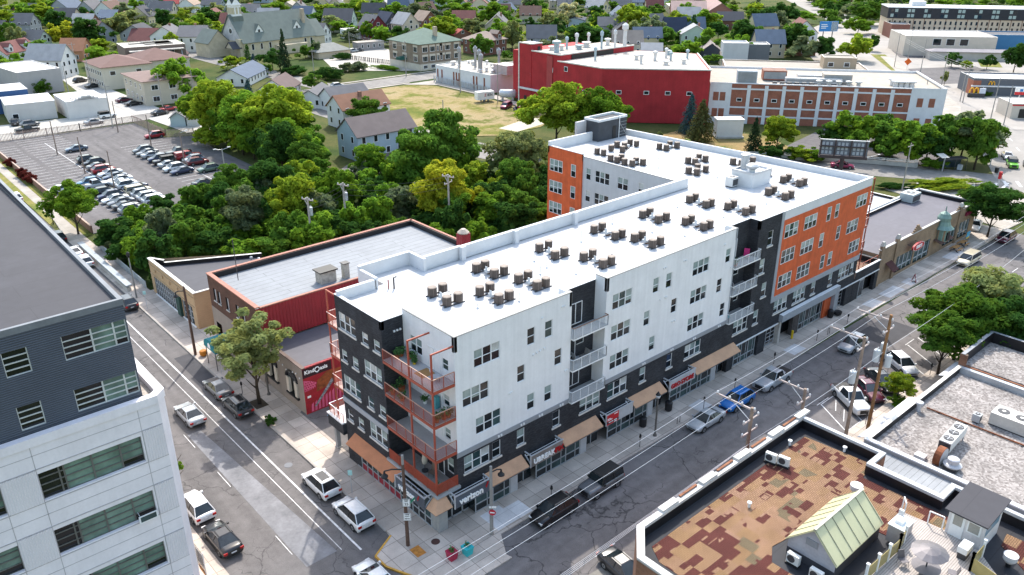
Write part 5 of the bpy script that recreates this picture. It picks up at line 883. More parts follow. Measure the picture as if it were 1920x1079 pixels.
for i in range(len(out)):
    p, q = out[i], out[(i+1) % len(out)]; pi_, qi = inn[i], inn[(i+1) % len(inn)]
    b.hexa([(*p, 10.75), (*q, 10.75), (*qi, 10.75), (*pi_, 10.75), (*p, 10.98), (*q, 10.98), (*qi, 10.98), (*pi_, 10.98)], stone_cop if i in (0, 7, 8) else M('metal_edge', (.42, .43, .45), .4))
    b.face([(*pi_, 10.0), (*qi, 10.0), (*qi, 10.75), (*pi_, 10.75)], tarw)
b.build('parapet', T)
b = MB()
for x in (5.2, 9.7, 14.0, 18.6, 22.4): b.box(x, -19.0, 10.98, x+1.7, -18.5, 11.16, stone_cop)
for x in (7.4, 11.8, 16.2, 20.6): b.box(x, -18.75, 10.98, x+1.9, -18.58, 11.1, rb_)
b.build('coping_stone', T)
# skylight house
pol = M('polycarbonate', (.52, .50, .30), .35, var=.06); t = bpy.data.objects.new('skylight', None); COL.objects.link(t); t.parent = T
b = MB(); b.box(9.1, -29.4, 10, 15.0, -26.1, 11.2, M('skylight_base', (.05, .05, .06), .7)); b.box(9.08, -29.38, 10.6, 9.1, -26.12, 11.2, M('grey_render', (.36, .35, .38), .8)); b.face([(9.07, -29.4, 11.2), (9.07, -26.1, 11.2), (9.07, -27.75, 12.85)], M('grey_render', (.36, .35, .38))); b.box(9.02, -28.1, 11.6, 9.06, -27.3, 12.1, M('louvre', (.22, .23, .25), .5)); b.build('base', t)
b = MB(); b.gable(9.05, -29.4, 15.0, -26.1, 11.25, 1.65, pol, ov=.12, th=.06)
for k in range(7): x = 9.0+k*1.0; b.bar((x, -29.5, 11.25), (x, -27.75, 12.99), .04, .03, M('skylight_bar', (.26, .25, .18), .5)); b.bar((x, -26.0, 11.25), (x, -27.75, 12.99), .04, .03, M('skylight_bar', (.26, .25, .18)))
b.bar((8.95, -27.75, 13.02), (15.1, -27.75, 13.02), .2, .06, M('skylight_ridge', (.42, .40, .33), .5)); b.build('glazing', t)
def minisplit(x, y, z, rz, label):
    t = thing('condenser_unit', label, 'air conditioner', (x, y, z), rz); b = MB(); b.box(-.42, -.16, .2, .42, .16, .88, M('unit_white', (.62, .62, .60), .5, var=.05)); b.box(-.46, -.2, 0, .46, .2, .12, black_m); b.box(-.4, -.1, .1, -.3, .1, .2, dark_m); b.box(.3, -.1, .1, .4, .1, .2, dark_m); b.build('casing', t); b = MB(); b.lathe(0, 0, [(.27, 0), (.27, .02), (.05, .03)], 14, dark_m); o = b.build('fan_grille', t); o.location = (-.1, -.155, .54); o.rotation_euler = (pi/2, 0, 0)
minisplit(16.9, -20.0, 10.0, R(-80), 'small white condenser near the stone coping, left one'); minisplit(17.2, -20.9, 10.0, R(-80), 'small white condenser near the stone coping, right one'); minisplit(8.4, -27.0, 10.0, R(-90), 'white condenser before the skylight gable, left one'); minisplit(8.2, -28.7, 10.0, R(-90), 'white condenser before the skylight gable, right one')
for x, y, l in ((20.1, -19.7, 'small white capped roof pipe near the stone coping'), (22.5, -23.0, 'small white capped roof pipe near maroon shingles'), (11.2, -21.9, 'small white capped roof pipe amid tan shingles')): vent(x, y, 10.0, .5, .1, l, white_m)
for x, y, l in ((18.0, -26.2, 'white drum shaped roof vent behind the skylight'), (18.6, -36.2, 'white drum shaped roof vent beyond the deck')):
    t = thing('drum_vent', l, 'roof vent', (x, y, 10)); b = MB(); b.cyl(0, 0, 0, .4, .16, 10, black_m); b.build('neck', t); b = MB(); b.lathe(0, 0, [(.3, .4), (.42, .6), (.44, .95), (.36, .96), (.36, .9), (.02, .92)], 16, M('vent_white', (.6, .58, .58), .5)); b.build('drum', t)
# roof terrace
deckm = slabs('deck_boards', (.42, .375, .345), 6, .14, .05, .6); t = thing('roof_terrace', 'pale boarded roof terrace with glass screens beside the skylight', 'terrace'); b = MB(); b.prism([(9.6, -30.9), (13.2, -31.0), (16.2, -30.7), (18.0, -29.4), (18.3, -32.4), (17.9, -34.6), (14.8, -38), (9.6, -38)], 10.1, 10.6, dark_m, deckm); b.build('deck', t)
ytint = M('amber_screen', (.36, .29, .11), .25, var=.15)
def screen(p, q, n=2):
    b = MB(); g = MB()
    for k in range(n+1): x = p[0]+(q[0]-p[0])*k/n; y = p[1]+(q[1]-p[1])*k/n; b.box(x-.07, y-.07, 10.6, x+.07, y+.07, 11.95, white_m); b.box(x-.1, y-.1, 11.95, x+.1, y+.1, 12.02, white_m)
    g.bar((*p, 11.15), (*q, 11.15), .03, 1.0, ytint); b.build('screen_post', t); g.build('glass_screen', t)
screen((9.8, -31.0), (13.9, -31.15), 3); screen((13.9, -31.15), (15.0, -31.0), 1); screen((15.6, -34.9), (17.4, -34.9), 1); screen((14.9, -37.0), (15.6, -34.9), 1)
b = MB(); [b.bar(*q, .07, .07, white_m) for q in (((18.1, -31.2, 10.6), (18.1, -31.2, 11.6)), ((18.2, -32.1, 10.6), (18.2, -32.1, 11.6)), ((18.1, -31.2, 11.6), (18.2, -32.1, 11.6)), ((17.9, -29.5, 10.6), (17.9, -29.5, 11.9)), ((17.3, -29.9, 10.6), (17.3, -29.9, 11.9)), ((17.9, -29.5, 11.9), (17.3, -29.9, 11.9)))]; b.build('gate', t)
t = thing('roof_shed', 'small white roof shed with dark flat top and glazed door', 'shed'); b = MB(); b.box(18.15, -34.5, 10, 21.4, -32.3, 12.5, M('shed_white', (.62, .59, .58), .7)); b.build('wall', t); b = MB(); b.hexa([(17.75, -34.75, 12.5), (21.6, -34.75, 12.7), (21.6, -32.1, 12.7), (17.75, -32.1, 12.5), (17.75, -34.75, 12.6), (21.6, -34.75, 12.8), (21.6, -32.1, 12.8), (17.75, -32.1, 12.6)], slate_roof); b.build('roof', t)
b = MB(); b.box(18.1, -33.35, 10.6, 18.15, -32.5, 12.4, white_m); b.box(18.085, -33.2, 11.5, 18.1, -32.65, 12.25, M('curtained_glass', (.30, .29, .26), .15)); b.build('door', t); b = MB(); b.box(18.09, -34.35, 11.4, 18.15, -33.5, 12.3, white_m); b.box(18.08, -34.25, 11.5, 18.09, -33.6, 12.2, M('curtained_glass', (.30, .29, .26))); b.build('window', t); b = MB(); b.box(18.6, -34.53, 11.3, 20.9, -34.5, 12.2, M('side_glass', (.25, .36, .44), .1)); b.build('window', t)
t = thing('outdoor_kitchen', 'grey outdoor kitchen cabinet with white grill on the deck edge', 'cabinet'); b = MB(); b.box(14.9, -30.9, 10.2, 16.4, -29.9, 11.5, M('cabinet_grey', (.40, .36, .35), .6)); b.build('cabinet', t); b = MB(); b.box(14.85, -30.95, 11.5, 16.45, -29.85, 11.56, white_m); b.box(15.3, -30.6, 11.56, 15.9, -30.1, 11.8, white_m); b.box(16.2, -30.2, 11.56, 16.4, -29.9, 12.0, alu); b.build('worktop', t)
t = thing('patio_table', 'round wire mesh table with folded parasol on the deck', 'table', (13.0, -33.2, 10.6)); b = MB(); mesh_m = M('wire_mesh', (.14, .13, .14), .5, .3); b.lathe(0, 0, [(.02, .73), (.85, .74), (.85, .76), (.02, .77)], 20, mesh_m); b.build('tabletop', t); b = MB(); b.lathe(0, 0, [(.3, 0), (.3, .08), (.05, .1), (.04, 2.1)], 10, dark_m); b.build('stand', t); b = MB(); b.lathe(0, 0, [(1.1, 1.9), (.6, 2.1), (.05, 2.2), (.03, 2.18), (.6, 2.06), (1.08, 1.87)], 12, mesh_m); b.build('parasol', t)
def wire_chair(x, y, rz, l):
    t = thing('patio_chair', l, 'chair', (x, y, 10.6), rz); b = MB(); b.box(-.25, -.25, .42, .25, .25, .45, mesh_m); b.build('seat', t); b = MB(); b.hexa([(-.25, .22, .45), (.25, .22, .45), (.25, .26, .45), (-.25, .26, .45), (-.2, .36, .95), (.2, .36, .95), (.2, .4, .95), (-.2, .4, .95)], mesh_m); b.build('backrest', t)
    for sx in (-.22, .22):
        for sy in (-.22, .22): b = MB(); b.tube([(sx, sy, .43), (sx*1.15, sy*1.15, 0)], .015, 5, mesh_m); b.build('leg', t)
wire_chair(12.9, -31.9, R(-30), 'wire patio chair left of the round table'); wire_chair(14.1, -34.4, R(200), 'wire patio chair right of the round table')
t = thing('grill', 'white covered grill cart beside the deck shed', 'grill', (16.6, -34.1, 10.6)); b = MB(); b.box(-.5, -.3, .5, .5, .3, .95, white_m); b.build('hood', t); b = MB(); b.box(-.4, -.25, 0, .4, .25, .5, dark_m); b.build('cart', t)
# ---------------------------------------------------------------- gravel roofed shops next door
G = thing('gravel_roof_building', 'one storey shop row with gravel roof and pale parapet', 'building'); grv = gravel('roof_gravel', (.15, .13, .12), (.36, .33, .31), 5.5); b = MB(); b.box(34.5, -60, 0, 55.1, -19.75, 3.4, M('shop_wall', (.36, .34, .32), .8)); b.box(34.3, -60, .0, 34.5, -19.7, 4.1, M('grey_boards', (.30, .31, .32), .8, var=.06)); b.build('wall', G); b = MB(); b.box(34.9, -59, 3.4, 54.8, -20.1, 3.5, grv); b.build('roof', G)
b = MB(); b.box(23.35, -60, 0, 34.28, -19.9, 3.75, M('shop_wall', (.36, .34, .32), .8), slabs('grey_boards_roof', (.30, .31, .32), 6, .5, .04, .6)); b.build('link_roof', G)
cream = M('cream_coping', (.62, .60, .54), .5); b = MB(); b.box(34.4, -20.1, 3.4, 55.2, -19.7, 4.15, tarw, cream); b.box(34.25, -60, 4.1, 34.75, -19.7, 4.22, white_par); b.box(54.7, -60, 3.45, 55.2, -20.1, 4.15, M('galvanised', (.42, .44, .46)), M('galvanised', (.42, .44, .46))); b.build('parapet', G)
b = MB(); m = corrugated('white_corrugated', (.66, .67, .68), .25, True, .5)
b.hexa([(35.6, -18.5, 3.1), (46.2, -18.5, 3.1), (46.2, -19.7, 3.7), (35.6, -19.7, 3.7), (35.6, -18.5, 3.15), (46.2, -18.5, 3.15), (46.2, -19.7, 3.75), (35.6, -19.7, 3.75)], m); b.hexa([(53.2, -18.6, 3.1), (57.6, -18.6, 3.1), (57.6, -19.7, 3.5), (53.2, -19.7, 3.5), (53.2, -18.6, 3.15), (57.6, -18.6, 3.15), (57.6, -19.7, 3.55), (53.2, -19.7, 3.55)], m); b.build('awning', G)
U = thing('gravel_roof_building', 'taller shop with gravel roof and black parapet beside the trees', 'building'); b = MB(); b.box(55.3, -60, 0, 63.5, -19.7, 4.2, rb_); b.build('wall', U); b = MB(); b.box(55.6, -59, 4.2, 63, -20, 4.3, grv); b.build('roof', U); b = MB(); b.box(55.3, -20.05, 4.2, 63.5, -19.65, 5.5, tarw, M('grey_coping', (.30, .31, .33), .6)); b.box(63.1, -60, 4.2, 63.5, -20.05, 5.5, tarw, M('grey_coping', (.30, .31, .33))); b.box(55.25, -20.3, 3.5, 55.6, -19.6, 5.45, rb_); b.build('parapet', U)
t = thing('condenser_unit', 'long white three fan condenser on steel legs', 'air conditioner', (40.0, -25.2, 3.5), R(3)); b = MB(); b.box(-2.1, -.52, .6, 2.1, .52, 1.55, M('unit_white', (.62, .62, .60))); b.box(-2.12, -.5, .7, -2.1, .5, 1.45, dark_m); b.build('casing', t)
for k in range(3): b = MB(); x = -1.3+k*1.3; b.lathe(x, 0, [(.45, 1.55), (.45, 1.6), (.38, 1.57), (.02, 1.56)], 16, dark_m); b.box(x-.35, -.03, 1.6, x+.35, .03, 1.62, alu); b.box(x-.03, -.35, 1.6, x+.03, .35, 1.62, alu); b.build('fan', t)
for x in (-1.8, 1.8):
    for y in (-.45, .45): b = MB(); b.box(x-.06, y-.06, 0, x+.06, y+.06, .6, alu); b.build('leg', t)
rtu(47.6, -27.6, 3.5, 3.2, 2.1, 1.35, 'large cream rooftop unit on the gravel roof', (.55, .53, .48), 2, R(90)); rtu(46.1, -25.1, 3.5, .7, .7, .9, 'small square grey unit on the gravel roof', (.42, .44, .45), 1)
t = thing('roof_fan', 'white mushroom shaped exhaust fan on the gravel roof', 'exhaust fan', (36.6, -26.7, 3.5)); b = MB(); b.box(-.55, -.55, 0, .55, .55, .3, dark_m); b.build('curb', t); b = MB(); b.lathe(0, 0, [(.7, .35), (.78, .5), (.62, .62), (.5, .65), (.5, 1.05), (.42, 1.12), (.02, 1.14)], 18, M('fan_grey', (.5, .5, .52), .5)); b.build('hood', t)
t = thing('blower', 'rusty curved blower housing on the gravel roof', 'exhaust fan', (36.9, -25.5, 3.5)); b = MB(); b.tube([(0, -.3, .55), (0, .3, .55)], .95, 20, M('rust_iron2', (.20, .065, .025), .8, var=.4, sc=1.5)); b.build('scroll', t); b = MB(); b.tube([(.0, -.32, .55), (0, -.28, .55)], .9, 20, alu); b.build('plate', t); b = MB(); b.box(-.5, -.4, 0, .5, .4, .1, dark_m); b.build('base', t)
b = MB(); b.box(35.7, -24.6, 3.5, 36.5, -23.7, 3.9, M('hatch_white', (.56, .54, .54), .6)); tag(b.build('roof_hatch'), 'low white square roof hatch on the gravel roof', 'roof hatch')
b = MB(); b.tube([(44.9, -20.9, 3.62), (45.1, -29.8, 3.62), (45.3, -45, 3.62)], .08, 6, M('rust_iron2', (.20, .065, .025))); [b.box(44.85, -22-k*2.5, 3.5, 45.15, -22.15-k*2.5, 3.58, dark_m) for k in range(8)]; tag(b.build('roof_pipe'), 'rusty pipe running across the gravel roof', 'pipe')
vent(43.9, -20.5, 3.5, 1.1, .22, 'short grey capped vent at the cream coping', M('fan_grey', (.5, .5, .52)))
# ---------------------------------------------------------------- brick shops with dome (right)
K = thing('brick_shop_row', 'tan brick shop row with stepped gables and green dome turret', 'building'); kb = brick('tan_brick', (.22, .15, .095), (.28, .19, .12), (.24, .19, .14), .26, .09, .012, .2); b = MB()
wins = [(83.6, .5, 89.3, 3.0), (89.9, .4, 95.0, 3.2), (100.3, .5, 104.6, 3.0), (105.8, .4, 110.0, 3.1)]
wall(b, (77.8, .3), FX, 34.2, 0, 5.6, kb, [(a-77.8, c, d-77.8, e) for a, c, d, e in wins], .25, black_m); wall(b, (112, .3), (0, 1), 10, 0, 5.6, kb); wall(b, (77.8, 10), FY, 9.7, 0, 5.0, kb)
for x in (78.4, 83.0, 104.95): b.box(x-.4, .1, 0, x+.4, .5, 6.2, kb); b.hexa([(x-.45, .05, 6.2), (x+.45, .05, 6.2), (x+.45, .55, 6.2), (x-.45, .55, 6.2), (x-.2, .15, 6.8), (x+.2, .15, 6.8), (x+.2, .45, 6.8), (x-.2, .45, 6.8)], conc)
for x in (89.4, 105.1):
    for k, w in enumerate((1.6, 1.15, .8, .5, .3)): b.box(x-w, .28, 5.6+k*.22, x+w, .5, 5.84+k*.22, kb)
b.build('wall', K); b = MB(); b.prism([(78, .6), (111.8, .6), (111.8, 10), (78, 10)], 4.6, 4.85, membrane('shop_roof', (.12, .115, .135), 3, .85, -.3)); b.build('roof', K); b = MB(); b.box(77.8, .22, 5.6, 112, .6, 5.7, stone_cop); b.box(111.6, .6, 5.4, 112.1, 10.3, 5.6, stone_cop); b.box(111.5, .6, 4.8, 111.62, 10, 5.4, tarw); b.box(93, 9.9, 4.8, 112, 10.3, 5.6, M('metal_edge', (.42, .43, .45))); b.box(78, 9.6, 4.8, 105, 10.0, 5.4, tarw, pale_coping); b.build('coping', K)
for a, c, d, e in wins:
    g = MB(); f = MB(); g.face([(a, .48, c), (d, .48, c), (d, .48, e), (a, .48, e)], glass_g); n = max(2, round((d-a)/1.5))
    for k in range(n+1): x = a+(d-a)*k/n; f.box(x-.06, .38, c, x+.06, .5, e, alu)
    f.box(a, .38, c+.7, d, .5, c+.8, alu); f.box(a, .36, c-.1, d, .5, c, M('pale_green', (.4, .48, .42), .6)); o = f.build('shop_window', K); g.build('pane', o)
b = MB(); b.lathe(98.2, .1, [(1.0, 2.2), (1.15, 2.3), (1.15, 4.1), (1.7, 4.3), (1.15, 4.8), (.95, 5.4), (1.0, 6.0), (.7, 6.6), (.1, 7.0), (.05, 7.8)], 12, M('copper_green', (.16, .25, .22), .5, .2, var=.15)); b.lathe(98.2, .1, [(1.17, 2.2), (1.17, 4.1)], 8, kb); b.box(97.7, -1.1, 2.5, 98.7, -.9, 3.8, black_m); b.build('turret', K)
b = MB(); b.hexa([(96.3, -1.0, 2.2), (101, -1.0, 2.2), (101, .3, 2.6), (96.3, .3, 2.6), (96.3, -1.0, 2.28), (101, -1.0, 2.28), (101, .3, 2.68), (96.3, .3, 2.68)], M('brown_shingle', (.10, .055, .045), .9)); b.hexa([(80.3, -1.0, 2.0), (82.2, -1.0, 2.0), (82.2, .3, 3.0), (80.3, .3, 3.0), (80.3, -1.0, 2.05), (82.2, -1.0, 2.05), (82.2, .3, 3.05), (80.3, .3, 3.05)], M('maroon_awning', (.06, .015, .015), .8)); b.build('awning', K)
t = bpy.data.objects.new('shop_sign', None); COL.objects.link(t); t.parent = K; b = MB(); b.prism([(88.0+1.9*cos(a), 1.0*sin(a)*.62) for a in [2*pi*k/28 for k in range(28)]], -.12, .12, red_m, M('sign_rim', (.55, .5, .5), .5), True); o = b.build('oval_panel', t); o.rotation_euler = (pi/2, 0, 0); o.location = (0, -.75, 4.05); b = MB(); b.bar((86.7, -.6, 4.2), (86.7, .3, 4.3), .06, .06, dark_m); b.bar((89.3, -.6, 4.2), (89.3, .3, 4.3), .06, .06, dark_m); b.build('bracket', t)
b = MB(); b.prism([(88.0+1.75*cos(a), .9*sin(a)*.6) for a in [2*pi*k/28 for k in range(28)]], -.12, -.1, red_m, red_m, True); o = b.build('oval_face', t); o.rotation_euler = (pi/2, 0, 0); o.location = (0, -.998, 4.05); lettering("ERIK'S", .72, white_letter, (88.0, -.92, 4.05), 0, t, .02, .02)
b = MB(); [b.box(107.2+k*.42, -.02, 4.1, 107.5+k*.42, .2, 4.7, M('maroon_letter', (.18, .01, .04), .5)) for k in range(9)]; b.build('raised_letters', K)
rtu(105.9, 8.9, 4.85, 3.0, 2.2, 1.5, 'grey rooftop unit at the back of the brick shops', (.40, .45, .46), 1)
U2 = thing('flat_roof_shop', 'low pale roofed shop behind the brick shop row', 'building'); b = MB(); b.box(80, 10.4, 0, 105, 20, 4.7, kb); b.build('wall', U2); b = MB(); b.box(80.3, 10.7, 4.7, 104.7, 19.7, 4.78, membrane('pale_roof_b', (.42, .42, .44), 3, .85, .15)); b.build('roof', U2); b = MB(); b.box(79.9, 19.7, 4.7, 105.1, 20.05, 5.2, tarw, pale_coping); b.box(104.7, 10.4, 4.7, 105.1, 19.7, 5.2, tarw, pale_coping); b.build('parapet', U2); rtu(88, 13, 4.78, 2, 1.6, 1.2, 'pale rooftop unit behind the red balconies', (.5, .5, .5)); rtu(97, 16, 4.78, 1.6, 1.4, 1.4, 'small rooftop unit near the hedge', (.45, .47, .5))
def picnic(x, y, rz, l):
    t = thing('picnic_table', l, 'picnic table', (x, y, 0), rz, 'picnic tables outside the brick shops'); m = M('picnic_wood', (.32, .17, .06), .8, var=.2); b = MB(); b.box(-.9, -.38, .7, .9, .38, .76, m); b.build('tabletop', t)
    for s in (-1, 1): b = MB(); b.box(-.9, s*.62-.14, .42, .9, s*.62+.14, .47, m); b.build('bench', t); b = MB(); b.bar((s*.6, -.6, 0), (s*.6, .3, .7), .06, .08, dark_m); b.bar((s*.6, .6, 0), (s*.6, -.3, .7), .06, .08, dark_m); b.build('leg', t)
picnic(101.4, -1.5, 0, 'brown picnic table by the dome turret, left one'); picnic(104.6, -1.3, 0, 'brown picnic table by the dome turret, right one')
t = thing('sandwich_board', 'red sandwich board on the kerb edge', 'sign', (84.2, -2.6, 0), R(20)); b = MB(); b.hexa([(-.4, -.35, 0), (.4, -.35, 0), (.4, -.3, 0), (-.4, -.3, 0), (-.4, -.03, 1.1), (.4, -.03, 1.1), (.4, .02, 1.1), (-.4, .02, 1.1)], M('maroon_board', (.2, .015, .03), .6)); b.hexa([(-.4, .3, 0), (.4, .3, 0), (.4, .35, 0), (-.4, .35, 0), (-.4, -.02, 1.1), (.4, -.02, 1.1), (.4, .03, 1.1), (-.4, .03, 1.1)], M('maroon_board', (.2, .015, .03))); b.build('board', t); b = MB(); [b.box(-.3, -.33+.07*k, .25+.22*k, .3, -.31+.07*k, .36+.22*k, sgn_w) for k in range(4)]; b.build('text_lines', t)
b = MB(); b.box(-.6, -.03, .8, .6, .03, 1.7, M('board_blue', (.05, .35, .55), .5)); b.box(-.6, -.032, .5, .6, .032, .8, M('board_yellow', (.6, .4, .05), .5)); b.box(-.5, -.02, 0, -.4, .02, .5, dark_m); b.box(.4, -.02, 0, .5, .02, .5, dark_m); o = b.build('display_board'); o.location = (107.3, -.9, 0); tag(o, 'small blue and yellow board before the shop window', 'sign')
# ---------------------------------------------------------------- trees
bark = M('bark', (.06, .045, .032), .95, var=.3, sc=3)
LEAF = dict(dark=leafmat('leaf_dark', (.040, .098, .022)), mid=leafmat('leaf_mid', (.078, .160, .024)), bright=leafmat('leaf_bright', (.120, .225, .024)), yg=leafmat('leaf_yellow_green', (.195, .275, .026)), yellow=leafmat('leaf_yellow', (.31, .35, .03)), pale=leafmat('leaf_pale', (.19, .23, .09)), grey=leafmat('leaf_grey', (.125, .165, .085)), spruce=leafmat('leaf_spruce', (.030, .055, .027), .15), blue=leafmat('leaf_blue_spruce', (.05, .09, .10), .15), brown=leafmat('leaf_brown_spruce', (.085, .09, .035), .15), red=leafmat('leaf_red', (.10, .025, .022)), white=leafmat('leaf_white_flower', (.42, .42, .24)))
CRN = {}
def crown(shape, lod, var):
    k = (shape, lod, var)
    if k in CRN: return CRN[k]
    rn = random.Random(hash((len(shape), ord(shape[0]), lod, var))); nc, nl, sz = {0: (64, 190, .031), 1: (44, 80, .055), 2: (26, 34, .092), 3: (16, 22, .13)}[lod]; V = []; F = []
    def leaf(c, n, s, up=.0):
        n = Vector(n); n = (n+Vector((rn.gauss(0, .55), rn.gauss(0, .55), rn.gauss(0, .55)+up))).normalized(); a = n.orthogonal().normalized(); q = rn.random()*6.28; b = n.cross(a); a, b = a*cos(q)+b*sin(q), b*cos(q)-a*sin(q)
        l = s*rn.uniform(.6, 1.35); w = l*rn.uniform(.45, .8); i = len(V); V.extend([c-a*l-b*w*.3, c+b*w, c+a*l+n*l*.25, c-b*w]); F.append((i, i+1, i+2, i+3))
    if shape in ('spruce', 'cypress'):
        lay = {0: 26, 1: 18, 2: 12}[lod]
        for j in range(lay):
            z = .04+.95*(j/lay)**.92; r = .5*(1-z)**(.85 if shape == 'spruce' else .45)*(1 if shape == 'spruce' else .9)+.02; nb = max(4, int((16-4*lod)*(r/.5)**.7)+2)
            for q in range(nb):
                a = rn.random()*6.28; rr = r*rn.uniform(.78, 1.12); m = max(3, int(nl*.11*(r/.5)**.5)+2)
                for t in range(m):
                    f = rn.uniform(.25, 1); leaf(Vector((cos(a)*rr*f+rn.gauss(0, .018), sin(a)*rr*f+rn.gauss(0, .018), z-.07*f*(shape == 'spruce')+rn.gauss(0, .012))), (cos(a)*.5, sin(a)*.5, .8), sz*.75)
    else:
        cl = []
        for j in range(nc):
            u = rn.uniform(-.8, 1); a = rn.random()*6.28; s = sqrt(max(0, 1-u*u)); d = rn.uniform(.5, 1.02) if j > nc//6 else rn.uniform(.1, .5); ir = 1+.26*sin(3*a+var)+.16*sin(5*a+2*var)
            p = Vector((cos(a)*s*d*.5*ir, sin(a)*s*d*.5*ir, .5+u*d*(.5 if shape != 'flat' else .38))); r = rn.uniform(.075, .165)*(1.1 if shape != 'loose' else .8); cl.append((p, r))
        for p, r in cl:
            for t in range(nl if shape != 'loose' else int(nl*.62)):
                n = Vector((rn.gauss(0, 1), rn.gauss(0, 1), rn.gauss(.25, 1))).normalized(); d = rn.uniform(.35, 1)**.5
                o = p+Vector((n.x*r*d, n.y*r*d, n.z*r*d*.75)); leaf(o, n*.8+Vector((0, 0, .45)), sz)
    me = bpy.data.meshes.new('crown'); me.from_pydata([tuple(v) for v in V], [], F); me.materials.append(LEAF['mid']); me.update(); CRN[k] = me; return me
TRK = {}
def trunk(kind, var):
    k = (kind, var)
    if k in TRK: return TRK[k]
    rn = random.Random(var*7+3); b = MB()
    if kind == 'conifer': b.tube([(0, 0, 0), (0, 0, .95)], [.022, .004], 6, bark)
    else:
        b.tube([(0, 0, 0), (.01, .0, .22), (rn.uniform(-.03, .03), rn.uniform(-.03, .03), .5), (0, .02, .8)], [.03, .022, .014, .004], 7, bark)
        for j in range(9):
            a = j*2.4+rn.random(); z = .2+.06*j; r = rn.uniform(.16, .34); b.tube([(0, 0, z), (cos(a)*r*.5, sin(a)*r*.5, z+.12), (cos(a)*r, sin(a)*r, z+.26)], [.013, .008, .003], 5, bark)
    TRK[k] = b.mesh('trunk', True); return TRK[k]
TREES = []
def tree(x, y, h, w, leaf, label, shape='round', lod=1, group=None, cb=.22, name=None, cat='tree', z=-.1):
    # cb: bare height below the crown as a share of the height
    v = random.randrange(3); con = shape in ('spruce', 'cypress')
    t = thing(name or {'spruce': 'spruce_tree', 'cypress': 'cypress_tree'}.get(shape, 'leafy_tree'), label, cat, (x, y, z), random.random()*6.28, group)
    o = link('crown', crown(shape, lod, v), t, (0, 0, h*cb*(0 if con else 1)), 0, (w, w*random.uniform(.9, 1.1), h*(1-(0 if con else cb)))); o.material_slots[0].link = 'OBJECT'; o.material_slots[0].material = LEAF[leaf]
    link('trunk', trunk('conifer' if con else 'leafy', v), t, None, 0, (h*.75, h*.75, h*(1 if con else .9))); TREES.append((x, y, w)); return t
LW = dict(dark='dark green', mid='mid green', bright='bright green', yg='yellow green', yellow='golden yellow', pale='pale green', grey='grey green', spruce='dark', blue='blue grey', brown='brownish', red='dark red', white='white flowering')
# street and lot trees
tree(-2.1, 29.6, 10.5, 7.8, 'pale', 'feathery street tree before the low arched shop', 'loose', 0, cb=.42, name='street_tree'); tree(-.9, 99.5, 9.0, 7.5, 'bright', 'bright leafy tree at the near corner of the big lot', 'round', 0, cb=.25); tree(-2.6, 108, 4, 2.2, 'mid', 'young thin tree on the grass verge', 'loose', 1)
tree(50.2, -16.1, 3.4, 3.0, 'yg', 'small yellow green tree at the angled parking bays', 'round', 0, cb=.3); tree(59.5, -16.5, 8, 7.0, 'mid', 'leafy kerb tree beside the white parked car', 'round', 0, cb=.38); tree(64.4, -16.3, 9.2, 8.5, 'mid', 'large leafy kerb tree behind the gravel roof', 'round', 0, cb=.3); tree(72, -17, 9.5, 9, 'pale', 'large pale kerb tree at the right edge', 'round', 0, cb=.25); tree(67.5, -20.5, 8.5, 8.5, 'dark', 'dark leafy tree behind the black parapet', 'round', 0)
tree(112, -2.3, 8.6, 8.6, 'dark', 'dark round street tree above the dark red car', 'round', 0, cb=.28); tree(118, 2.0, 7, 6, 'mid', 'leafy street tree behind the round street tree', 'round', 1)
# landmark trees measured in the photograph : ground point, height and width in metres
def px(x, y, h, w, leaf, label, shape='round', lod=1, **k): return tree(x, y, h, w, leaf, label, shape, lod, **k)
big = [(45, 158, 12, 10, 'bright', 'bright tree left of the spruce above the lot'), (44, 146, 14.5, 12, 'yg', 'yellow green tree at the far right corner of lot'), (49.5, 127, 15, 16, 'yg', 'very large yellow green tree beside the lot'), (45, 134, 13, 12, 'bright', 'large bright tree along the lot edge'), (56, 136, 11, 10, 'yg', 'yellow green tree right behind the spruce'), (56.5, 203, 12, 12, 'bright', 'large bright tree beside the cream brick flats'),
 (41.5, 109, 11, 8, 'dark', 'dark tree overhanging the right edge of lot'), (45, 113, 10.5, 9, 'bright', 'bright tree below the pale blue house'), (43, 101, 8.5, 8, 'mid', 'mid green tree at the near right corner of lot'), (30, 90, 9, 9, 'dark', 'dark tree at the near edge of lot'), (24.5, 93, 8.5, 8, 'mid', 'mid green tree at the near lot fence'), (20, 88, 7.5, 7, 'dark', 'dark leafy tree in the gully beside the lot fence'),
 (26, 74, 10.5, 8.5, 'yg', 'bright yellow green tree behind the patched roof'), (18.6, 76, 9.5, 7, 'grey', 'grey green tree behind the beige shop'), (35, 76, 9.5, 8, 'bright', 'bright tree behind the patched grey roof'), (47.5, 61.5, 11.5, 9.5, 'yellow', 'golden green tree beside the crossarm poles', 'round'), (54, 78, 13, 12, 'mid', 'tall mid green tree with forked bare trunk'), (62, 80, 15, 12, 'mid', 'tallest tree with open crown above the gully'), (52, 92, 8, 7, 'bright', 'bright tree before the house lot'), (70, 68, 12, 10, 'pale', 'pale green tree near the stair tower'), (64, 62, 9, 7, 'mid', 'mid green tree behind the orange wing'),
 (101, 89, 14.5, 14.5, 'yg', 'large yellow green tree before the red factory, left one'), (108, 82, 13.5, 12, 'bright', 'large bright tree before the red factory, right one'), (85, 62, 6, 6.5, 'white', 'small white flowering tree behind the stair tower'), (76, 131, 8.5, 8.5, 'mid', 'mid green tree at the corner of the dry field')]
for x, y, h, w, l, s, *sh_ in big: tree(x, y, h, w, l, s, 'round', 0 if y < 150 else 1, cb=.16)
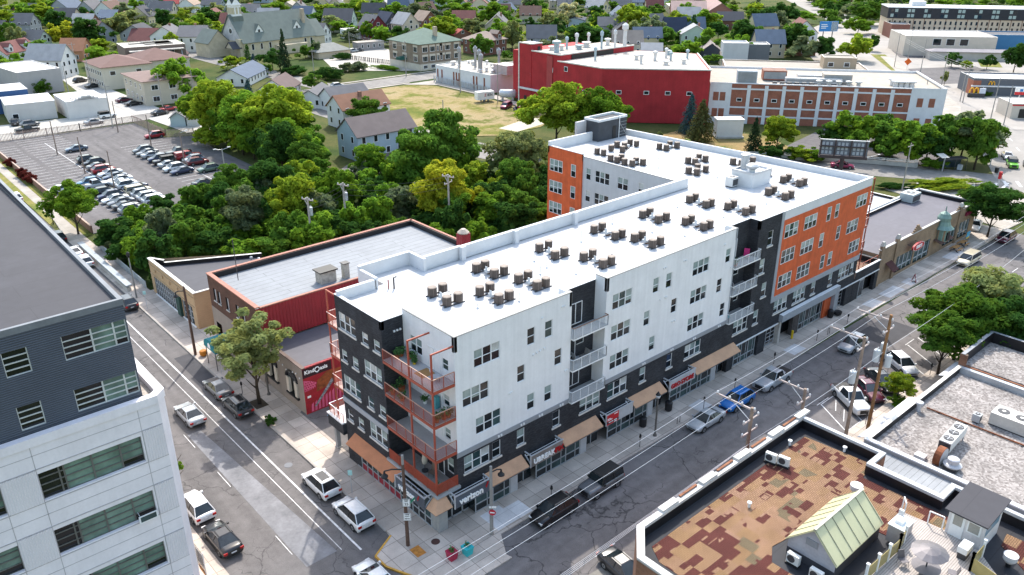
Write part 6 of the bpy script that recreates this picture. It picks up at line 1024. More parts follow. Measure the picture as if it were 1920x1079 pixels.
tree(50, 140, 15.5, 7.5, 'blue', 'tall blue grey spruce above the parking lot', 'spruce', 0, name='spruce_tree'); tree(131, 70, 10.5, 8.5, 'brown', 'brownish open spruce before the red factory', 'spruce', 0); tree(135.01,76.38, 10.5, 6.2, 'blue', 'dense blue spruce at the end of red factory', 'spruce', 0); tree(128.54,53.79, 9.2, 5, 'spruce', 'dark spruce beside the white metal container', 'spruce', 0); tree(134.17,51.32, 8.4, 7.6, 'yg', 'yellow green tree right of the dark spruce', 'round', 0)
for x, y, w, h, l in ((1215, 213, 4, 4, 'dark'), (1190, 214, 2.2, 4.5, 'dark')): pass
right = [(1590, 300, 12, 12, 'bright', 'bright tree above the billboard'), (1560, 288, 8, 8, 'dark', 'dark tree left behind the billboard'), (1660, 303, 11, 10, 'mid', 'mid green tree right of the billboard'), (1700, 308, 11.5, 11, 'bright', 'bright tree before the factory end'), (1735, 308, 10, 9, 'dark', 'dark tree along the white rail'), (1770, 303, 12.5, 11, 'mid', 'mid green tree beside the bus shelter'), (1800, 300, 13.5, 13, 'grey', 'grey green tree behind the bus shelter'), (1826, 318, 14, 10, 'mid', 'open street tree at the junction'), (1850, 285, 9, 8, 'mid', 'leafy tree at the junction, far side'), (1640, 272, 9, 9, 'mid', 'mid green tree under the factory wall'), (1690, 275, 8, 9, 'bright', 'bright tree under the factory wall')]
R_ = [(144.77,38.78), (143.28,42.61), (145.65,31.33), (146.99,27.22), (150.02,24.53), (155.30,22.78), (159.32,21.01), (153.47,15.82), (171.13,19.86), (158.17,39.96), (161.38,35.08)]
for (x, y), (_, _, h, w, l, s) in zip(R_, right): tree(x, y, h*.8, w*.85, l, s, 'round', 1, cb=.15)
for x, y, h, w, l, s in ((132.83,44.48, 3, 6, 'yg', 'yellow green bush along the white rail, left'), (134.66,41.66, 3, 5, 'bright', 'bright bush along the white rail'), (129.34,49.38, 3.4, 5.5, 'dark', 'dark bush below the yellow green tree'), (144.41,96.47, 2, 9, 'mid', 'low leafy bush at the factory foot'), (138.58,96.23, 3.5, 2.2, 'dark', 'dark clipped cypress beside the stair tower'), (150.53,33.68, 2.5, 4, 'bright', 'small bright bush by the rail'), (148.12,22.23, 2.2, 5, 'bright', 'clipped bush left of the bus shelter'), (126.00,78.37, 1.6, 1.4, 'pale', 'tiny pale shrub on the dry lawn'), (-3.13,24.87, 1.2, 1.2, 'dark', 'tiny shrub in the tree pit'), (49.61,-16.74, .9, 2.4, 'bright', 'grass clump under the small kerb tree')): tree(x, y, h, w, l, s, 'round', 1, cb=.02, name='bush', cat='bush')
b = None
def mound(x, y, lx, ly, h, rz, leaf, label, n=1):
    t = thing('clipped_hedge', label, 'hedge', (x, y, -.05), rz); o = link('foliage', crown('flat', 0, n), t, (0, 0, -h*.15), 0, (lx, ly, h*1.25)); o.material_slots[0].link = 'OBJECT'; o.material_slots[0].material = LEAF[leaf]; link('stem', trunk('leafy', 0), t, None, 0, (h*.6,)*3); return t
mound(136, 14.2, 15, 5.5, 1.7, R(-30), 'yg', 'long mounded yellow green hedge beyond the brick shops'); mound(127.5, 20.5, 7, 2.2, 1.2, R(-40), 'dark', 'low dark hedge strip beyond the brick shops', 2)
for i, (x, y) in enumerate(((1.0, 154), (1.1, 143.5), (1.1, 140.5), (1.1, 137.5))): mound(x-.2, y, 2.4, 3.0, 1.9, 0, 'red', 'dark red bush against the lot wall', i % 3)
# office frontage tree
tree(-15.9, 19.0, 7.5, 3.2, 'bright', 'slim tree half hidden behind the white office building', 'loose', 0, cb=.3)
# the wooded gully : one tree each
def inside(p, poly):
    c = False; j = len(poly)-1
    for i in range(len(poly)):
        if (poly[i][1] > p[1]) != (poly[j][1] > p[1]) and p[0] < (poly[j][0]-poly[i][0])*(p[1]-poly[i][1])/(poly[j][1]-poly[i][1])+poly[i][0]: c = not c
        j = i
    return c
def scatter(poly, n, dist, avoid=True):
    xs = [p[0] for p in poly]; ys = [p[1] for p in poly]; out = []; tries = 0
    while len(out) < n and tries < n*60:
        tries += 1; p = (random.uniform(min(xs), max(xs)), random.uniform(min(ys), max(ys)))
        if not inside(p, poly): continue
        if any((p[0]-q[0])**2+(p[1]-q[1])**2 < dist**2 for q in out): continue
        if avoid and any((p[0]-q[0])**2+(p[1]-q[1])**2 < (q[2]*.33)**2 for q in TREES): continue
        out.append(p)
    return out
gully = [(1.5, 71), (14, 66), (31, 56), (50, 47), (64, 48), (72, 56), (70, 74), (60, 84), (50, 90), (44, 98), (3, 96), (1.5, 88)]
for x, y in scatter(gully, 95, 3.3):
    l = random.choice(('dark', 'dark', 'mid', 'mid', 'bright', 'bright', 'yg', 'grey')); h = random.uniform(4.2, 7.8); tree(x, y, h, random.uniform(4.5, 7), l, LW[l]+' tree in the crowded wooded gully', 'round', 1, 'trees crowding the wooded gully', cb=.05)
for x, y in scatter([(74, 44), (90, 40), (108, 46), (104, 60), (84, 76), (76, 70)], 15, 5.0):
    l = random.choice(('mid', 'bright', 'yg', 'pale')); tree(x, y, random.uniform(5, 9), random.uniform(6, 8.5), l, LW[l]+' tree behind the rear wing', 'round', 1, 'trees behind the rear wing', cb=.08)
for x, y in scatter([(42, 101), (47, 100), (52, 118), (58, 132), (44, 152), (41.5, 130)], 16, 4.5): l = random.choice(('bright', 'yg', 'mid', 'dark')); tree(x, y, random.uniform(6, 9.5), random.uniform(6, 8), l, LW[l]+' tree between lot and pale blue house', 'round', 1, 'trees beside the lot', cb=.08)
# ---------------------------------------------------------------- background buildings
def roofm(c, n=[0]): return M('shingle_%02d%02d%02d' % tuple(int(v*99) for v in c), c, .9, var=.1, sc=.5)
def wallm(c): return M('siding_%02d%02d%02d' % tuple(int(v*99) for v in c), c, .8, var=.06, sc=.5)
def small_window(par, x, y, z, w, h, ang, n=1, pl=None):
    k = ('sw', w, h, n, pl)
    if k not in WC:
        f = MB(); e = .0 if pl else .1; f.box(-w/2-e, -.06, -e, w/2+e, .02, h+e, pl or frame_white); WC[k] = f.mesh('window'); g = MB()
        for i in range(n): a = -w/2+w*i/n+.03; g.box(a, -.075, .02, a+w/n-.06, -.06, h-.02, glass_d if not pl or pl is dark_m else pl)
        WC[k+('g',)] = g.mesh('pane')
    o = link('window', WC[k], par, (x, y, z), ang); link('pane', WC[k+('g',)], o); return o
def house(x, y, rz, w, d, he, hr, wc, rc, label, axis=1, dormer=None, chim=None, porch=0, win=1, name='house', cat='house', wing=0):
    # w along local x (the front), d along local y ; axis 1 : gable faces the front (-y)
    t = thing(name, label, cat, (x, y, -.1), R(rz)); wm = wallm(wc); rm = roofm(rc); b = MB(); b.box(-w/2, 0, 0, w/2, d, he, wm)
    if wing: b.box(w/2, d*.3, 0, w/2+wing, d*.9, he*.9, wm)
    r = MB()
    if hr > 0: r.gable(-w/2, 0, w/2, d, he, hr, rm, None, .35, axis); b2 = b; bm = (0, he+hr)
    elif hr < 0: r.hip(-w/2, 0, w/2, d, he, -hr, rm)
    if hr > 0:
        if axis: b.face([(-w/2, 0, he), (w/2, 0, he), (0, 0, he+hr)], wm); b.face([(-w/2, d, he), (w/2, d, he), (0, d, he+hr)], wm)
        else: b.face([(-w/2, 0, he), (-w/2, d, he), (-w/2, d/2, he+hr)], wm); b.face([(w/2, 0, he), (w/2, d, he), (w/2, d/2, he+hr)], wm)
    if wing: r.gable(w/2-1, d*.3, w/2+wing, d*.9, he*.9, hr*.7 if hr > 0 else 1.5, rm, wm, .3, 0)
    b.build('wall', t)
    if hr == 0: r.box(-w/2-.1, -.1, he, w/2+.1, d+.1, he+.3, rm)
    ro = r.build('roof', t)
    if chim: c = MB(); c.box(chim[0]-.4, chim[1]-.4, he, chim[0]+.4, chim[1]+.4, he+abs(hr)+chim[2], M('chimney_brick', (.25, .13, .09), .9)); c.build('chimney', ro)
    if dormer:
        for dx in dormer[0]:
            m = MB(); s = dormer[1]; z0 = he+abs(hr)*.12; m.box(dx-s/2, .3, z0, dx+s/2, d*.4, z0+s*.75, wm); m.gable(dx-s/2, .3, dx+s/2, d*.45, z0+s*.75, s*.5, rm, wm, .15, 1, .1); o = m.build('dormer', ro); small_window(o, dx, .3, z0+s*.12, s*.4, s*.5, 0, 2)
    if porch: m = MB(); m.hexa([(-w*.45, -porch, 2.3), (w*.45, -porch, 2.3), (w*.45, 0, 2.8), (-w*.45, 0, 2.8), (-w*.45, -porch, 2.45), (w*.45, -porch, 2.45), (w*.45, 0, 2.95), (-w*.45, 0, 2.95)], rm); [m.box(px_-.1, -porch+.05, 0, px_+.1, -porch+.25, 2.35, white_m) for px_ in (-w*.43, 0, w*.43)]; m.box(-w*.45, -porch, 0, w*.45, 0, .5, wm); m.build('porch', t)
    if win:
        n = max(1, round(w/3)); fl = max(1, round(he/3))
        for f in range(fl):
            for i in range(n): small_window(t, -w/2+w*(i+.5)/n, 0, 1+f*2.9, .9, 1.35, 0, 1)
            for i in range(max(1, round(d/3.6))): small_window(t, -w/2, d*(i+.5)/max(1, round(d/3.6)), 1+f*2.9, .85, 1.35, -pi/2, 1)
        if hr > 1.8 and axis: small_window(t, 0, 0, he+.3, 1.3, 1.2, 0, 2)
    return t
W_, CR, GY, LB, BRk, TAN, DKB, GRN, MAR, YEL = (.66, .66, .65), (.52, .46, .34), (.30, .31, .33), (.36, .43, .48), (.17, .075, .05), (.48, .40, .30), (.05, .06, .08), (.42, .50, .44), (.14, .02, .03), (.55, .47, .3)
rGY, rDK, rBR, rMA, rLG, rGN, rNV, rRD, rTN, rBL = (.12, .12, .13), (.055, .058, .07), (.13, .075, .06), (.15, .055, .05), (.30, .30, .31), (.10, .13, .105), (.03, .04, .07), (.35, .07, .06), (.30, .22, .17), (.09, .12, .17)
# rows: ground point of the front, rotation, width, depth, eave, ridge rise, wall, roof, label, options
HS = [(42.52,324.87, 45, 20, 9, 3.0, 3.6, W_, rMA, 'long low house with maroon roof and white dormers', dict(axis=0, dormer=((-6, 4), 2.6))), (44.57,268.98, 42, 8.5, 13, 6.0, 4.6, W_, rLG, 'tall white gabled house with steep pale roof', {}), (54.74,339.48, 30, 6, 9, 5.2, 3.2, GRN, rGY, 'narrow pale green gabled house', {}), (60.77,305.02, 50, 9, 9, 4.0, 4.0, (.42, .20, .11), (.30, .14, .08), 'orange brick house with clipped gable', {}), (94.80,323.29, 45, 12, 11, 3.2, 4.4, W_, rMA, 'white house with maroon cross gabled roof', dict(wing=5)), (94.60,330.24, 45, 10, 12, 5.2, 3.6, GY, rDK, 'grey house with dark broad roof', dict(axis=0)), (84.48,273.32, 50, 16, 7, 2.6, 3.6, W_, (.10, .065, .065), 'white house with dark brown roof and one dormer', dict(axis=0, dormer=((-1.5,), 2.6), chim=(-4, 3, .6))),
 (99.57,310.30, 52, 12, 11, 6, 3.6, W_, rGY, 'large white double house with grey hipped roof, left part', dict(axis=0, chim=(2, 5, .6), porch=1.6)), (107.27,301.33, 52, 13, 11, 6, 3.6, W_, rGY, 'large white double house with grey hipped roof, right part', dict(axis=1, chim=(4, 6, .6))), (68.31,412.15, 45, 9, 10, 4.5, 4.5, GY, rGY, 'grey gabled house behind the golden tree', dict(dormer=((0,), 2.4))), (83.67,486.95, 45, 12, 8, 4, 3.2, BRk, rGY, 'brown house with white dormer near the left edge', dict(axis=0, dormer=((0,), 2.4))), (70.60,452.80, 40, 14, 9, 3.5, 3, GY, rBL, 'low house with slate blue roof at left', dict(axis=0)),
 (109.38,491.73, 45, 18, 12, 4, 5, GY, rBL, 'big slate roofed house with two skylights', dict(axis=0)), (117.13,476.75, 45, 14, 10, 4, 4.6, GY, rGY, 'grey roofed house beside the slate roofed one', dict(axis=0)), (125.12,469.68, 45, 16, 10, 4, 4.2, W_, rBR, 'brown roofed house with white front gable', dict(axis=0, wing=4)), (138.69,518.72, 45, 14, 10, 5, 4.6, W_, rLG, 'pale roofed house with white gable', dict(axis=0)), (140.82,480.66, 20, 9, 13, 5.5, 4.8, (.48, .58, .50), rTN, 'mint green gabled house', {}), (147.20,475.01, 20, 9, 12, 5.5, 4.8, GY, rGY, 'grey shingled gabled house beside the mint one', {}), (123.03,426.64, 45, 9, 9, 4, 1.6, (.5, .33, .24), (.34, .22, .16), 'peach coloured house with low roof', {}),
 (164.14,477.63, 50, 10, 9, 4.5, 3.8, W_, rRD, 'white house with red front roof', {}), (168.73,464.64, 50, 14, 9, 4.4, 3.6, W_, rTN, 'white house with faded pink roof', dict(axis=0)), (197.74,496.04, 40, 8, 10, 5, 4, W_, rNV, 'white house with navy roof left of the steeple', {}), (186.02,423.82, 50, 10, 8, 3.2, 3, BRk, rMA, 'maroon roofed house right of the steeple', dict(axis=0)), (189.09,361.21, 35, 9, 11, 4, 4.6, W_, rBL, 'white house with slate roof right of the church', {}), (152.96,285.49, 35, 10, 10, 4.6, 4, W_, rGY, 'white house with solar panels', {}), (134.49,247.13, 0, 14, 9, 2.6, -2.6, TAN, (.24, .24, .22), 'low garage with grey hipped roof and pale doors', dict(win=0)),
 (187.21,318.39, 45, 13, 14, 5, 5.4, GRN, rDK, 'pale green house with long dark roof', dict(axis=1)), (177.11,281.08, 0, 9, 10, 6, 4.6, MAR, rGY, 'maroon house with white front porch', dict(dormer=((-2.5,), 2.4), porch=2)), (191.92,291.50, 0, 8, 10, 6, 4.2, DKB, rNV, 'navy roofed house with white dormer', dict(dormer=((0,), 2.8))), (193.69,279.23, 0, 9, 10, 6, 4.6, (.58, .47, .38), rLG, 'cream house with red front gable', {}), (212.62,290.02, 0, 9, 9, 5.5, 4, BRk, rTN, 'brown house with pale striped gables', {}), (153.99,266.43, 0, 0.1, .1, .1, 0, W_, rLG, '', None),
 (197.54,245.99, 0, 9, 9, 4, 2, BRk, rRD, 'small brick house with faded red roof', {}), (186.92,212.26, 0, 13, 12, 5.6, -3, BRk, (.26, .2, .17), 'brown brick house with pale hipped roof', dict(dormer=((3,), 2.4))), (238.31,261.53, 45, 16, 11, 4, 5, TAN, rGY, 'tan house with long grey roof', dict(axis=0, chim=(0, 4, .5))), (317.72,350.72, 50, 12, 9, 4, 3.6, LB, rGY, 'blue grey house in the far trees', dict(axis=0)), (318.28,341.07, 40, 9, 10, 4, 4, TAN, rGY, 'tan gabled house in the far trees', {}), (331.22,338.76, 30, 10, 10, 4.5, 4, BRk, rBR, 'brown gabled house in the far trees', {}), (213.94,204.70, 48, 8.5, 12, 5.4, 4.6, (.34, .36, .42), rGY, 'blue grey gabled house behind the factory tower', dict(wing=3.5)), (281.77,252.88, 40, 14, 10, 4.2, 1.2, LB, rNV, 'pale blue house with navy roof', dict(axis=0)), (349.70,304.31, 40, 9, 9, 6, 3.6, (.5, .6, .68), rLG, 'pale blue gabled house in far trees', {}), (283.45,221.54, 45, 12, 10, 4.4, 5, TAN, rGY, 'tan house with steep grey roof behind the stacks', {}), (233.34,175.13, 48, 9, 12, 4.5, 4.4, (.46, .42, .35), (.22, .19, .17), 'beige gabled house right of the tall stacks', {}), (296.43,215.77, 60, 8, 9, 4.5, 4, W_, rGY, 'small white gabled house amid trees', {}),
 (288.11,195.57, 48, 9, 10, 3.6, 5.2, (.16, .26, .34), rNV, 'teal gabled house with white trim', {}), (297.85,192.24, 48, 9, 10, 3.6, 5.0, (.44, .46, .44), rBL, 'pale gabled house with slate roof', {}), (245.17,145.33, 42, 16, 9, 3.4, 3.2, DKB, (.24, .20, .19), 'navy house with grey brown roof', dict(axis=0)), (237.04,131.29, 42, 8, 7, 2.4, 2.4, CR, (.3, .26, .22), 'small beige garage behind the factory', dict(win=0)), (230.29,162.25, 42, 7, 8, 3, 2.5, W_, rLG, 'small pale garage behind the factory', dict(win=0)), (333.39,177.29, 60, 9, 12, 4, 5, YEL, rBL, 'house with blue roof in dark trees', {}), (323.86,151.07, 42, 15, 11, 4, 5, W_, rMA, 'white gabled building with maroon roof', dict(axis=0, wing=4)), (284.77,129.56, 42, 16, 10, 4.2, 0, BRk, rGY, 'brown flat building below the blue billboard', {}), (365.88,225.78, 42, 44, 14, 6, 4.5, (.28, .13, .10), (.30, .20, .19), 'long brick apartment block with pink grey roof', dict(axis=0, wing=0)), (347.26,227.99, 42, 16, 18, 6, 4.8, (.28, .13, .10), (.34, .24, .22), 'brick apartment wing with broad gable', {}),
 (88.33,217.58, 45, 20, 10, 2.6, 2.6, W_, rBL, 'low house with slate grey roof beside the spruce', dict(axis=0)), (85.67,187.46, 45, 13, 9, 2.6, 3, W_, (.12, .085, .08), 'low house with dark brown roof behind lot trees', dict(axis=0)), (86.76,167.97, 45, 13, 8, 2.6, 2.4, W_, rGY, 'low grey roofed house behind the pale blue house', dict(axis=0)), (87.27,156.52, 0, 12, 8, 3.6, 2.6, W_, rGY, 'grey roofed house right behind the brown roofed one', dict(axis=0)), (79.54,136.60, 0, 14, 8, 5, 3, W_, (.22, .11, .07), 'house with rusty brown roof behind the pale blue one', dict(axis=0, chim=(0, 3, .5))), (44.36,359.21, 45, 10, 12, 6, 4, GY, rGY, 'grey house at the left edge of trees', {}), (158.86,409.20, 50, 12, 8, 3, 3, BRk, rMA, 'red roofed house above the dark hedge trees', dict(axis=0)), (213.73,424.77, 50, 14, 10, 3, 3, TAN, (.3, .27, .23), 'tan house with pale roof in far trees', dict(axis=0)), (247.32,432.09, 50, 16, 10, 3.4, 3, W_, rLG, 'pale grey roofed house in far trees', dict(axis=0)), (240.20,384.11, 50, 30, 14, 4, 0, W_, (.5, .5, .5), 'long flat white roofed building in far trees', {}), (383.20,265.92, 45, 26, 12, 4, 0, CR, (.48, .45, .40), 'flat pale roofed building in far trees', {}), (493.49,223.88, 45, 14, 10, 5, 0, BRk, (.2, .12, .1), 'small red brick block in far trees', {})]
for x, y, rz, w, d, he, hr, wc, rc, l, k in HS:
    if k is not None: house(x, y, rz, w, d, he, hr, wc, rc, l, **k)
# pale blue house near the gully
t = house(66.6, 107.6, 0, 15.4, 8.5, 5.6, 3.3, (.36, .44, .50), (.15, .12, .115), 'large pale blue house with brown grey roof and porch', axis=0); b = MB(); b.box(-7.8, -.06, 0, 7.8, 0, .9, M('stone_base', (.2, .18, .17), .9)); b.build('base', t); b = MB(); b.hexa([(7.72, 1, 2.6), (10, 1, 2.3), (10, 7, 2.3), (7.72, 7, 2.6), (7.72, 1, 2.75), (10, 1, 2.45), (10, 7, 2.45), (7.72, 7, 2.75)], roofm(rGY)); [b.box(9.7, y, 0, 9.9, y+.2, 2.4, white_m) for y in (1.2, 4, 6.6)]; b.build('porch', t)
# cream flats, tan apartments, garages
def block(x, y, rz, w, d, h, wc, rc, label, hip=0, par=0, win=None, name='commercial_building', cat='building', base=None):
    t = thing(name, label, cat, (x, y, -.1), R(rz)); wm = wc if not isinstance(wc, tuple) else wallm(wc); rm = rc if not isinstance(rc, tuple) else roofm(rc); b = MB(); b.box(0, 0, 0, w, d, h-.02, wm)
    if base: b.box(-.04, -.04, 0, w+.04, d, base[0], base[1])
    if par:
        for q in ((0, 0, w, .3), (0, d-.3, w, d), (0, .3, .3, d-.3), (w-.3, .3, w, d-.3)): b.box(q[0], q[1], h, q[2], q[3], h+par, wm, pale_coping)
    b.build('wall', t); r = MB(); r.hip(0, 0, w, d, h, hip, rm) if hip else r.box(.02 if par else -.1, .02 if par else -.1, h-.02, w-.02 if par else w+.1, d-.02 if par else d+.1, h+.08, rm); r.build('roof', t)
    for (side, a, z, ww, hh, n, step, cnt) in (win or ()):
        for i in range(cnt):
            if side == 'f': small_window(t, a+i*step, 0, z, ww, hh, 0, n)
            elif side == 'l': small_window(t, 0, a+i*step, z, ww, hh, -pi/2, n)
            else: small_window(t, w, a+i*step, z, ww, hh, pi/2, n)
    return t
block(45.6, 199.8, -2, 15, 19, 7, (.46, .41, .33), (.19, .13, .115), 'cream brick flats with low tan hipped roof', .9, win=[('f', 3, 1.2, 1.8, 1.3, 2, 5, 2), ('f', 3, 4.4, 1.8, 1.3, 2, 5, 2), ('l', 3, 1.2, 1, 1.3, 1, 4.5, 4), ('l', 3, 4.4, 1, 1.3, 1, 4.5, 4)])
b = MB(); b.box(0, -.1, 0, 15, 0, 6.0, brick('tan_red_brick', (.3, .17, .1), (.35, .2, .12), (.35, .27, .2), .3, .1, .01, .1)); 
block(44.8, 233.7, 0, 15, 18, 7, (.50, .46, .38), (.155, .09, .078), 'tan apartment block with maroon brown hipped roof', 2.4, win=[('l', 2, 1.2, .9, 1.2, 1, 2.3, 7), ('l', 2, 4.3, .9, 1.2, 1, 2.3, 7), ('f', 3, 4.4, 1.6, 1.2, 1, 8, 2)]); block(58, 238, 0, 16, 16, 7, (.50, .46, .38), (.155, .09, .078), 'rear tan apartment wing with maroon brown roof', 3)
block(10.8, 201.5, -7, 11.5, 13, 4.7, (.50, .49, .48), membrane('white_flat', (.62, .62, .63), 3, .9, .15), 'low white garage with flat white roof, left one', 0, win=[('f', 1.8, 1, 1.3, 1.2, 1, 30, 1)]); t = block(24, 196, -2, 10.2, 14, 4.6, (.56, .55, .54), membrane('white_flat', (.62, .62, .63)), 'white block garage with stepped parapet, right one', 0); b = MB(); [b.box(1.2+k*.9, -.02, 4.6, 9-k*.9, .25, 4.75+k*.35, wallm((.56, .55, .54))) for k in range(4)]; b.build('stepped_parapet', t); b = MB(); [b.box(2+k*1.1, 2, 4.7, 2.3+k*1.1, 5, 4.75, dark_m) for k in range(3)]; b.build('skylight', t)
block(9.5, 216, -4, 10, 12, 6.0, (.035, .09, .22), (.55, .55, .55), 'blue painted house with flat pale roof', 0, win=[('f', 4.4, 2.2, .9, 1.6, 1, 3.4, 2)]); block(22.5, 240, 6, 12.5, 24, 6.8, (.40, .37, .37), membrane('white_flat', (.62, .62, .63)), 'big grey block building with white flat roof', 0, .3); block(-2, 262, 6, 24, 22, 6, (.3, .22, .17), membrane('white_flat', (.62, .62, .63)), 'brown brick building with white flat roof at left edge', 0, .3)
t = house(42.5, 168.2, -30, 3.6, 6.5, 2.4, 1.3, (.42, .52, .56), rGY, 'pale blue garage by the lot fence', win=0); house(45.8, 166.5, -30, 3.2, 4, 2.3, 1.2, W_, rTN, 'small white garage beside the pale blue one', win=0)
t = block(60, 258, -8, 20, 15, 9, (.16, .12, .10), (.42, .39, .35), 'fire damaged brick house with torn flat roof and porches', 0, .2, [('f', 3.2, 5.4, 1.6, 2, 2, 4, 4)]); b = MB(); [b.box(2+k*4, -2.2, 0, 2.3+k*4, -1.9, 7.8, M('porch_blue', (.30, .33, .40), .7)) for k in range(5)]; b.box(1.6, -2.4, 4.2, 18.6, 0, 4.5, M('porch_blue', (.3, .33, .4))); b.box(1.6, -2.4, 4.5, 18.6, -2.2, 5.4, M('porch_blue', (.3, .33, .4))); b.box(1.2, -2.7, 7.8, 19, .2, 8.1, M('torn_roof', (.45, .42, .38), .9, var=.4)); b.build('porch', t); b = MB(); [b.box(3+random.random()*14, 2+random.random()*10, 9.1, 5+random.random()*14, 3+random.random()*11, 9.3, black_m) for k in range(5)]; b.build('burnt_patch', t)
# church
cst = M('cream_stone', (.50, .43, .31), .9, var=.12); crf = roofm((.135, .16, .145)); t = thing('church', 'cream stone church with green grey roof and white belfry', 'church', (107.9, 269.8, -.1), R(8)); b = MB(); b.box(0, 0, 0, 34, 16, 6, cst); b.face([(0, 0, 6), (0, 16, 6), (0, 8, 15.5)], M('gable_grey', (.46, .45, .45), .8)); b.box(34, 1.5, 0, 40, 14.5, 5, cst); b.box(-9, 10, 0, 0, 20, 5.5, cst); b.box(-1.5, .5, 0, 0, 3, 7, cst); b.box(14, -3, 0, 28, 0, 3.5, cst); b.build('wall', t)
b = MB(); b.gable(0, 0, 34, 16, 6, 9.5, crf, None, .6, 0); b.gable(34, 1.5, 41, 14.5, 5, 6, crf, cst, .3, 0); b.gable(-9, 10, 0, 20, 5.5, 4.5, crf, cst, .4, 1); b.gable(-4.5, .5, -1, 5.5, 3.8, 2.2, roofm(rDK), cst, .3, 0); b.build('roof', t)
for x in (9, 27): b = MB(); b.gable(x-2, 2.2, x+2, 6.5, 8.9, 2.8, crf, W_ and white_m, .2, 1); b.box(x-2, 2.2, 7.2, x+2, 6, 8.9, white_m); o = b.build('dormer', t); small_window(o, x, 2.2, 8.6, 1, 1.2, 0, 2)
b = MB(); b.box(.5, 5.8, 12, 5, 10.2, 15, crf); b.box(.9, 6.2, 15, 4.6, 9.8, 19, white_m); [b.box(.8+k*1.5, 6.1, 15.8, 1.6+k*1.5, 9.9, 18.2, M('louvre_cream', (.45, .40, .28), .8)) for k in range(3)]; b.prism([(.6, 5.9), (4.9, 5.9), (4.9, 10.1), (.6, 10.1)], 19, 19.4, white_m); 
for p, q in (((.9, 6.2), (4.6, 6.2)), ((4.6, 6.2), (4.6, 9.8)), ((4.6, 9.8), (.9, 9.8)), ((.9, 9.8), (.9, 6.2))): b.face([(*p, 19.4), (*q, 19.4), (2.75, 8, 31)], roofm((.07, .08, .08))); b.face([(*p, 19.4), (*q, 19.4), ((p[0]+q[0])/2*.96+.1, (p[1]+q[1])/2, 21.8)], white_m)
b.build('belfry', t); b = MB(); b.lathe(0, 0, [(1.3, 0), (1.3, .06)], 14, white_m); b.lathe(0, 0, [(1.0, .06), (1.0, .1)], 14, glass_d); o = b.build('round_window', t); o.location = (-.02, 8, 9.5); o.rotation_euler = (0, -pi/2, 0); b = MB(); b.box(31, 3.5, 10, 32.2, 5, 16, M('chimney_tan', (.4, .33, .25), .9)); b.build('chimney', t); [small_window(t, x, 0, 2.6, 1, 2.2, 0, 1) for x in (4, 8, 12, 29, 32)]
# school
sb = brick('school_brick', (.20, .155, .115), (.25, .19, .14), (.24, .2, .16), .3, .1, .012, .15); t = block(140.5, 198.3, 0, 18.6, 19.2, 9.2, sb, roofm((.115, .165, .135)), 'brown brick school block with green hipped roof', 4.2, base=(2.3, M('limestone', (.52, .47, .39), .9, var=.08)), name='school_building')
b = MB(); 
for z in (2.9, 6.1):
    for a in (1, 4.2, 7.3, 8.8, 11.2, 15.2): b.box(a, -.08, z+1.9, a+2.6, -.01, z+2.6, M('limestone', (.52, .47, .39)))
    for a in (1.2, 8, 14): b.box(-.08, a, z+1.9, -.01, a+2.8, z+2.6, M('limestone', (.52, .47, .39)))
b.build('lintel_band', t)
for z in (3.2, 6.4):
    for a, n in ((2.3, 3), (5.6, 3), (8, 1), (9.6, 1), (12.3, 3), (16.4, 3)): small_window(t, a, 0, z, 2.0 if n > 1 else .6, 1.7, 0, n)
    for a in (2.6, 9.4, 15.6): small_window(t, 0, a, z, 2.0, 1.7, -pi/2, 3)
[small_window(t, a, -.05, .7, 1.6, 1.1, 0, 3) for a in (2.3, 5.6, 12.3, 16.4)]; b = MB(); b.box(9.3, 3.4, 9.3, 10.5, 4.6, 14.2, M('chimney_tan', (.4, .33, .25))); b.build('chimney', t); b = MB(); b.hexa([(-3, 8, 3.2), (0, 8, 3.2), (0, 11, 3.2), (-3, 11, 3.2), (-3, 8.6, 4.1), (0, 8.6, 4.3), (0, 10.4, 4.3), (-3, 10.4, 4.1)], M('canopy_green', (.02, .09, .07), .7)); b.build('entrance_canopy', t)
block(151, 257, -8, 12, 5, 3.2, M('grey_block', (.30, .27, .26), .9, var=.1), (.36, .32, .28), 'long low grey block hut by school lot', 0, win=[('f', 2.2, 1, .7, 1.3, 1, 2.6, 4)]); block(167.01,290.04, -8, 13, 10, 4, W_, (.62, .62, .62), 'white one storey building with flat white roof', 0, win=[('f', 9, 1.2, 2, 1.5, 1, 5, 2)])
# white and brick low factory building at the field
t = block(132.2, 149.8, 0, 16, 28, 5.2, M('factory_white', (.58, .60, .63), .8, var=.06), M('pebble_roof', (.42, .38, .33), .95, var=.15), 'low white factory hall with red brick strips by field', 0, .3, name='factory_hall'); b = MB(); rbk = brick('factory_brick', (.20, .06, .04), (.25, .08, .05), (.2, .12, .1), .3, .1, .012, .2)
for a in (26.6, 24.3, 18, 16.6, 15.2, 7.8, 6.3, 2.6): b.box(-.06, a, .1, 0, a+.7, 4.3, rbk)
b.box(-.05, 15.9, .1, 0, 17, 2.2, rbk); b.build('brick_strip', t); random.seed(5)
for k in range(16): x, y = random.uniform(2, 14), random.uniform(2, 26); vent(132.2+x, 149.8+y, 5.25, random.uniform(.8, 1.5), random.uniform(.25, .5), 'pale roof vent on the low factory hall', M('duct_white', (.55, .55, .56), .5), 'vents on the low factory hall')
for i, (x, y, h) in enumerate(((136, 170, 6.5), (139.5, 166, 6.8), (137, 161, 6.5), (141, 156, 7), (134.5, 157, 5.8))): vent(x, y, 5.2, h, .42, 'tall grey stack on the low factory hall', M('stack_grey', (.28, .29, .30), .5, .2), 'stacks on the low factory hall')
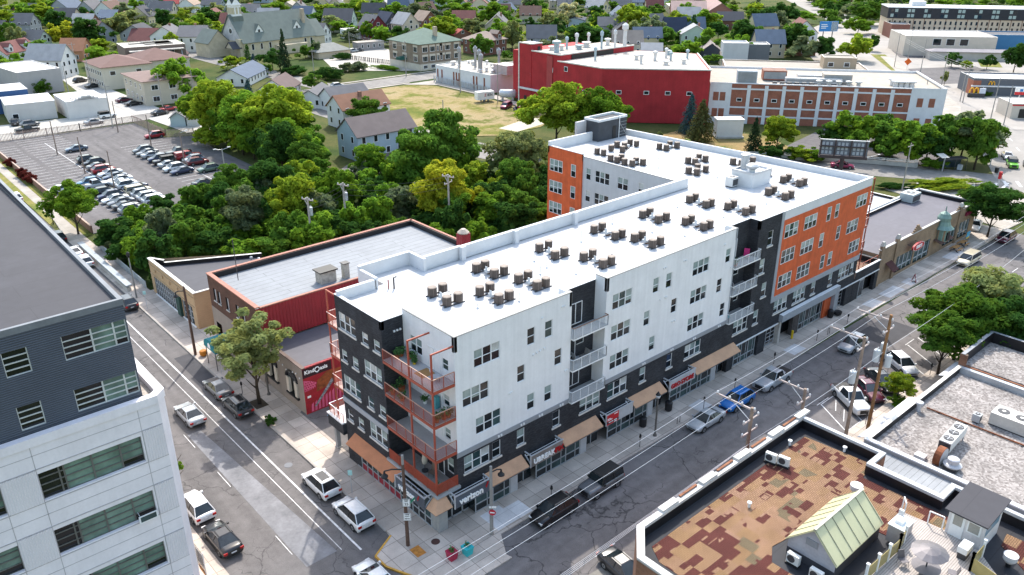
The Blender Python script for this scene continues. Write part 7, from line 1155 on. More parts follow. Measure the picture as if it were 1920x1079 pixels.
b = MB(); b.box(136.5, 147, 5.25, 141.5, 153.5, 8, corrugated('pink_louvre', (.42, .34, .34), .4, False)); tag(b.build('cooling_unit'), 'pinkish louvred cooling unit on the low factory hall', 'cooling unit')
# red factory
fr = M('factory_red', (.33, .022, .028), .85, var=.16, sc=.35, streak=.08); peb = M('pebble_roof', (.42, .38, .33)); F_ = thing('red_factory', 'big dark red painted factory with tower and pale gravel roofs', 'factory'); b = MB()
b.box(128.6, 127.6, 0, 132.8, 132.7, 17.0, fr); b.box(128.75, 116.2, 0, 159, 127.6, 15.2, fr); b.prism([(127.8, 116.2), (127.9, 99.8), (146.3, 79.6), (168, 100), (160, 116.2)], 0, 13.7, fr); b.box(132.8, 127.6, 0, 158, 140, 14.0, fr); b.box(128.5, 119, 0, 129, 121.2, 14.6, M('faded_red', (.34, .06, .06), .9)); b.build('wall', F_)
b = MB(); b.box(129.1, 116.5, 15.2, 158.7, 127.5, 15.22, peb); b.prism([(128.2, 116), (128.3, 100), (146.3, 80.2), (167.4, 100.2), (159.6, 116)], 13.7, 13.72, peb); b.box(128.7, 127.7, 17, 132.7, 132.6, 17.1, white_m); b.build('roof', F_); b = MB()
for p, q, z in (((128.7, 116.2), (128.7, 127.6), 15.2), ((128.7, 116.2), (159, 116.2), 15.2), ((127.8, 116.2), (127.9, 99.8), 13.7), ((127.9, 99.8), (146.3, 79.6), 13.7), ((146.3, 79.6), (168, 100), 13.7), ((128.6, 132.7), (128.6, 127.6), 17), ((128.6, 127.6), (132.8, 127.6), 17)): b.bar((*p, z+.1), (*q, z+.1), .35, .3, pale_coping)
b.bar((128.5, 132.65, 0), (128.5, 132.65, 17), .3, .3, pale_coping); b.bar((128.45, 132.7, 4.6), (128.45, 121, 4.6), .5, .5, white_par); b.box(133, 116.0, 13.8, 150, 116.15, 15, black_m); b.build('trim', F_)
for x, y, z, a in ((128.65, 119.5, 10.4, -pi/2), (127.8, 113, 11.5, -pi/2), (128.65, 119.5, 5, -pi/2), (127.8, 106, 6.2, -pi/2)): small_window(F_, x, y, z, 1.1, 1.1, a, 1)
for k in (.16, .42, .62, .82): small_window(F_, 127.9+18.4*k, 99.8-20.2*k, 7.4, 1.2, .8, R(-47.6), 1)
b = MB(); b.box(128.5, 129.5, .1, 128.6, 130.5, 2.6, black_m); b.box(131, 127.5, 14.2, 132, 127.6, 16.2, black_m); b.build('door', F_)
for i, (x, y, z, h, r) in enumerate(((147, 118, 15.2, 5.0, .3), (152, 117.4, 15.2, 5, .3), (156, 117.2, 15.2, 6.5, .55), (139, 124, 15.2, 3.5, .3), (144, 125, 15.2, 4, .35), (150, 126, 15.2, 3.6, .3), (131.8, 120.8, 15.2, 3.4, .75), (136, 123, 15.2, 1.6, .5), (134, 125, 15.2, 1.2, .6), (141, 121, 15.2, 1.4, .7), (146, 123, 15.2, 1.6, .8), (154, 122, 15.2, 2, .6), (137, 111, 13.7, 3.6, .3), (146, 104, 13.7, 1.5, .5), (149, 100, 13.7, 2.6, .4), (152, 97, 13.7, 2.4, .3), (155, 101, 13.7, 2.8, .3), (150, 91, 13.7, 1.4, .5), (158, 96, 13.7, 2.6, .3), (142, 99, 13.7, 2.6, .35), (145, 93, 13.7, 1.2, .6), (160, 104, 13.7, 1.4, .5))): vent(x, y, z, h, r, 'pale roof stack on the red factory', M('duct_white', (.55, .55, .56)) if i % 3 else M('stack_blue', (.30, .38, .43), .5), 'stacks on the red factory')
# white framed brick factory
D = (.618, -.786); L = 57; t = thing('brick_factory', 'long red brick factory with white frame and pale flat roof', 'factory', (149.0, 81.2, -.1), atan2(D[1], D[0])); fb = brick('factory_brick2', (.27, .085, .05), (.33, .115, .07), (.24, .14, .11), .3, .1, .012, .2); fw = M('frame_paint', (.64, .64, .66), .8, var=.06); H = 10.2
b = MB(); wall(b, (0, 0), FX, L, 0, H, fb); b.box(0, .05, 0, L, 27.6, H-.4, fb); b.box(L, .3, 0, L+.2, 27.6, H, fw); b.build('wall', t); b = MB(); b.box(-.05, -.12, 0, 5.4, 0, H+.25, fw); b.box(L-8, -.12, 0, L+.2, 0, H+.3, fw)
for k in range(1, 10): x = 5.4+4.36*k; b.box(x-.45, -.2, 0, x+.45, -.02, H-.3, fw)
for z in (8.7, 4.0, 1.8): b.box(5.4, -.1, z, L-8, -.01, z+.4, fw)
b.box(0, -.15, H, L+.2, .3, H+.2, fw); b.build('white_frame', t); b = MB(); b.box(0, .3, H-.4, L, 27.6, H-.35, M('pale_gravel_roof', (.36, .32, .27), .95, var=.12)); b.build('roof', t); b = MB(); b.box(L-.3, .3, H, L+.2, 27.6, H+.3, fw); b.box(0, 27.3, H-.4, L, 27.6, H+.2, fw); b.build('parapet', t)
for k in range(10): small_window(t, 7.6+k*4.36, 0, 5.8, 1.2, .7, 0, 1)
for x, z in ((1.6, 5.8), (3.3, 5.8), (1.6, 1.6), (3.3, 1.6), (L-5.6, 5.8), (L-2.8, 5.8), (L-5.6, .8), (L-2.8, .8)): b = MB(); b.box(x-.7, -.16, z, x+.7, -.12, z+2.2, fb); b.build('brick_panel', t)
b = MB(); [b.box(6.1+k*4.36, -.05, .1, 9.1+k*4.36, .02, 1.7, M('grey_shutter', (.30, .33, .37), .5)) for k in (8, 9)]; b.build('shutter', t)
def onroof(x, y, lx, ly, lz, m, l, cat='roof unit', z0=H-.35):
    x *= 1.2; c = Vector((149+D[0]*x-D[1]*y, 81.2+D[1]*x+D[0]*y, 0)); o = thing('roof_unit', l, cat, (c.x, c.y, z0-.1), atan2(D[1], D[0])); b = MB(); b.box(0, 0, .2, lx, ly, lz, m); b.box(.1, .1, 0, lx-.1, ly-.1, .2, dark_m); b.build('casing', o); b = MB(); b.box(.2, -.03, .5, lx-.2, 0, lz-.3, M('unit_louvre', (.25, .26, .27), .5)); b.build('louvre', o)
gv = M('galvanised', (.42, .44, .46)); onroof(5.5, 1.2, 5, 3, 3.4, M('unit_blue_grey', (.36, .41, .46), .5), 'big blue grey rooftop unit on the brick factory'); onroof(11.5, 8, 6, 5, 2.6, fb, 'brick rooftop stair box on the brick factory'); onroof(16, 5, 14, 1.6, 1.4, M('duct_white', (.55, .55, .56)), 'long white roof duct on the brick factory'); onroof(24, 6, 7, 4, 2.4, M('unit_tan', (.42, .37, .32), .6), 'tan louvred rooftop unit on the brick factory'); onroof(19, 9, 12, 3, 1.6, M('duct_white', (.55, .55, .56)), 'wide white roof box on the brick factory')
for k in range(6): onroof(13+k*1.5, 1.0, 1.1, 1.0, .9, dark_m, 'small dark condenser along the brick factory roof edge', 'air conditioner')
for k in range(5): c = Vector((149+D[0]*(27+k*2.4)-D[1]*1.6, 81.2+D[1]*(27+k*2.4)+D[0]*1.6, 0)); vent(c.x, c.y, H-.45, 1.7, .5, 'galvanised roof cowl along the brick factory edge', gv, 'cowls along the brick factory edge')
for k in range(8): c = Vector((149+D[0]*(46+(k % 4)*1.3)-D[1]*(4+k//4*3), 81.2+D[1]*(46+(k % 4)*1.3)+D[0]*(4+k//4*3), 0)); vent(c.x, c.y, H-.45, 1.8, .65, 'white drum vent near the right end of brick factory', M('duct_white', (.55, .55, .56)), 'drum vents on the brick factory')
block(174, 94, -51.8, 40, 18, 9.4, (.32, .25, .2), (.30, .265, .225), 'tan flat roofed block behind the brick factory', 0, .4); block(196, 76, -51.8, 9, 6, 12.4, (.34, .27, .2), (.3, .27, .23), 'tall tan brick penthouse behind the brick factory', 0, .3, [('f', 2, 10.2, 1.4, 1.1, 1, 4.4, 2)]); onr = None
t = block(234.99,126.46, 42, 8, 9, 8, (.50, .51, .54), (.52, .52, .53), 'modern white cube house with roof terrace', 0, .5, [('f', 2.5, 4.6, 2.6, 2.2, 2, 5, 1)]); block(245.19,124.07, 42, 8, 8, 7, (.13, .14, .16), (.5, .5, .5), 'modern dark cube house with white balcony', 0, .4, [('f', 1.6, 4.2, .8, 1.6, 1, 4, 2)])
# field side objects
t = thing('white_container', 'white metal container on the dry lawn behind the roof', 'container', (135.4, 68.6, 0), R(-40)); b = MB(); b.box(0, 0, .4, 6.4, 3.2, 4.3, M('container_white', (.60, .60, .59), .6, var=.05)); b.box(-.15, -.15, 4.3, 6.55, 3.35, 4.6, M('container_white', (.60, .60, .59))); b.box(-.3, -.3, 0, 6.7, 3.5, .4, conc); b.build('casing', t); b = MB(); [b.box(-.4+i*1.4, -.5, 1.2, -.35+i*1.4, -.45, 1.6, alu) for i in range(6)]; b.build('guard_rail', t)
t = thing('box_trailer', 'white box trailer with lettering parked on dry field', 'trailer', (121, 141.4, 0), R(-14)); b = MB(); b.box(-1.2, -1.1, .7, 4.2, 1.1, 3.0, white_m); b.build('box', t); [link('wheel', CM['suv']['wheel'], t, (x, y, .35)) for x in (.8, 2.2) for y in (-1, 1)]; lettering('Z', 1.1, M('red_letter', (.42, .01, .015)), (1.3, -1.13, 2.0), 0, t, .01, .02); lettering('IEN', 1.1, sgn_b, (2.75, -1.13, 2.0), 0, t, .01, .02)
t = thing('storage_tank', 'horizontal white storage tank beside the red tower', 'tank', (129.4, 138.6, 0), R(-45)); b = MB(); b.tube([(-2.6, 0, 1.8), (-2.2, 0, 1.8), (2.2, 0, 1.8), (2.6, 0, 1.8)], [.5, 1.2, 1.2, .5], 16, M('tank_white', (.58, .60, .62), .4, .2)); b.build('vessel', t, True); b = MB(); b.box(-1.8, -.8, 0, -1.2, .8, 1, conc); b.box(1.2, -.8, 0, 1.8, .8, 1, conc); b.build('saddle', t)
house(119.6, 119.5, -20, 3.4, 3.2, 2.3, .9, (.24, .015, .02), (.4, .22, .2), 'small dark red shed at the field edge', win=0, name='shed', cat='shed')
# hotel and shops at the upper right
t = thing('hotel', 'long tan and black block of five storeys upper right', 'building', (363.5, 137, -.1), R(-53)); b = MB(); tn = M('hotel_tan', (.53, .42, .32), .8, var=.05); bkf = M('hotel_black', (.018, .02, .028), .6); b.box(0, 0, 0, 95, 16, 7.9, tn); b.box(-.3, -.3, 7.9, 95, 16, 12.6, bkf); b.box(-.5, -.5, 12.6, 95, 16.3, 12.9, white_par); [b.box(2.2+k*4.6, -.06, 0, 2.5+k*4.6, .02, 7.9, M('pipe_brown', (.22, .12, .08), .7)) for k in range(20)]; b.build('wall', t); b = MB(); b.box(11, 6, 12.9, 17, 12, 15, white_par); b.build('roof_box', t)
for k in range(34):
    for z in (5.4, 2.9, .5): small_window(t, 1.2+k*2.2, 0, z, .8, 1.5, 0, 1, dark_m) if k < 30 and (k < 22 or z > 1) else 0
    if k < 20:
        for z in (8.5, 10.7): small_window(t, 1.6+k*3.6+(k % 2)*-1.9, -.3, z, 1.3, 1.4, 0, 2, M('pale_window', (.32, .40, .38), .2) if (k*7+int(z)) % 5 else dark_m)
block(306.72,102.20, -50, 34, 22, 7.2, (.52, .46, .40), (.52, .50, .49), 'pale commercial block with dark gabled front', 0, .4, [('f', 12, 4.2, 3, 2.4, 1, 5, 3)]); block(329.57,95.99, -50, 40, 14, 6.6, (.05, .17, .33), (.1, .1, .11), 'blue fronted shop with dark roof', 0, .5); block(303.25,90.19, -50, 46, 5, 3.2, (.40, .38, .36), (.26, .24, .25), 'low grey shop front below the blue one', .8); block(355.44,130.71, -50, 8, 14, 6, (.20, .08, .06), (.3, .3, .3), 'small red brick shop beside the hotel', 0, .3)
t = block(240.41,50.36, -50, 26, 12, 4.6, (.10, .11, .13), membrane('white_flat', (.62, .62, .63)), 'dark restaurant with white roof and yellow arch logo', 0, .5, [('f', 2, 1.0, 2.2, 1.8, 2, 40, 1)], name='restaurant'); b = MB(); b.box(-.4, -.4, 2.6, 26.4, .2, 3.0, white_par); b.box(-.05, -.1, 0, 2.2, 5, 4.4, fb); b.build('band', t)
def arches_(par, x, y, z, s, name='arch_logo'):
    b = MB(); ym = M('arch_yellow', (.75, .38, .01), .5)
    for c in (-.5, .5): b.tube([(x+s*(c+.46*cos(a)), y, z+s*1.25*sin(a)) for a in [pi*k/10 for k in range(11)]], s*.15, 6, ym)
    b.build(name, par)
arches_(t, 5.2, -.3, 3.2, .85); b = MB(); 
t = thing('arch_sign', 'low yellow double arch sign before the dark restaurant', 'sign', (237.34,48.55, 0), R(-50)); b = MB(); b.box(-1.6, -.3, 0, 3.2, .3, 1.1, dark_m); b.box(1.6, -.25, 1.1, 3.2, .25, 2.6, M('sign_panel_pale', (.55, .6, .68), .5)); b.build('base', t); arches_(t, 0, 0, 1.1, 1.3)
t = block(213.48,29.87, -48, 26, 9, 3.8, (.50, .45, .39), (.5, .5, .5), 'beige petrol station shop with red edge, right edge', 0, .2); b = MB(); b.box(-.06, -.06, 3.4, 26, 0, 3.75, red_m); b.box(2, -.03, .2, 5, 0, 2.6, black_m); b.build('red_band', t)
t = thing('station_sign', 'small red topped service station sign at right edge', 'sign', (227.60,33.16, 0), R(-48)); b = MB(); b.cyl(0, 0, 0, 4, .15, 8, alu); b.build('post', t); b = MB(); b.box(-1.4, -.15, 4, 1.4, .15, 6, white_m); b.box(-1.4, -.2, 4, 1.4, .2, 4.8, red_m); b.box(-.2, -.22, 4.9, .6, -.15, 5.6, M('sign_blue', (.02, .15, .4), .5)); b.build('panel', t)
t = thing('billboard', 'dark steel billboard seen from the back on one post', 'billboard', (132, 34.5, 0), R(-55)); b = MB(); b.cyl(0, 0, 0, 3.0, .45, 12, M('billboard_brown', (.075, .05, .05), .6)); b.build('post', t); b = MB(); b.box(-4.8, -.4, 2.45, 4.8, .9, 2.9, M('billboard_brown', (.075, .05, .05))); b.build('catwalk', t); b = MB(); b.box(-4.8, .25, 3.0, 4.8, .55, 6.1, M('panel_back', (.16, .16, .19), .6)); [b.box(-4.4+k*.78, .18, 3.25+j*.92, -3.9+k*.78, .25, 3.9+j*.92, M('panel_pale', (.40, .41, .45), .6)) for k in range(12) for j in range(3) if k % 4 != 3]; [b.box(x-.12, -.05, 2.9, x+.12, .25, 6.3, M('billboard_brown', (.075, .05, .05))) for x in (-4.6, -1.75, 1.4, 4.3)]; b.box(-5.0, -.1, 4.8, 4.6, .15, 5.0, M('billboard_brown', (.075, .05, .05))); b.box(-4.9, .2, 6.1, 4.9, .6, 6.3, alu); b.build('panel', t); b = MB(); b.bar((4.8, .4, 2.8), (7.2, 1.2, 3.4), .06, .06, alu); b.box(7.1, 1.1, 3.35, 7.5, 1.4, 3.45, white_m); b.build('lamp_arm', t)
t = thing('billboard', 'blue billboard above the brown flat building', 'billboard', (300.83,131.98, 0), R(-35)); b = MB(); b.box(-4, 0, 7, 4, .3, 11, M('billboard_blue', (.03, .2, .5), .5)); b.box(1, -.02, 7.2, 3.8, 0, 10.8, M('billboard_photo', (.25, .3, .35), .6, var=.6, sc=2)); b.build('panel', t); b = MB(); b.cyl(-2, .2, 0, 7, .2, 8, dark_m); b.cyl(2, .2, 0, 7, .2, 8, dark_m); b.build('post', t); b = MB(); [b.box(-3.4, -.03, 8.2+k*.7, -3.4+w, -.01, 8.5+k*.7, sgn_w) for k, w in enumerate((2.2, 3, 2.6))]; b.build('text_lines', t)
t = thing('bus_shelter', 'dark bus shelter with sloping pale end roof', 'bus shelter', (146.86,19.48, 0), R(-28)); b = MB(); b.box(0, 0, 2.4, 5.6, 1.9, 2.6, dark_m); b.build('roof', t); b = MB(); b.box(0, 1.8, .2, 5.6, 1.86, 2.4, glass('shelter_glass', (.03, .05, .06), .1)); [b.box(x, .0, 0, x+.08, .08, 2.4, dark_m) for x in (0, 2.7, 5.5)]; b.build('frame', t); b = MB(); b.hexa([(-.9, 0, 2.9), (.9, 0, 2.9), (.9, 1.9, 3.3), (-.9, 1.9, 3.3), (-.9, 0, 3.0), (.9, 0, 3.0), (.9, 1.9, 3.4), (-.9, 1.9, 3.4)], M('pale_coping', (.62, .60, .56))); b.box(-.1, .1, 0, .1, .3, 2.9, alu); b.build('end_roof', t)
# fences and rails
def fence(pts, h, mat, label, name='fence', cat='fence', gap=.15, posts=2.4, rails=True):
    t = thing(name, label, cat); b = MB(); po = MB()
    for p, q in zip(pts, pts[1:]):
        p = Vector((*p, 0)); q = Vector((*q, 0)); L = (q-p).length; n = int(L/gap/2)
        for k in range(n): c = p+(q-p)*(k+.5)/n; d = (q-p).normalized()*gap*.5; b.bar(c-d*.86+Vector((0, 0, h/2)), c+d*.86+Vector((0, 0, h/2)), .03, h, mat)
        for z in (h*.2, h*.85): b.bar(p+Vector((0, 0, z)), q+Vector((0, 0, z)), .04, .06, mat)
        for k in range(int(L/posts)+1): c = p+(q-p)*k/max(1, int(L/posts)); po.box(c.x-.06, c.y-.06, 0, c.x+.06, c.y+.06, h+.1, mat)
    b.build('panel', t); po.build('post', t)
pinkf = M('fence_pinkish', (.40, .29, .25), .8, var=.12); fence([(1.8, 180), (22, 179.5), (35.2, 180.3)], 1.9, pinkf, 'long pinkish slatted fence at the back of the lot'); fence([(35.4, 180), (35.8, 158.8), (41.5, 155.6)], 1.9, pinkf, 'pinkish slatted fence beside the pale blue garage'); fence([(8, 97.9), (40, 97.7)], 1.5, M('fence_brown', (.20, .13, .09), .9, var=.2), 'brown slatted fence at the near edge of the lot')
t = thing('boundary_wall', 'low reddish brown wall along the left side of lot', 'wall'); b = MB(); b.box(.9, 98.6, 0, 1.2, 170, 1.25, M('wall_rust', (.22, .12, .085), .9, var=.15), M('wall_cap', (.40, .30, .25), .9)); b.build('wall', t)
fence([(141, 217), (134, 250)], 1.6, dark_m, 'thin dark wire fence across the school lot', gap=.5); fence([(131.6, 149), (131.4, 178)], 1.8, gv, 'grey mesh fence before the low factory hall', gap=.4)
t = thing('guard_rail', 'white rail on grey wall along the curving back road', 'railing'); b = MB(); P = [(112, 66), (126, 52), (134.5, 42.5), (140.5, 34.5), (146, 24.5)]
for p, q in zip(P, P[1:]): b.bar((*p, .4), (*q, .4), .3, .9, conc); b.bar((*p, 1.15), (*q, 1.15), .08, .12, white_m); b.bar((*p, 1.45), (*q, 1.45), .08, .1, white_m)
b.build('rail', t)
fence([(48.5, 97), (49, 106)], 1.6, dark_m, 'dark fence at the edge of house lot', gap=.4)
# ---------------------------------------------------------------- background trees
random.seed(11)
BT = [(56.8,422.4,13.7,14.1, 'yg'), (72.7,451.0,11.9,16.5, 'bright'), (81.9,452.8,11.3,16.8, 'yg'), (72.3,386.8,13.5,14.3, 'dark'), (61.9,343.6,11.8,14.8, 'yellow'), (70.6,335.9,13.9,15.6, 'dark'), (88.8,351.9,13.0,17.1, 'pale'), (120.2,386.8,10.8,11.2, 'dark'), (132.9,397.6,9.4,9.9, 'yg'), (139.7,378.7,8.9,14.0, 'dark'), (100.2,349.2,8.5,9.6, 'grey'), (89.6,298.5,9.8,9.4, 'yg'), (104.7,368.8,6.2,6.0, 'dark'), (182.6,452.3,6.0,12.8, 'pale'), (185.8,400.2,9.6,19.1, 'bright'), (178.7,422.2,6.9,12.2, 'pale'), (198.7,396.6,6.8,15.1, 'dark'), (193.8,363.9,7.6,11.4, 'mid'), (44.0,353.1,12.5,9.7, 'mid'), (45.3,345.7,10.9,7.8, 'pale'), (217.1,372.6,9.6,18.5, 'bright'), (200.8,364.8,8.2,12.7, 'dark'), (175.1,317.5,9.3,11.8, 'pale'), (182.2,317.0,6.4,7.8, 'dark'), (221.1,332.8,11.5,18.0, 'bright'), (225.4,315.7,12.3,19.3, 'grey'), (239.8,302.9,12.3,23.2, 'bright'), (172.7,282.5,9.8,7.7, 'bright'), (174.4,261.8,9.3,9.3, 'dark'), (191.4,251.4,12.2,14.0, 'yg'), (210.3,254.2,10.2,12.6, 'pale'), (173.8,204.8,10.3,8.6, 'mid'), (168.9,262.2,4.4,3.2, 'bright'), (257.5,293.8,12.1,18.4, 'bright'), (279.4,295.2,7.7,11.5, 'yg'), (287.0,288.5,7.1,13.2, 'yg'), (275.9,258.1,13.3,15.1, 'white'), (248.8,241.1,11.0,16.1, 'pale'), (246.4,254.4,8.3,7.7, 'dark'), (213.6,218.0,9.1,11.4, 'yg'), (198.3,214.4,13.0,7.9, 'pale'), (221.0,194.3,11.8,18.5, 'dark'), (289.9,252.0,11.4,9.3, 'dark'), (265.4,226.4,11.0,11.6, 'mid'), (263.2,207.3,16.5,16.0, 'yg'), (255.7,189.8,13.0,12.5, 'grey'), (292.1,202.7,11.5,15.1, 'yg'), (335.4,231.6,11.2,13.0, 'bright'), (315.1,199.3,9.8,9.8, 'yg'), (253.6,178.2,9.9,10.8, 'mid'), (261.3,175.8,7.8,8.6, 'dark'), (225.9,148.0,8.9,15.3, 'bright'), (242.5,151.4,10.0,9.2, 'mid'), (290.2,178.4,9.1,11.0, 'dark'), (269.3,151.4,13.4,13.6, 'dark'), (243.4,136.1,10.9,10.5, 'bright'), (286.5,153.5,9.5,9.6, 'mid'), (337.5,185.2,11.9,12.6, 'dark'), (365.7,191.4,12.5,14.3, 'dark'), (271.4,129.7,13.6,12.2, 'dark'), (275.9,137.4,7.4,9.1, 'mid'), (383.1,189.4,6.9,12.4, 'bright'), (234.7,136.7,3.9,6.4, 'mid'), (269.8,116.2,10.1,10.2, 'dark'), (279.6,107.6,10.5,12.7, 'yg'), (309.3,116.0,7.1,7.0, 'dark'), (397.1,163.6,12.5,18.2, 'mid'), (359.7,148.3,9.1,14.2, 'bright'), (295.2,57.4,10.7,9.8, 'dark'), (295.5,66.4,5.9,6.1, 'dark'), (290.9,76.9,6.3,6.2, 'dark'), (290.1,71.2,3.7,4.6, 'yg'), (181.2,198.3,4.0,4.5, 'mid'), (102.0,234.6,8.8,8.4, 'dark'), (124.5,252.2,6.0,7.1, 'mid'), (129.6,251.4,6.8,5.4, 'grey'), (95.4,225.4,4.6,4.8, 'mid'), (92.2,246.5,5.6,8.5, 'yg'), (90.9,232.3,5.4,8.9, 'pale'), (93.1,190.3,6.2,7.0, 'mid'), (92.1,181.7,5.1,4.9, 'pale'), (73.9,169.3,6.9,9.0, 'bright'), (251.1,62.8,5.0,2.8, 'pale'), (103.6,282.2,2.5,6.4, 'pale'), (380.9,88.3,4.5,9.4, 'mid'), (250.6,228.8,6.1,9.9, 'mid'), (205.7,263.4,7.9,9.8, 'mid'), (169.2,352.6,6.7,9.7, 'grey'), (159.2,367.8,6.7,8.2, 'mid'), (189.4,334.7,6.7,10.8, 'mid'), (202.1,329.8,7.8,9.8, 'mid'), (54.7,155.4,6.7,9.6, 'mid'), (40.6,142.1,5.6,8.8, 'yg'), (259.6,210.5,8.8,10.7, 'mid'), (353.3,267.5,7.5,13.4, 'mid'), (390.3,242.8,6.4,13.6, 'bright'), (395.5,230.2,6.9,12.2, 'mid'), (400.1,188.2,7.1,11.5, 'mid')]
for x, y, h, w, l in BT: tree(x, y, min(h, 19)*.9, w*.88, l, LW[l]+' tree among the houses behind', 'round', 1 if h > 10 else 2, 'trees among the houses behind', cb=.14)
for (x, y, h, w), s, l, d in (((102.2,225.3,16.0,6.3), 'spruce', 'spruce', 'tall dark spruce before the church'), ((103.1,256.8,7.0,3.6), 'cypress', 'dark', 'dark narrow cypress at the church door'), ((99.2,243.5,5.6,4.6), 'spruce', 'blue', 'small blue spruce at the church door'), ((107.4,299.0,5.1,3.5), 'cypress', 'dark', 'dark narrow cypress by the white house'), ((278.6,183.8,11.8,5.7), 'cypress', 'dark', 'dark column shaped tree between gabled houses'), ((128.5,252.4,6.8,4.2), 'cypress', 'dark', 'dark cypress at the church end'), ((327.9,252.2,8.2,5.2), 'spruce', 'spruce', 'dark spruce in the far trees')): tree(x, y, h, w, l, d, s, 1)
for x, y, lx, ly, h, l, d in ((105.99,204.67, 12, 6, 4, 'dark', 'tall dark hedge by the school lot, front'), (103.92,220.79, 10, 5, 3, 'dark', 'dark clipped hedge by the church lawn'), (133.48,240.60, 8, 3, 2.5, 'dark', 'dark hedge beside the grey hut'), (27.99,242.04, 7, 6, 4.5, 'mid', 'big rounded bush before the grey block building'), (120.94,214.78, 6, 5, 3, 'grey', 'round grey bush by the school lawn, left'), (124.88,214.40, 6, 5, 3, 'grey', 'round grey bush by the school lawn, right'), (133.05,210.32, 14, 2.5, 1.5, 'bright', 'row of clipped bright bushes by the school'), (240.80,47.73, 8, 3, 1.2, 'mid', 'low planting before the dark restaurant')): mound(x, y, lx, ly, h, random.random()*3, l, d)
# the far quarter : street after street of gabled houses
fh = scatter([(-10, 300), (70, 305), (150, 285), (196, 250), (212, 190), (220, 130), (262, 122), (340, 190), (450, 320), (380, 520), (150, 520), (10, 440)], 105, 13.5, False)
WALLS = ((W_, 'white'), (GY, 'grey'), (TAN, 'tan'), (LB, 'pale blue'), (CR, 'cream'), (BRk, 'brown'), (GRN, 'pale green'), (YEL, 'yellow')); ROOFS = ((rGY, 'grey'), (rDK, 'dark'), (rBR, 'brown'), (rLG, 'pale'), (rBL, 'slate'), (rMA, 'maroon'))
fh = [q for q in fh if not any((q[0]-h[0])**2+(q[1]-h[1])**2 < 160 for h in HS) and (q[0]-120)**2+(q[1]-272)**2 > 900]
for q in fh: (wc, wn), (rc, rn_) = random.choice(WALLS), random.choice(ROOFS); house(q[0], q[1], random.choice((0, 45, 45, 50, -40)), random.uniform(7.5, 10), random.uniform(9, 13), random.uniform(4.4, 6), random.uniform(3.2, 4.8), wc, rc, wn+' house with '+rn_+' roof in the far streets', axis=random.choice((1, 1, 0)), dormer=((0,), 2.2) if random.random() < .25 else None, chim=(1.5, 4, .5) if random.random() < .4 else None, win=1, name='house', )
# far woods out to the skyline, nobody could count them : one object
import numpy as np
def woods(name, pts, leaf, label):
    VS = []; NF = 0; MI = []
    for n, (x, y) in enumerate(pts):
        me = crown('round', 3, n % 4); a = np.empty(len(me.vertices)*3, np.float32); me.vertices.foreach_get('co', a); a = a.reshape(-1, 3)
        w = random.uniform(8, 13); h = random.uniform(5, 9); r = random.random()*6.28; c, s = cos(r), sin(r)
        VS.append(np.stack([(a[:, 0]*c-a[:, 1]*s)*w+x, (a[:, 0]*s+a[:, 1]*c)*w+y, a[:, 2]*h+.6], 1)); MI += [random.randrange(len(leaf))]*(len(a)//4)
    V = np.concatenate(VS); nf = len(V)//4; me = bpy.data.meshes.new(name); me.vertices.add(len(V)); me.vertices.foreach_set('co', V.ravel()); me.loops.add(nf*4); me.loops.foreach_set('vertex_index', np.arange(nf*4, dtype=np.int32)); me.polygons.add(nf); me.polygons.foreach_set('loop_start', np.arange(nf, dtype=np.int32)*4); me.polygons.foreach_set('loop_total', np.full(nf, 4, np.int32))
    for l in leaf: me.materials.append(LEAF[l])
    me.polygons.foreach_set('material_index', np.array(MI, np.int32)); me.update(calc_edges=True); o = link(name, me); tag(o, label, 'woodland', None, 'stuff'); return o
fp = [p for p in scatter([(-10, 285), (60, 262), (110, 320), (150, 262), (185, 240), (205, 160), (212, 128), (260, 118), (330, 160), (470, 290), (640, 460), (420, 640), (150, 620), (-20, 520)], 400, 10) if not any((p[0]-h[0])**2+(p[1]-h[1])**2 < 110 for h in HS) and not any((p[0]-h[0])**2+(p[1]-h[1])**2 < 40 for h in fh)]
woods('far_woodland', fp, ['mid', 'bright', 'dark', 'yg', 'pale', 'grey', 'mid', 'bright'], 'mass of mixed green trees between the farthest houses')
woods('far_woodland', scatter([(372, 172), (480, 240), (640, 350), (800, 300), (640, 120), (520, 40), (440, 120)], 170, 13), ['mid', 'bright', 'dark', 'grey'], 'mass of green trees behind the tan and black block')
# ---------------------------------------------------------------- condensers on the white roof
cb_ = M('condenser_brown', (.085, .065, .055), .6, var=.15); ct = M('condenser_top', (.15, .115, .10), .5); fanm = M('fan_rust', (.10, .035, .02), .7)
c1 = MB(); c1.lathe(0, 0, [(.37, .1), (.4, .14), (.4, .86), (.36, .9)], 12, cb_); [c1.box(.41*cos(a)-.02, .41*sin(a)-.02, .12, .41*cos(a)+.02, .41*sin(a)+.02, .88, ct) for a in [k*pi/3 for k in range(6)]]; c1.box(.30, -.2, .2, .425, .2, .8, M('access_panel', (.42, .41, .39), .5)); c1 = c1.mesh('body'); c2 = MB(); c2.lathe(0, 0, [(.41, .86), (.42, .93), (.34, .95), (.32, .86), (.02, .86)], 12, ct); c2.lathe(0, 0, [(.3, .875), (.02, .88)], 12, black_m); c2.lathe(0, 0, [(.1, .88), (.1, .92), (.02, .93)], 8, fanm); c2 = c2.mesh('fan_grille')
pcm = M('panel_light', (.48, .50, .52), .5)
def unit(x, y, label):
    t = thing('condenser', label, 'air conditioner', (x, y, 17.0), random.random(), 'condensers on the white roof'); link('body', c1, t); link('fan_grille', c2, t)
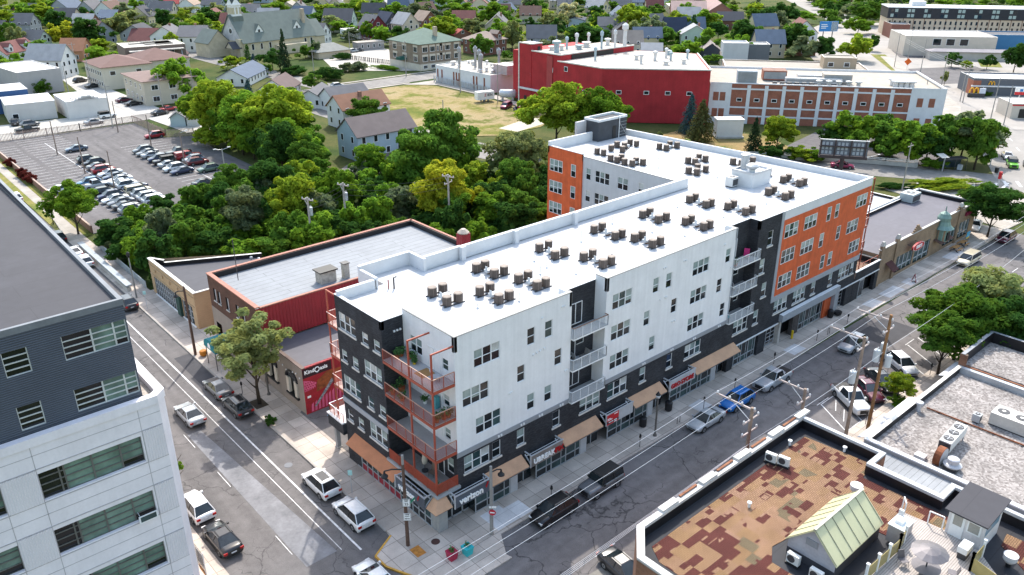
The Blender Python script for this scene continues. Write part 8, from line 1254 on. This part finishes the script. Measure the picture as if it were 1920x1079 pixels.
CL = [(6.9, 9.2, 8.1, 9.2, 6.7, 6.75, 7.9, 6.7), (10.2, 6.5, 11.4, 6.5, 10.4, 4.1, 11.6, 4.1), (13.4, 10.9, 14.5, 10.9, 13.8, 8.7, 15.0, 8.7), (14.7, 6.3, 15.9, 6.3, 14.9, 4.0, 16.0, 4.0), (21.6, 10.8, 22.9, 10.8, 21.4, 8.3, 22.7, 8.3), (23.2, 6.1, 24.5, 6.1, 23.3, 3.6, 24.5, 3.6), (29.8, 10.9, 31.1, 10.9, 30.0, 8.05, 31.1, 8.05), (31.1, 6.3, 32.3, 6.3, 31.1, 3.9, 32.4, 3.9), (37.6, 10.7, 38.9, 10.7, 37.6, 8.4, 39.0, 8.4), (46.1, 10.6, 47.3, 10.6, 46.0, 8.1, 47.0, 8.1), (39.3, 6.0, 40.4, 6.0, 39.4, 3.6, 40.5, 3.6), (47.3, 6.0, 48.5, 6.0, 47.2, 3.5, 48.5, 3.5), (55.8, 6.0, 57.0, 6.0, 55.7, 3.6, 57.0, 3.6), (61.9, 7.7, 63.2, 7.7, 62.0, 5.4, 63.1, 5.4), (63.2, 12.0, 63.2, 10.7), (60.3, 21.6, 60.4, 20.5, 62.9, 21.7, 62.8, 20.5), (56.2, 18.4, 56.4, 17.2, 58.3, 18.5, 58.5, 17.3), (64.5, 17.1, 64.6, 15.8, 67.0, 16.9, 67.0, 15.6), (54.5, 33.5, 54.6, 32.3, 57.3, 33.3), (59.6, 34.2, 59.9, 33.0, 58.1, 31.8, 62.1, 33.8, 62.2, 32.6), (53.1, 29.6, 53.1, 28.4, 54.5, 28.8), (53.1, 27.0, 53.3, 25.8, 54.7, 26.3, 54.9, 25.2), (63.5, 29.3, 63.6, 28.1, 65.7, 29.1, 66.0, 28.0)]
for c in CL:
    P = [(c[i], c[i+1]) for i in range(0, len(c), 2)]
    for x, y in P: unit(x, y, 'round brown condenser on the white roof')
    for p, q in zip(P[::2], P[1::2]):
        b = MB(); d = Vector((q[0]-p[0], q[1]-p[1])).normalized(); n = Vector((-d.y, d.x))*.28
        for s in (1, -1): b.bar((p[0]-d.x*.5+n.x*s, p[1]-d.y*.5+n.y*s, 17.05), (q[0]+d.x*.5+n.x*s, q[1]+d.y*.5+n.y*s, 17.05), .1, .1, dark_m)
        tag(b.build('mounting_rail'), 'dark mounting rails under a pair of roof condensers', 'rail', 'rails under the roof condensers')
    if len(P) > 3:
        mx, my = sum(p[0] for p in P)/len(P), sum(p[1] for p in P)/len(P); b = MB(); b.box(mx-.5, my-.3, 17.25, mx+.5, my+.3, 17.5, pcm); [b.box(mx+s*.4-.04, my-.04, 17.0, mx+s*.4+.04, my+.04, 17.25, alu) for s in (1, -1)]; b.box(mx-.25, my-.18, 17.02, mx+.25, my+.18, 17.15, M('pipe_brown', (.22, .12, .08), .7)); b.bar((mx-.6, my-.2, 17.35), (mx-.6, my-.2, 17.95), .04, .3, pcm)
        tag(b.build('electrical_box'), 'pale electrical box on legs between the roof condensers', 'electrical box', 'electrical boxes on the white roof')
for x, y, h in ((12.0, 3.2, 1.0), (17.6, 6.4, .9), (19.4, 9.2, 1.1), (19.2, 7.2, 1.0), (20.2, 4.2, .8), (26.8, 9.9, 1.3), (26.6, 5.4, .9), (33.5, 11.6, .9), (34.6, 6.8, 1.1), (36.4, 3.8, .8), (42.2, 7.6, 1.1), (43.6, 10.4, .9), (44.6, 4.6, .8), (51.0, 8.2, 1.0), (52.6, 4.2, .9), (57.4, 14.6, 1.2), (60.8, 13.6, 1.0), (55.4, 22.8, .9), (59.4, 26.2, 1.0), (63.8, 24.6, .9), (8.4, 4.6, .5)):
    b = MB(); b.cyl(x, y, 17, 17+h, .035, 5, alu); b.cyl(x, y, 17, 17.12, .12, 6, white_par); tag(b.build('roof_pipe'), 'thin vent pipe standing on the white roof', 'vent pipe', 'thin vent pipes on the white roof')
b = MB(); b.tube([(4.9, 13.2, 17), (4.9, 13.2, 17.9)], .06, 6, M('standpipe_red', (.30, .08, .07), .5)); b.tube([(5.3, 12.9, 17), (5.3, 12.9, 18.1), (5.6, 12.9, 18.1)], .08, 6, dark_m); tag(b.build('standpipe'), 'dark and red standpipe by the left roof parapet', 'standpipe')
t = thing('turbine_vent', 'ribbed silver turbine vent on the roof box', 'roof vent', (57.6, 9.7, 18.75)); b = MB(); b.cyl(0, 0, 0, .5, .4, 12, white_par); b.build('neck', t); b = MB(); b.lathe(0, 0, [(.55, .5), (.85, .75), (.85, .95), (.55, 1.15), (.02, 1.2)], 16, gv); b.build('turbine', t)
t = thing('exhaust_stack', 'fat silver exhaust stack behind the roof box', 'exhaust stack', (58.4, 11.4, 18.75)); b = MB(); b.lathe(0, 0, [(.5, 0), (.5, 1.7), (.62, 1.75), (.6, 1.9), (.3, 2.0)], 14, gv); b.build('stack', t); rtu(55.6, 11.2, 17, 1.3, 1.1, 1.3, 'white louvred unit beside the roof box', (.6, .6, .6))
# balcony furniture
def pplant(x, y, z, label, r=.28, pm=None):
    t = thing('potted_plant', label, 'potted plant', (x, y, z)); b = MB(); b.lathe(0, 0, [(r*.6, 0), (r*.85, r*1.1), (r*.7, r*1.1)], 10, pm or terra); b.build('pot', t); b = MB()
    for k in range(70): a = random.random()*6.28; q = random.random()**.5*r*1.2; c = Vector((q*cos(a), q*sin(a), r*1.2+random.random()*r*1.8)); b.face([c+Vector([random.uniform(-.13, .13) for _ in range(3)]) for _ in range(4)], green_leaf)
    b.build('plant', t)
for i, (x, y) in enumerate(((1.5, 6.5), (1.0, 6.4), (1.75, 5.6), (1.7, 4.9))): pplant(x, y, 14.0, 'leafy pot plant on the top corner balcony')
pplant(1.5, 4.6, 14.0, 'small plant in a yellow pot on the top corner balcony', .2, M('pot_yellow', (.6, .4, .01), .5))
for i, (x, y) in enumerate(((.3, 6.3), (.3, 4.9), (.5, .35), (1.2, .3), (1.7, .35))): pplant(x, y, 10.8, 'terracotta pot plant on the middle corner balcony')
pplant(1.5, 3.3, 10.8, 'white pot plant by the wall of middle corner balcony', .25, white_m); pplant(1.2, 6.3, 10.8, 'large dark plant in the corner of middle balcony', .4)
b = MB(); b.box(.6, 2.2, 14.005, 1.9, 3.4, 14.015, M('doormat', (.28, .16, .06), .9)); tag(b.build('doormat'), 'brown doormat on the top corner balcony', 'doormat')
def lounge(x, y, z, rz, col, label):
    t = thing('balcony_chair', label, 'chair', (x, y, z), rz); m = M('fabric_'+label.split()[0], col, .8); b = MB(); b.box(-.3, -.3, .36, .3, .3, .44, m); b.build('seat', t); b = MB(); b.hexa([(-.3, .26, .44), (.3, .26, .44), (.3, .32, .44), (-.3, .32, .44), (-.3, .42, 1.05), (.3, .42, 1.05), (.3, .48, 1.05), (-.3, .48, 1.05)], m); b.build('backrest', t)
    for sx in (-.27, .27):
        for sy in (-.27, .3): b = MB(); b.tube([(sx, sy, .38), (sx, sy, 0)], .02, 5, dark_m); b.build('leg', t)
lounge(1.2, 1.2, 14.0, R(60), (.4, .4, .42), 'grey balcony chair at the front of the top corner balcony'); lounge(1.3, 2.4, 4.0, R(-70), (.16, .12, .09), 'brown rocking chair on the corner terrace above the shops'); lounge(17.6, .4, 10.25, R(-100), (.22, .21, .20), 'taupe chair on the middle white balcony'); lounge(16.8, .5, 10.25, R(80), (.3, .32, .34), 'pale chair on the middle white balcony'); lounge(43.6, .5, 13.5, R(-60), (.5, .03, .16), 'pink chair on the top right white balcony'); lounge(40.9, .3, 6.85, R(20), (.05, .4, .42), 'turquoise chair on the low right white balcony'); lounge(41.8, .3, 10.2, R(60), (.25, .27, .28), 'grey chair on the middle right white balcony')
t = thing('closed_parasol', 'closed pale parasol standing on the corner terrace', 'parasol', (1.2, 3.4, 4.0)); b = MB(); b.cyl(0, 0, 0, .1, .3, 10, dark_m); b.cyl(0, 0, .1, 2.0, .03, 6, dark_m); b.build('stand', t); b = MB(); b.lathe(0, 0, [(.2, .8), (.26, 1.1), (.16, 1.7), (.03, 2.1)], 9, M('parasol_cloth', (.45, .42, .36), .9)); b.build('cloth', t)
pplant(.4, .3, 4.0, 'striped pot plant at the terrace corner', .3, M('pot_stripe', (.5, .3, .28), .7)); pplant(40.8, .0, 13.5, 'green plant on the top right white balcony', .3); b = MB(); b.box(1.6, 1.9, 10.8, 2.0, 2.5, 11.9, M('teal_cabinet', (.08, .30, .33), .6)); tag(b.build('cabinet'), 'tall teal cabinet on the middle corner balcony', 'cabinet')
# ---------------------------------------------------------------- utility poles, wires
pw = M('weathered_pole', (.25, .19, .15), .9, var=.25, sc=2); pw2 = M('brown_pole', (.22, .115, .05), .9, var=.25, sc=2); ins = M('insulator', (.62, .62, .62), .3); tg = M('transformer_grey', (.46, .49, .50), .5, var=.08); arm_m = M('crossarm', (.40, .34, .32), .9, var=.2)
def upole(x, y, h, label, m=pw, arm=None, low=(), trans=(), rz=0):
    t = thing('utility_pole', label, 'utility pole', (x, y, -.05), rz); b = MB(); b.tube([(0, 0, 0), (0, 0, h)], [.19, .14], 10, m); b.build('pole', t)
    if arm:
        a0, a1, z = arm; b = MB(); b.bar((0, a0, z), (0, a1, z), .12, .14, arm_m); b.bar((0, a1*.55, z), (0, 0, z-1.1), .05, .05, alu); [b.lathe(0, a0+.1+(a1-a0-.2)*k/3, [(.05, z+.05), (.09, z+.12), (.09, z+.24), (.04, z+.3)], 8, ins) for k in range(4)]; b.build('crossarm', t)
    for k, z in enumerate(low): b = MB(); b.bar((-1.1, 0, z), (1.1, 0, z), .11, .12, arm_m); [b.lathe(s, 0, [(.05, z+.05), (.09, z+.12), (.09, z+.24), (.04, z+.3)], 8, ins) for s in (-1, 1)]; b.build('crossarm', t)
    for tx, ty, z in trans: b = MB(); b.lathe(tx, ty, [(.02, z), (.3, z+.03), (.32, z+1.25), (.26, z+1.32), (.02, z+1.36)], 14, tg); [b.cyl(tx+s, ty, z+1.3, z+1.55, .05, 6, ins) for s in (-.15, .15)]; b.bar((tx, ty, z+.6), (0, 0, z+.6), .1, .3, dark_m); b.tube([(tx*1.2, ty*1.2, z), (tx*1.3, ty*1.3, z-.5), (tx*.6, ty*.6, z-.7), (0, 0, z-.3)], .02, 5, black_m); b.build('transformer', t)
    return t
PY = -16.6; HA = 12.2
upole(19.2, PY, HA+.2, 'weathered utility pole behind the stone coping of shingle roof', pw, (-.3, 3.4, HA), (HA-.9, HA-2.1)); upole(37.6, PY, HA+.2, 'weathered utility pole with one grey transformer', pw, (-.3, 3.4, HA), (HA-.9,), ((-.6, .2, 7.6),)); upole(42.6, PY, HA+.9, 'tall brown utility pole with three grey transformers', pw2, (-.3, 3.4, HA+.3), (HA-.8,), ((-.55, .4, 8.0), (.0, -.6, 7.6), (.55, .3, 8.4))); upole(27.6, PY, HA-1.4, 'short weathered utility pole with crossed arms', pw, (-.3, 2.6, HA-1.6), (HA-2.6,), ((.5, .3, 6.6),))
wire_m = M('wire_bright', (.62, .62, .64), .35); wire_d = M('wire_dark', (.05, .05, .055), .6)
def wire(p, q, sag, r, label, m=None, grp='overhead wires'):
    p, q = Vector(p), Vector(q); n = 14; b = MB(); b.tube([p+(q-p)*k/n-Vector((0, 0, sag*4*(k/n)*(1-k/n))) for k in range(n+1)], r, 4, m or wire_m); tag(b.build('overhead_wire'), label, 'wire', grp)
for k, nm in enumerate(('nearest the shop fronts', 'in the middle', 'nearest the pole')):
    y = PY+3.25-k*1.05
    for (a, za), (c, zc), s in (((-30, HA-.2), (19.2, HA+.25), .5), ((19.2, HA+.25), (42.6, HA+.55), .25), ((42.6, HA+.55), (95, HA), .7)): wire((a, y, za), (c, y, zc), s, .016, 'bright wire over the street, the one '+nm)
for k in range(4): wire((-30, PY-.9+k*.45, 8.9-k*.25), (19.2, PY-.3+k*.2, 9.2-k*.25), .4, .016, 'lower bright wire beside the shingle roofed building')
wire((42.6, PY, 9.2), (95, PY+2, 8.5), .8, .02, 'bright service cable from the transformer pole to the trees'); wire((19.2, PY, 9.0), (42.6, PY, 9.0), .3, .02, 'lower bright wire between the transformer poles')
for x, y, h, l, tr in ((22.5, 62, 10.5, 'grey utility pole in the gully, left one', 1), (29.5, 63.5, 11, 'grey utility pole with transformer in the gully', 1), (43.5, 55, 11.5, 'grey crossarm utility pole beside the golden tree', 0)): upole(x, y, h, l, M('pole_pale', (.36, .34, .31), .9, var=.15), (-1.1, 1.1, h-.4), (h-1.4,) if not tr else (), ((.45, 0, h-3),) if tr else (), R(20))
for k in range(3): wire((29.5, 63.5, 10.8-k*.9), (43.5, 55, 11.2-k*.9), .7, .02, 'dark wire strung over the wooded gully', wire_d)
for k in range(3): wire((22.5, 62, 10-k*.7), (29.5, 63.5, 10.6-k*.7), .3, .018, 'dark short wire between gully poles', wire_d)
def spole(x, y, h, label, m=None, arms=0, top=0):
    t = thing('utility_pole' if top else 'light_pole', label, 'pole', (x, y, -.05)); b = MB(); b.tube([(0, 0, 0), (0, 0, h)], [.15, .1], 8, m or pw); b.build('pole', t)
    if top: b = MB(); b.bar((-1.1, 0, h-.6), (1.1, 0, h-.6), .12, .12, m or pw); b.build('crossarm', t)
    if arms: b = MB(); [b.tube([(0, 0, h-.2), (s*1.4, 0, h+.1)], .05, 5, alu) for s in ((-1, 1) if arms > 1 else (1,))]; b.build('arm', t); b = MB(); [b.box(s*1.4-.3, -.15, h+.05, s*1.4+.3, .15, h+.2, M('lamp_pale', (.5, .5, .5), .4)) for s in ((-1, 1) if arms > 1 else (1,))]; b.build('lamp_head', t)
lp = M('lot_pole', (.24, .18, .15), .9, var=.2)
for x, y in ((11.1, 157.9), (11.1, 137.6), (12.0, 121.7), (28.7, 171.8), (29.3, 150.3)): spole(x, y, 7.8, 'slim wooden light pole standing in the parking lot', lp)
spole(28.5, 128.1, 7.8, 'slim light pole with lamp between parked cars', lp, 1); spole(28.6, 107.0, 8.2, 'pale light pole with two lamp arms in the lot', M('pole_pale', (.36, .34, .31)), 2); spole(42.6, 104, 6.5, 'curved grey street light among the gully trees', alu, 1)
for x, y, h, l, tp in ((87, 114, 9, 'wooden pole at the lower edge of the dry field', 0), (126, 157, 11.5, 'wooden pole at the upper edge of the dry field', 0), (125, 138, 11, 'wooden pole by the white trailer', 0), (130, 192, 12, 'wooden pole before the school', 1), (142, 248, 9, 'wooden pole in the school lot', 0), (193.26,63.58, 9.5, 'grey pole before the red factory wall', 0), (127, 19, 9.5, 'grey utility pole at the back road', 1), (158.08,85.28, 9, 'thin pole before the factory left end', 0), (191, 44, 11, 'dark pole at the factory right corner', 0), (226, 47, 11, 'dark leaning pole on the boulevard, first', 1), (209, 33, 11, 'dark pole on the boulevard, second', 0), (204, 28, 10, 'grey pole at the petrol station', 0), (247, 62, 11, 'dark pole beside the restaurant', 1), (268, 78, 12, 'dark pole on the boulevard behind the restaurant', 1), (276, 91, 12, 'dark pole opposite the pale commercial block', 1), (293, 94, 12, 'dark pole before the pale commercial block', 1), (227.65,48.40, 8, 'street light pole at the boulevard corner', 0), (33.51,231.39, 9, 'wooden pole beside the white garages', 0), (29.36,177.81, 11, 'wooden pole behind the lot fence', 1), (48.61,277.32, 10, 'wooden pole in the alley by tan apartments', 1), (42.76,241.02, 9, 'wooden pole before the tan apartments', 0), (47.57,192.66, 10, 'wooden pole beside the cream brick flats', 1), (58.88,197.93, 9, 'grey pole beside the small garages', 0), (103.31,207.04, 10, 'wooden pole by the hedges at school lot', 1), (85.73,111.14, 7, 'thin sign pole on the field walk', 0), (64.71,98.97, 7.5, 'dark light pole in the house lot', 0)): spole(x, y, h, l, M('pole_grey', (.30, .28, .26), .8, var=.15), 0, tp)
for k in range(3): wire((130, 192, 11.2-k*.5), (142, 248, 8.6-k*.4), .8, .025, 'thin pale wire near the school', M('wire_pale', (.4, .4, .4), .6)); wire((226, 47, 10.4-k*.6), (276, 91, 11.2-k*.6), .8, .025, 'thin pale wire along the boulevard', M('wire_pale', (.4, .4, .4)))
for k in range(2): wire((193.26,63.58, 9-k*.6), (128.5, 128, 9-k*.6), .6, .02, 'thin wire across the red factory wall', M('wire_pale', (.4, .4, .4)))
def signal(x, y, h, rz, label, col):
    t = thing('traffic_signal', label, 'traffic light', (x, y, 0), rz); b = MB(); b.cyl(0, 0, 0, h, .1, 8, alu); b.build('pole', t); b = MB(); b.box(-.3, -.25, h-.9, .3, .25, h+.5, col); b.build('housing', t); b = MB(); [b.cyl(0, 0, 0, .1, .12, 8, black_m)]; o = b.build('lens', t); o.location = (0, -.28, h)
og_ = M('signal_orange', (.60, .20, .03), .5); signal(146, 3.2, 4.8, 0, 'orange traffic signal at the junction, front', og_); signal(158.5, 14.5, 4.6, 0, 'orange traffic signal behind the street tree', og_); signal(143.5, 7.5, 2.6, 0, 'red and white signal head on the corner island', red_m)
t = thing('road_sign', 'orange diamond road work sign beside the boulevard', 'sign', (273.97,85.47, 0), R(-50)); b = MB(); b.box(-.9, -.03, -.9, .9, .03, .9, M('roadwork_orange', (.7, .12, .01), .5)); o = b.build('plate', t); o.location = (0, 0, 2.6); o.rotation_euler = (0, pi/4, 0); b = MB(); b.cyl(0, .1, 0, 2.6, .06, 6, alu); b.build('post', t)
bin_(154.41,11.71, 'dark litter bin at the junction corner'); b = MB(); b.box(150.6, 17.4, 0, 151.4, 18.2, 1.1, M('bin_pale', (.42, .46, .5), .5)); tag(b.build('litter_bin'), 'pale litter bin beside the bus shelter', 'litter bin')
# ---------------------------------------------------------------- give every label its own words
from collections import defaultdict
bpy.context.view_layer.update()
def sx(o):
    d = o.matrix_world.translation-CAMP if o.type == 'EMPTY' else (sum((Vector(c) for c in o.bound_box), Vector())/8-CAMP); w = d.dot(cF); return (d.dot(cR)/w, -d.dot(cU)/w)
ORD = ['first', 'second', 'third', 'fourth', 'fifth', 'sixth', 'seventh', 'eighth', 'ninth', 'tenth', 'eleventh', 'twelfth', 'thirteenth', 'fourteenth', 'fifteenth', 'sixteenth', 'seventeenth', 'eighteenth', 'nineteenth']
def ordn(i):
    if i < 19: return ORD[i]
    n = i+1; return '%d%s' % (n, 'th' if 10 < n % 100 < 14 else {1: 'st', 2: 'nd', 3: 'rd'}.get(n % 10, 'th'))
by = defaultdict(list)
for o in LAB: by[o['label']].append(o)
for l, os_ in by.items():
    if len(os_) == 1: continue
    os_.sort(key=lambda o: sx(o)[0]); n = len(os_)
    for i, o in enumerate(os_):
        o['label'] = l+(', the left one' if i == 0 else ', the right one') if n == 2 else l+', '+('leftmost' if i == 0 else 'rightmost' if i == n-1 else ordn(i)+' from the left')
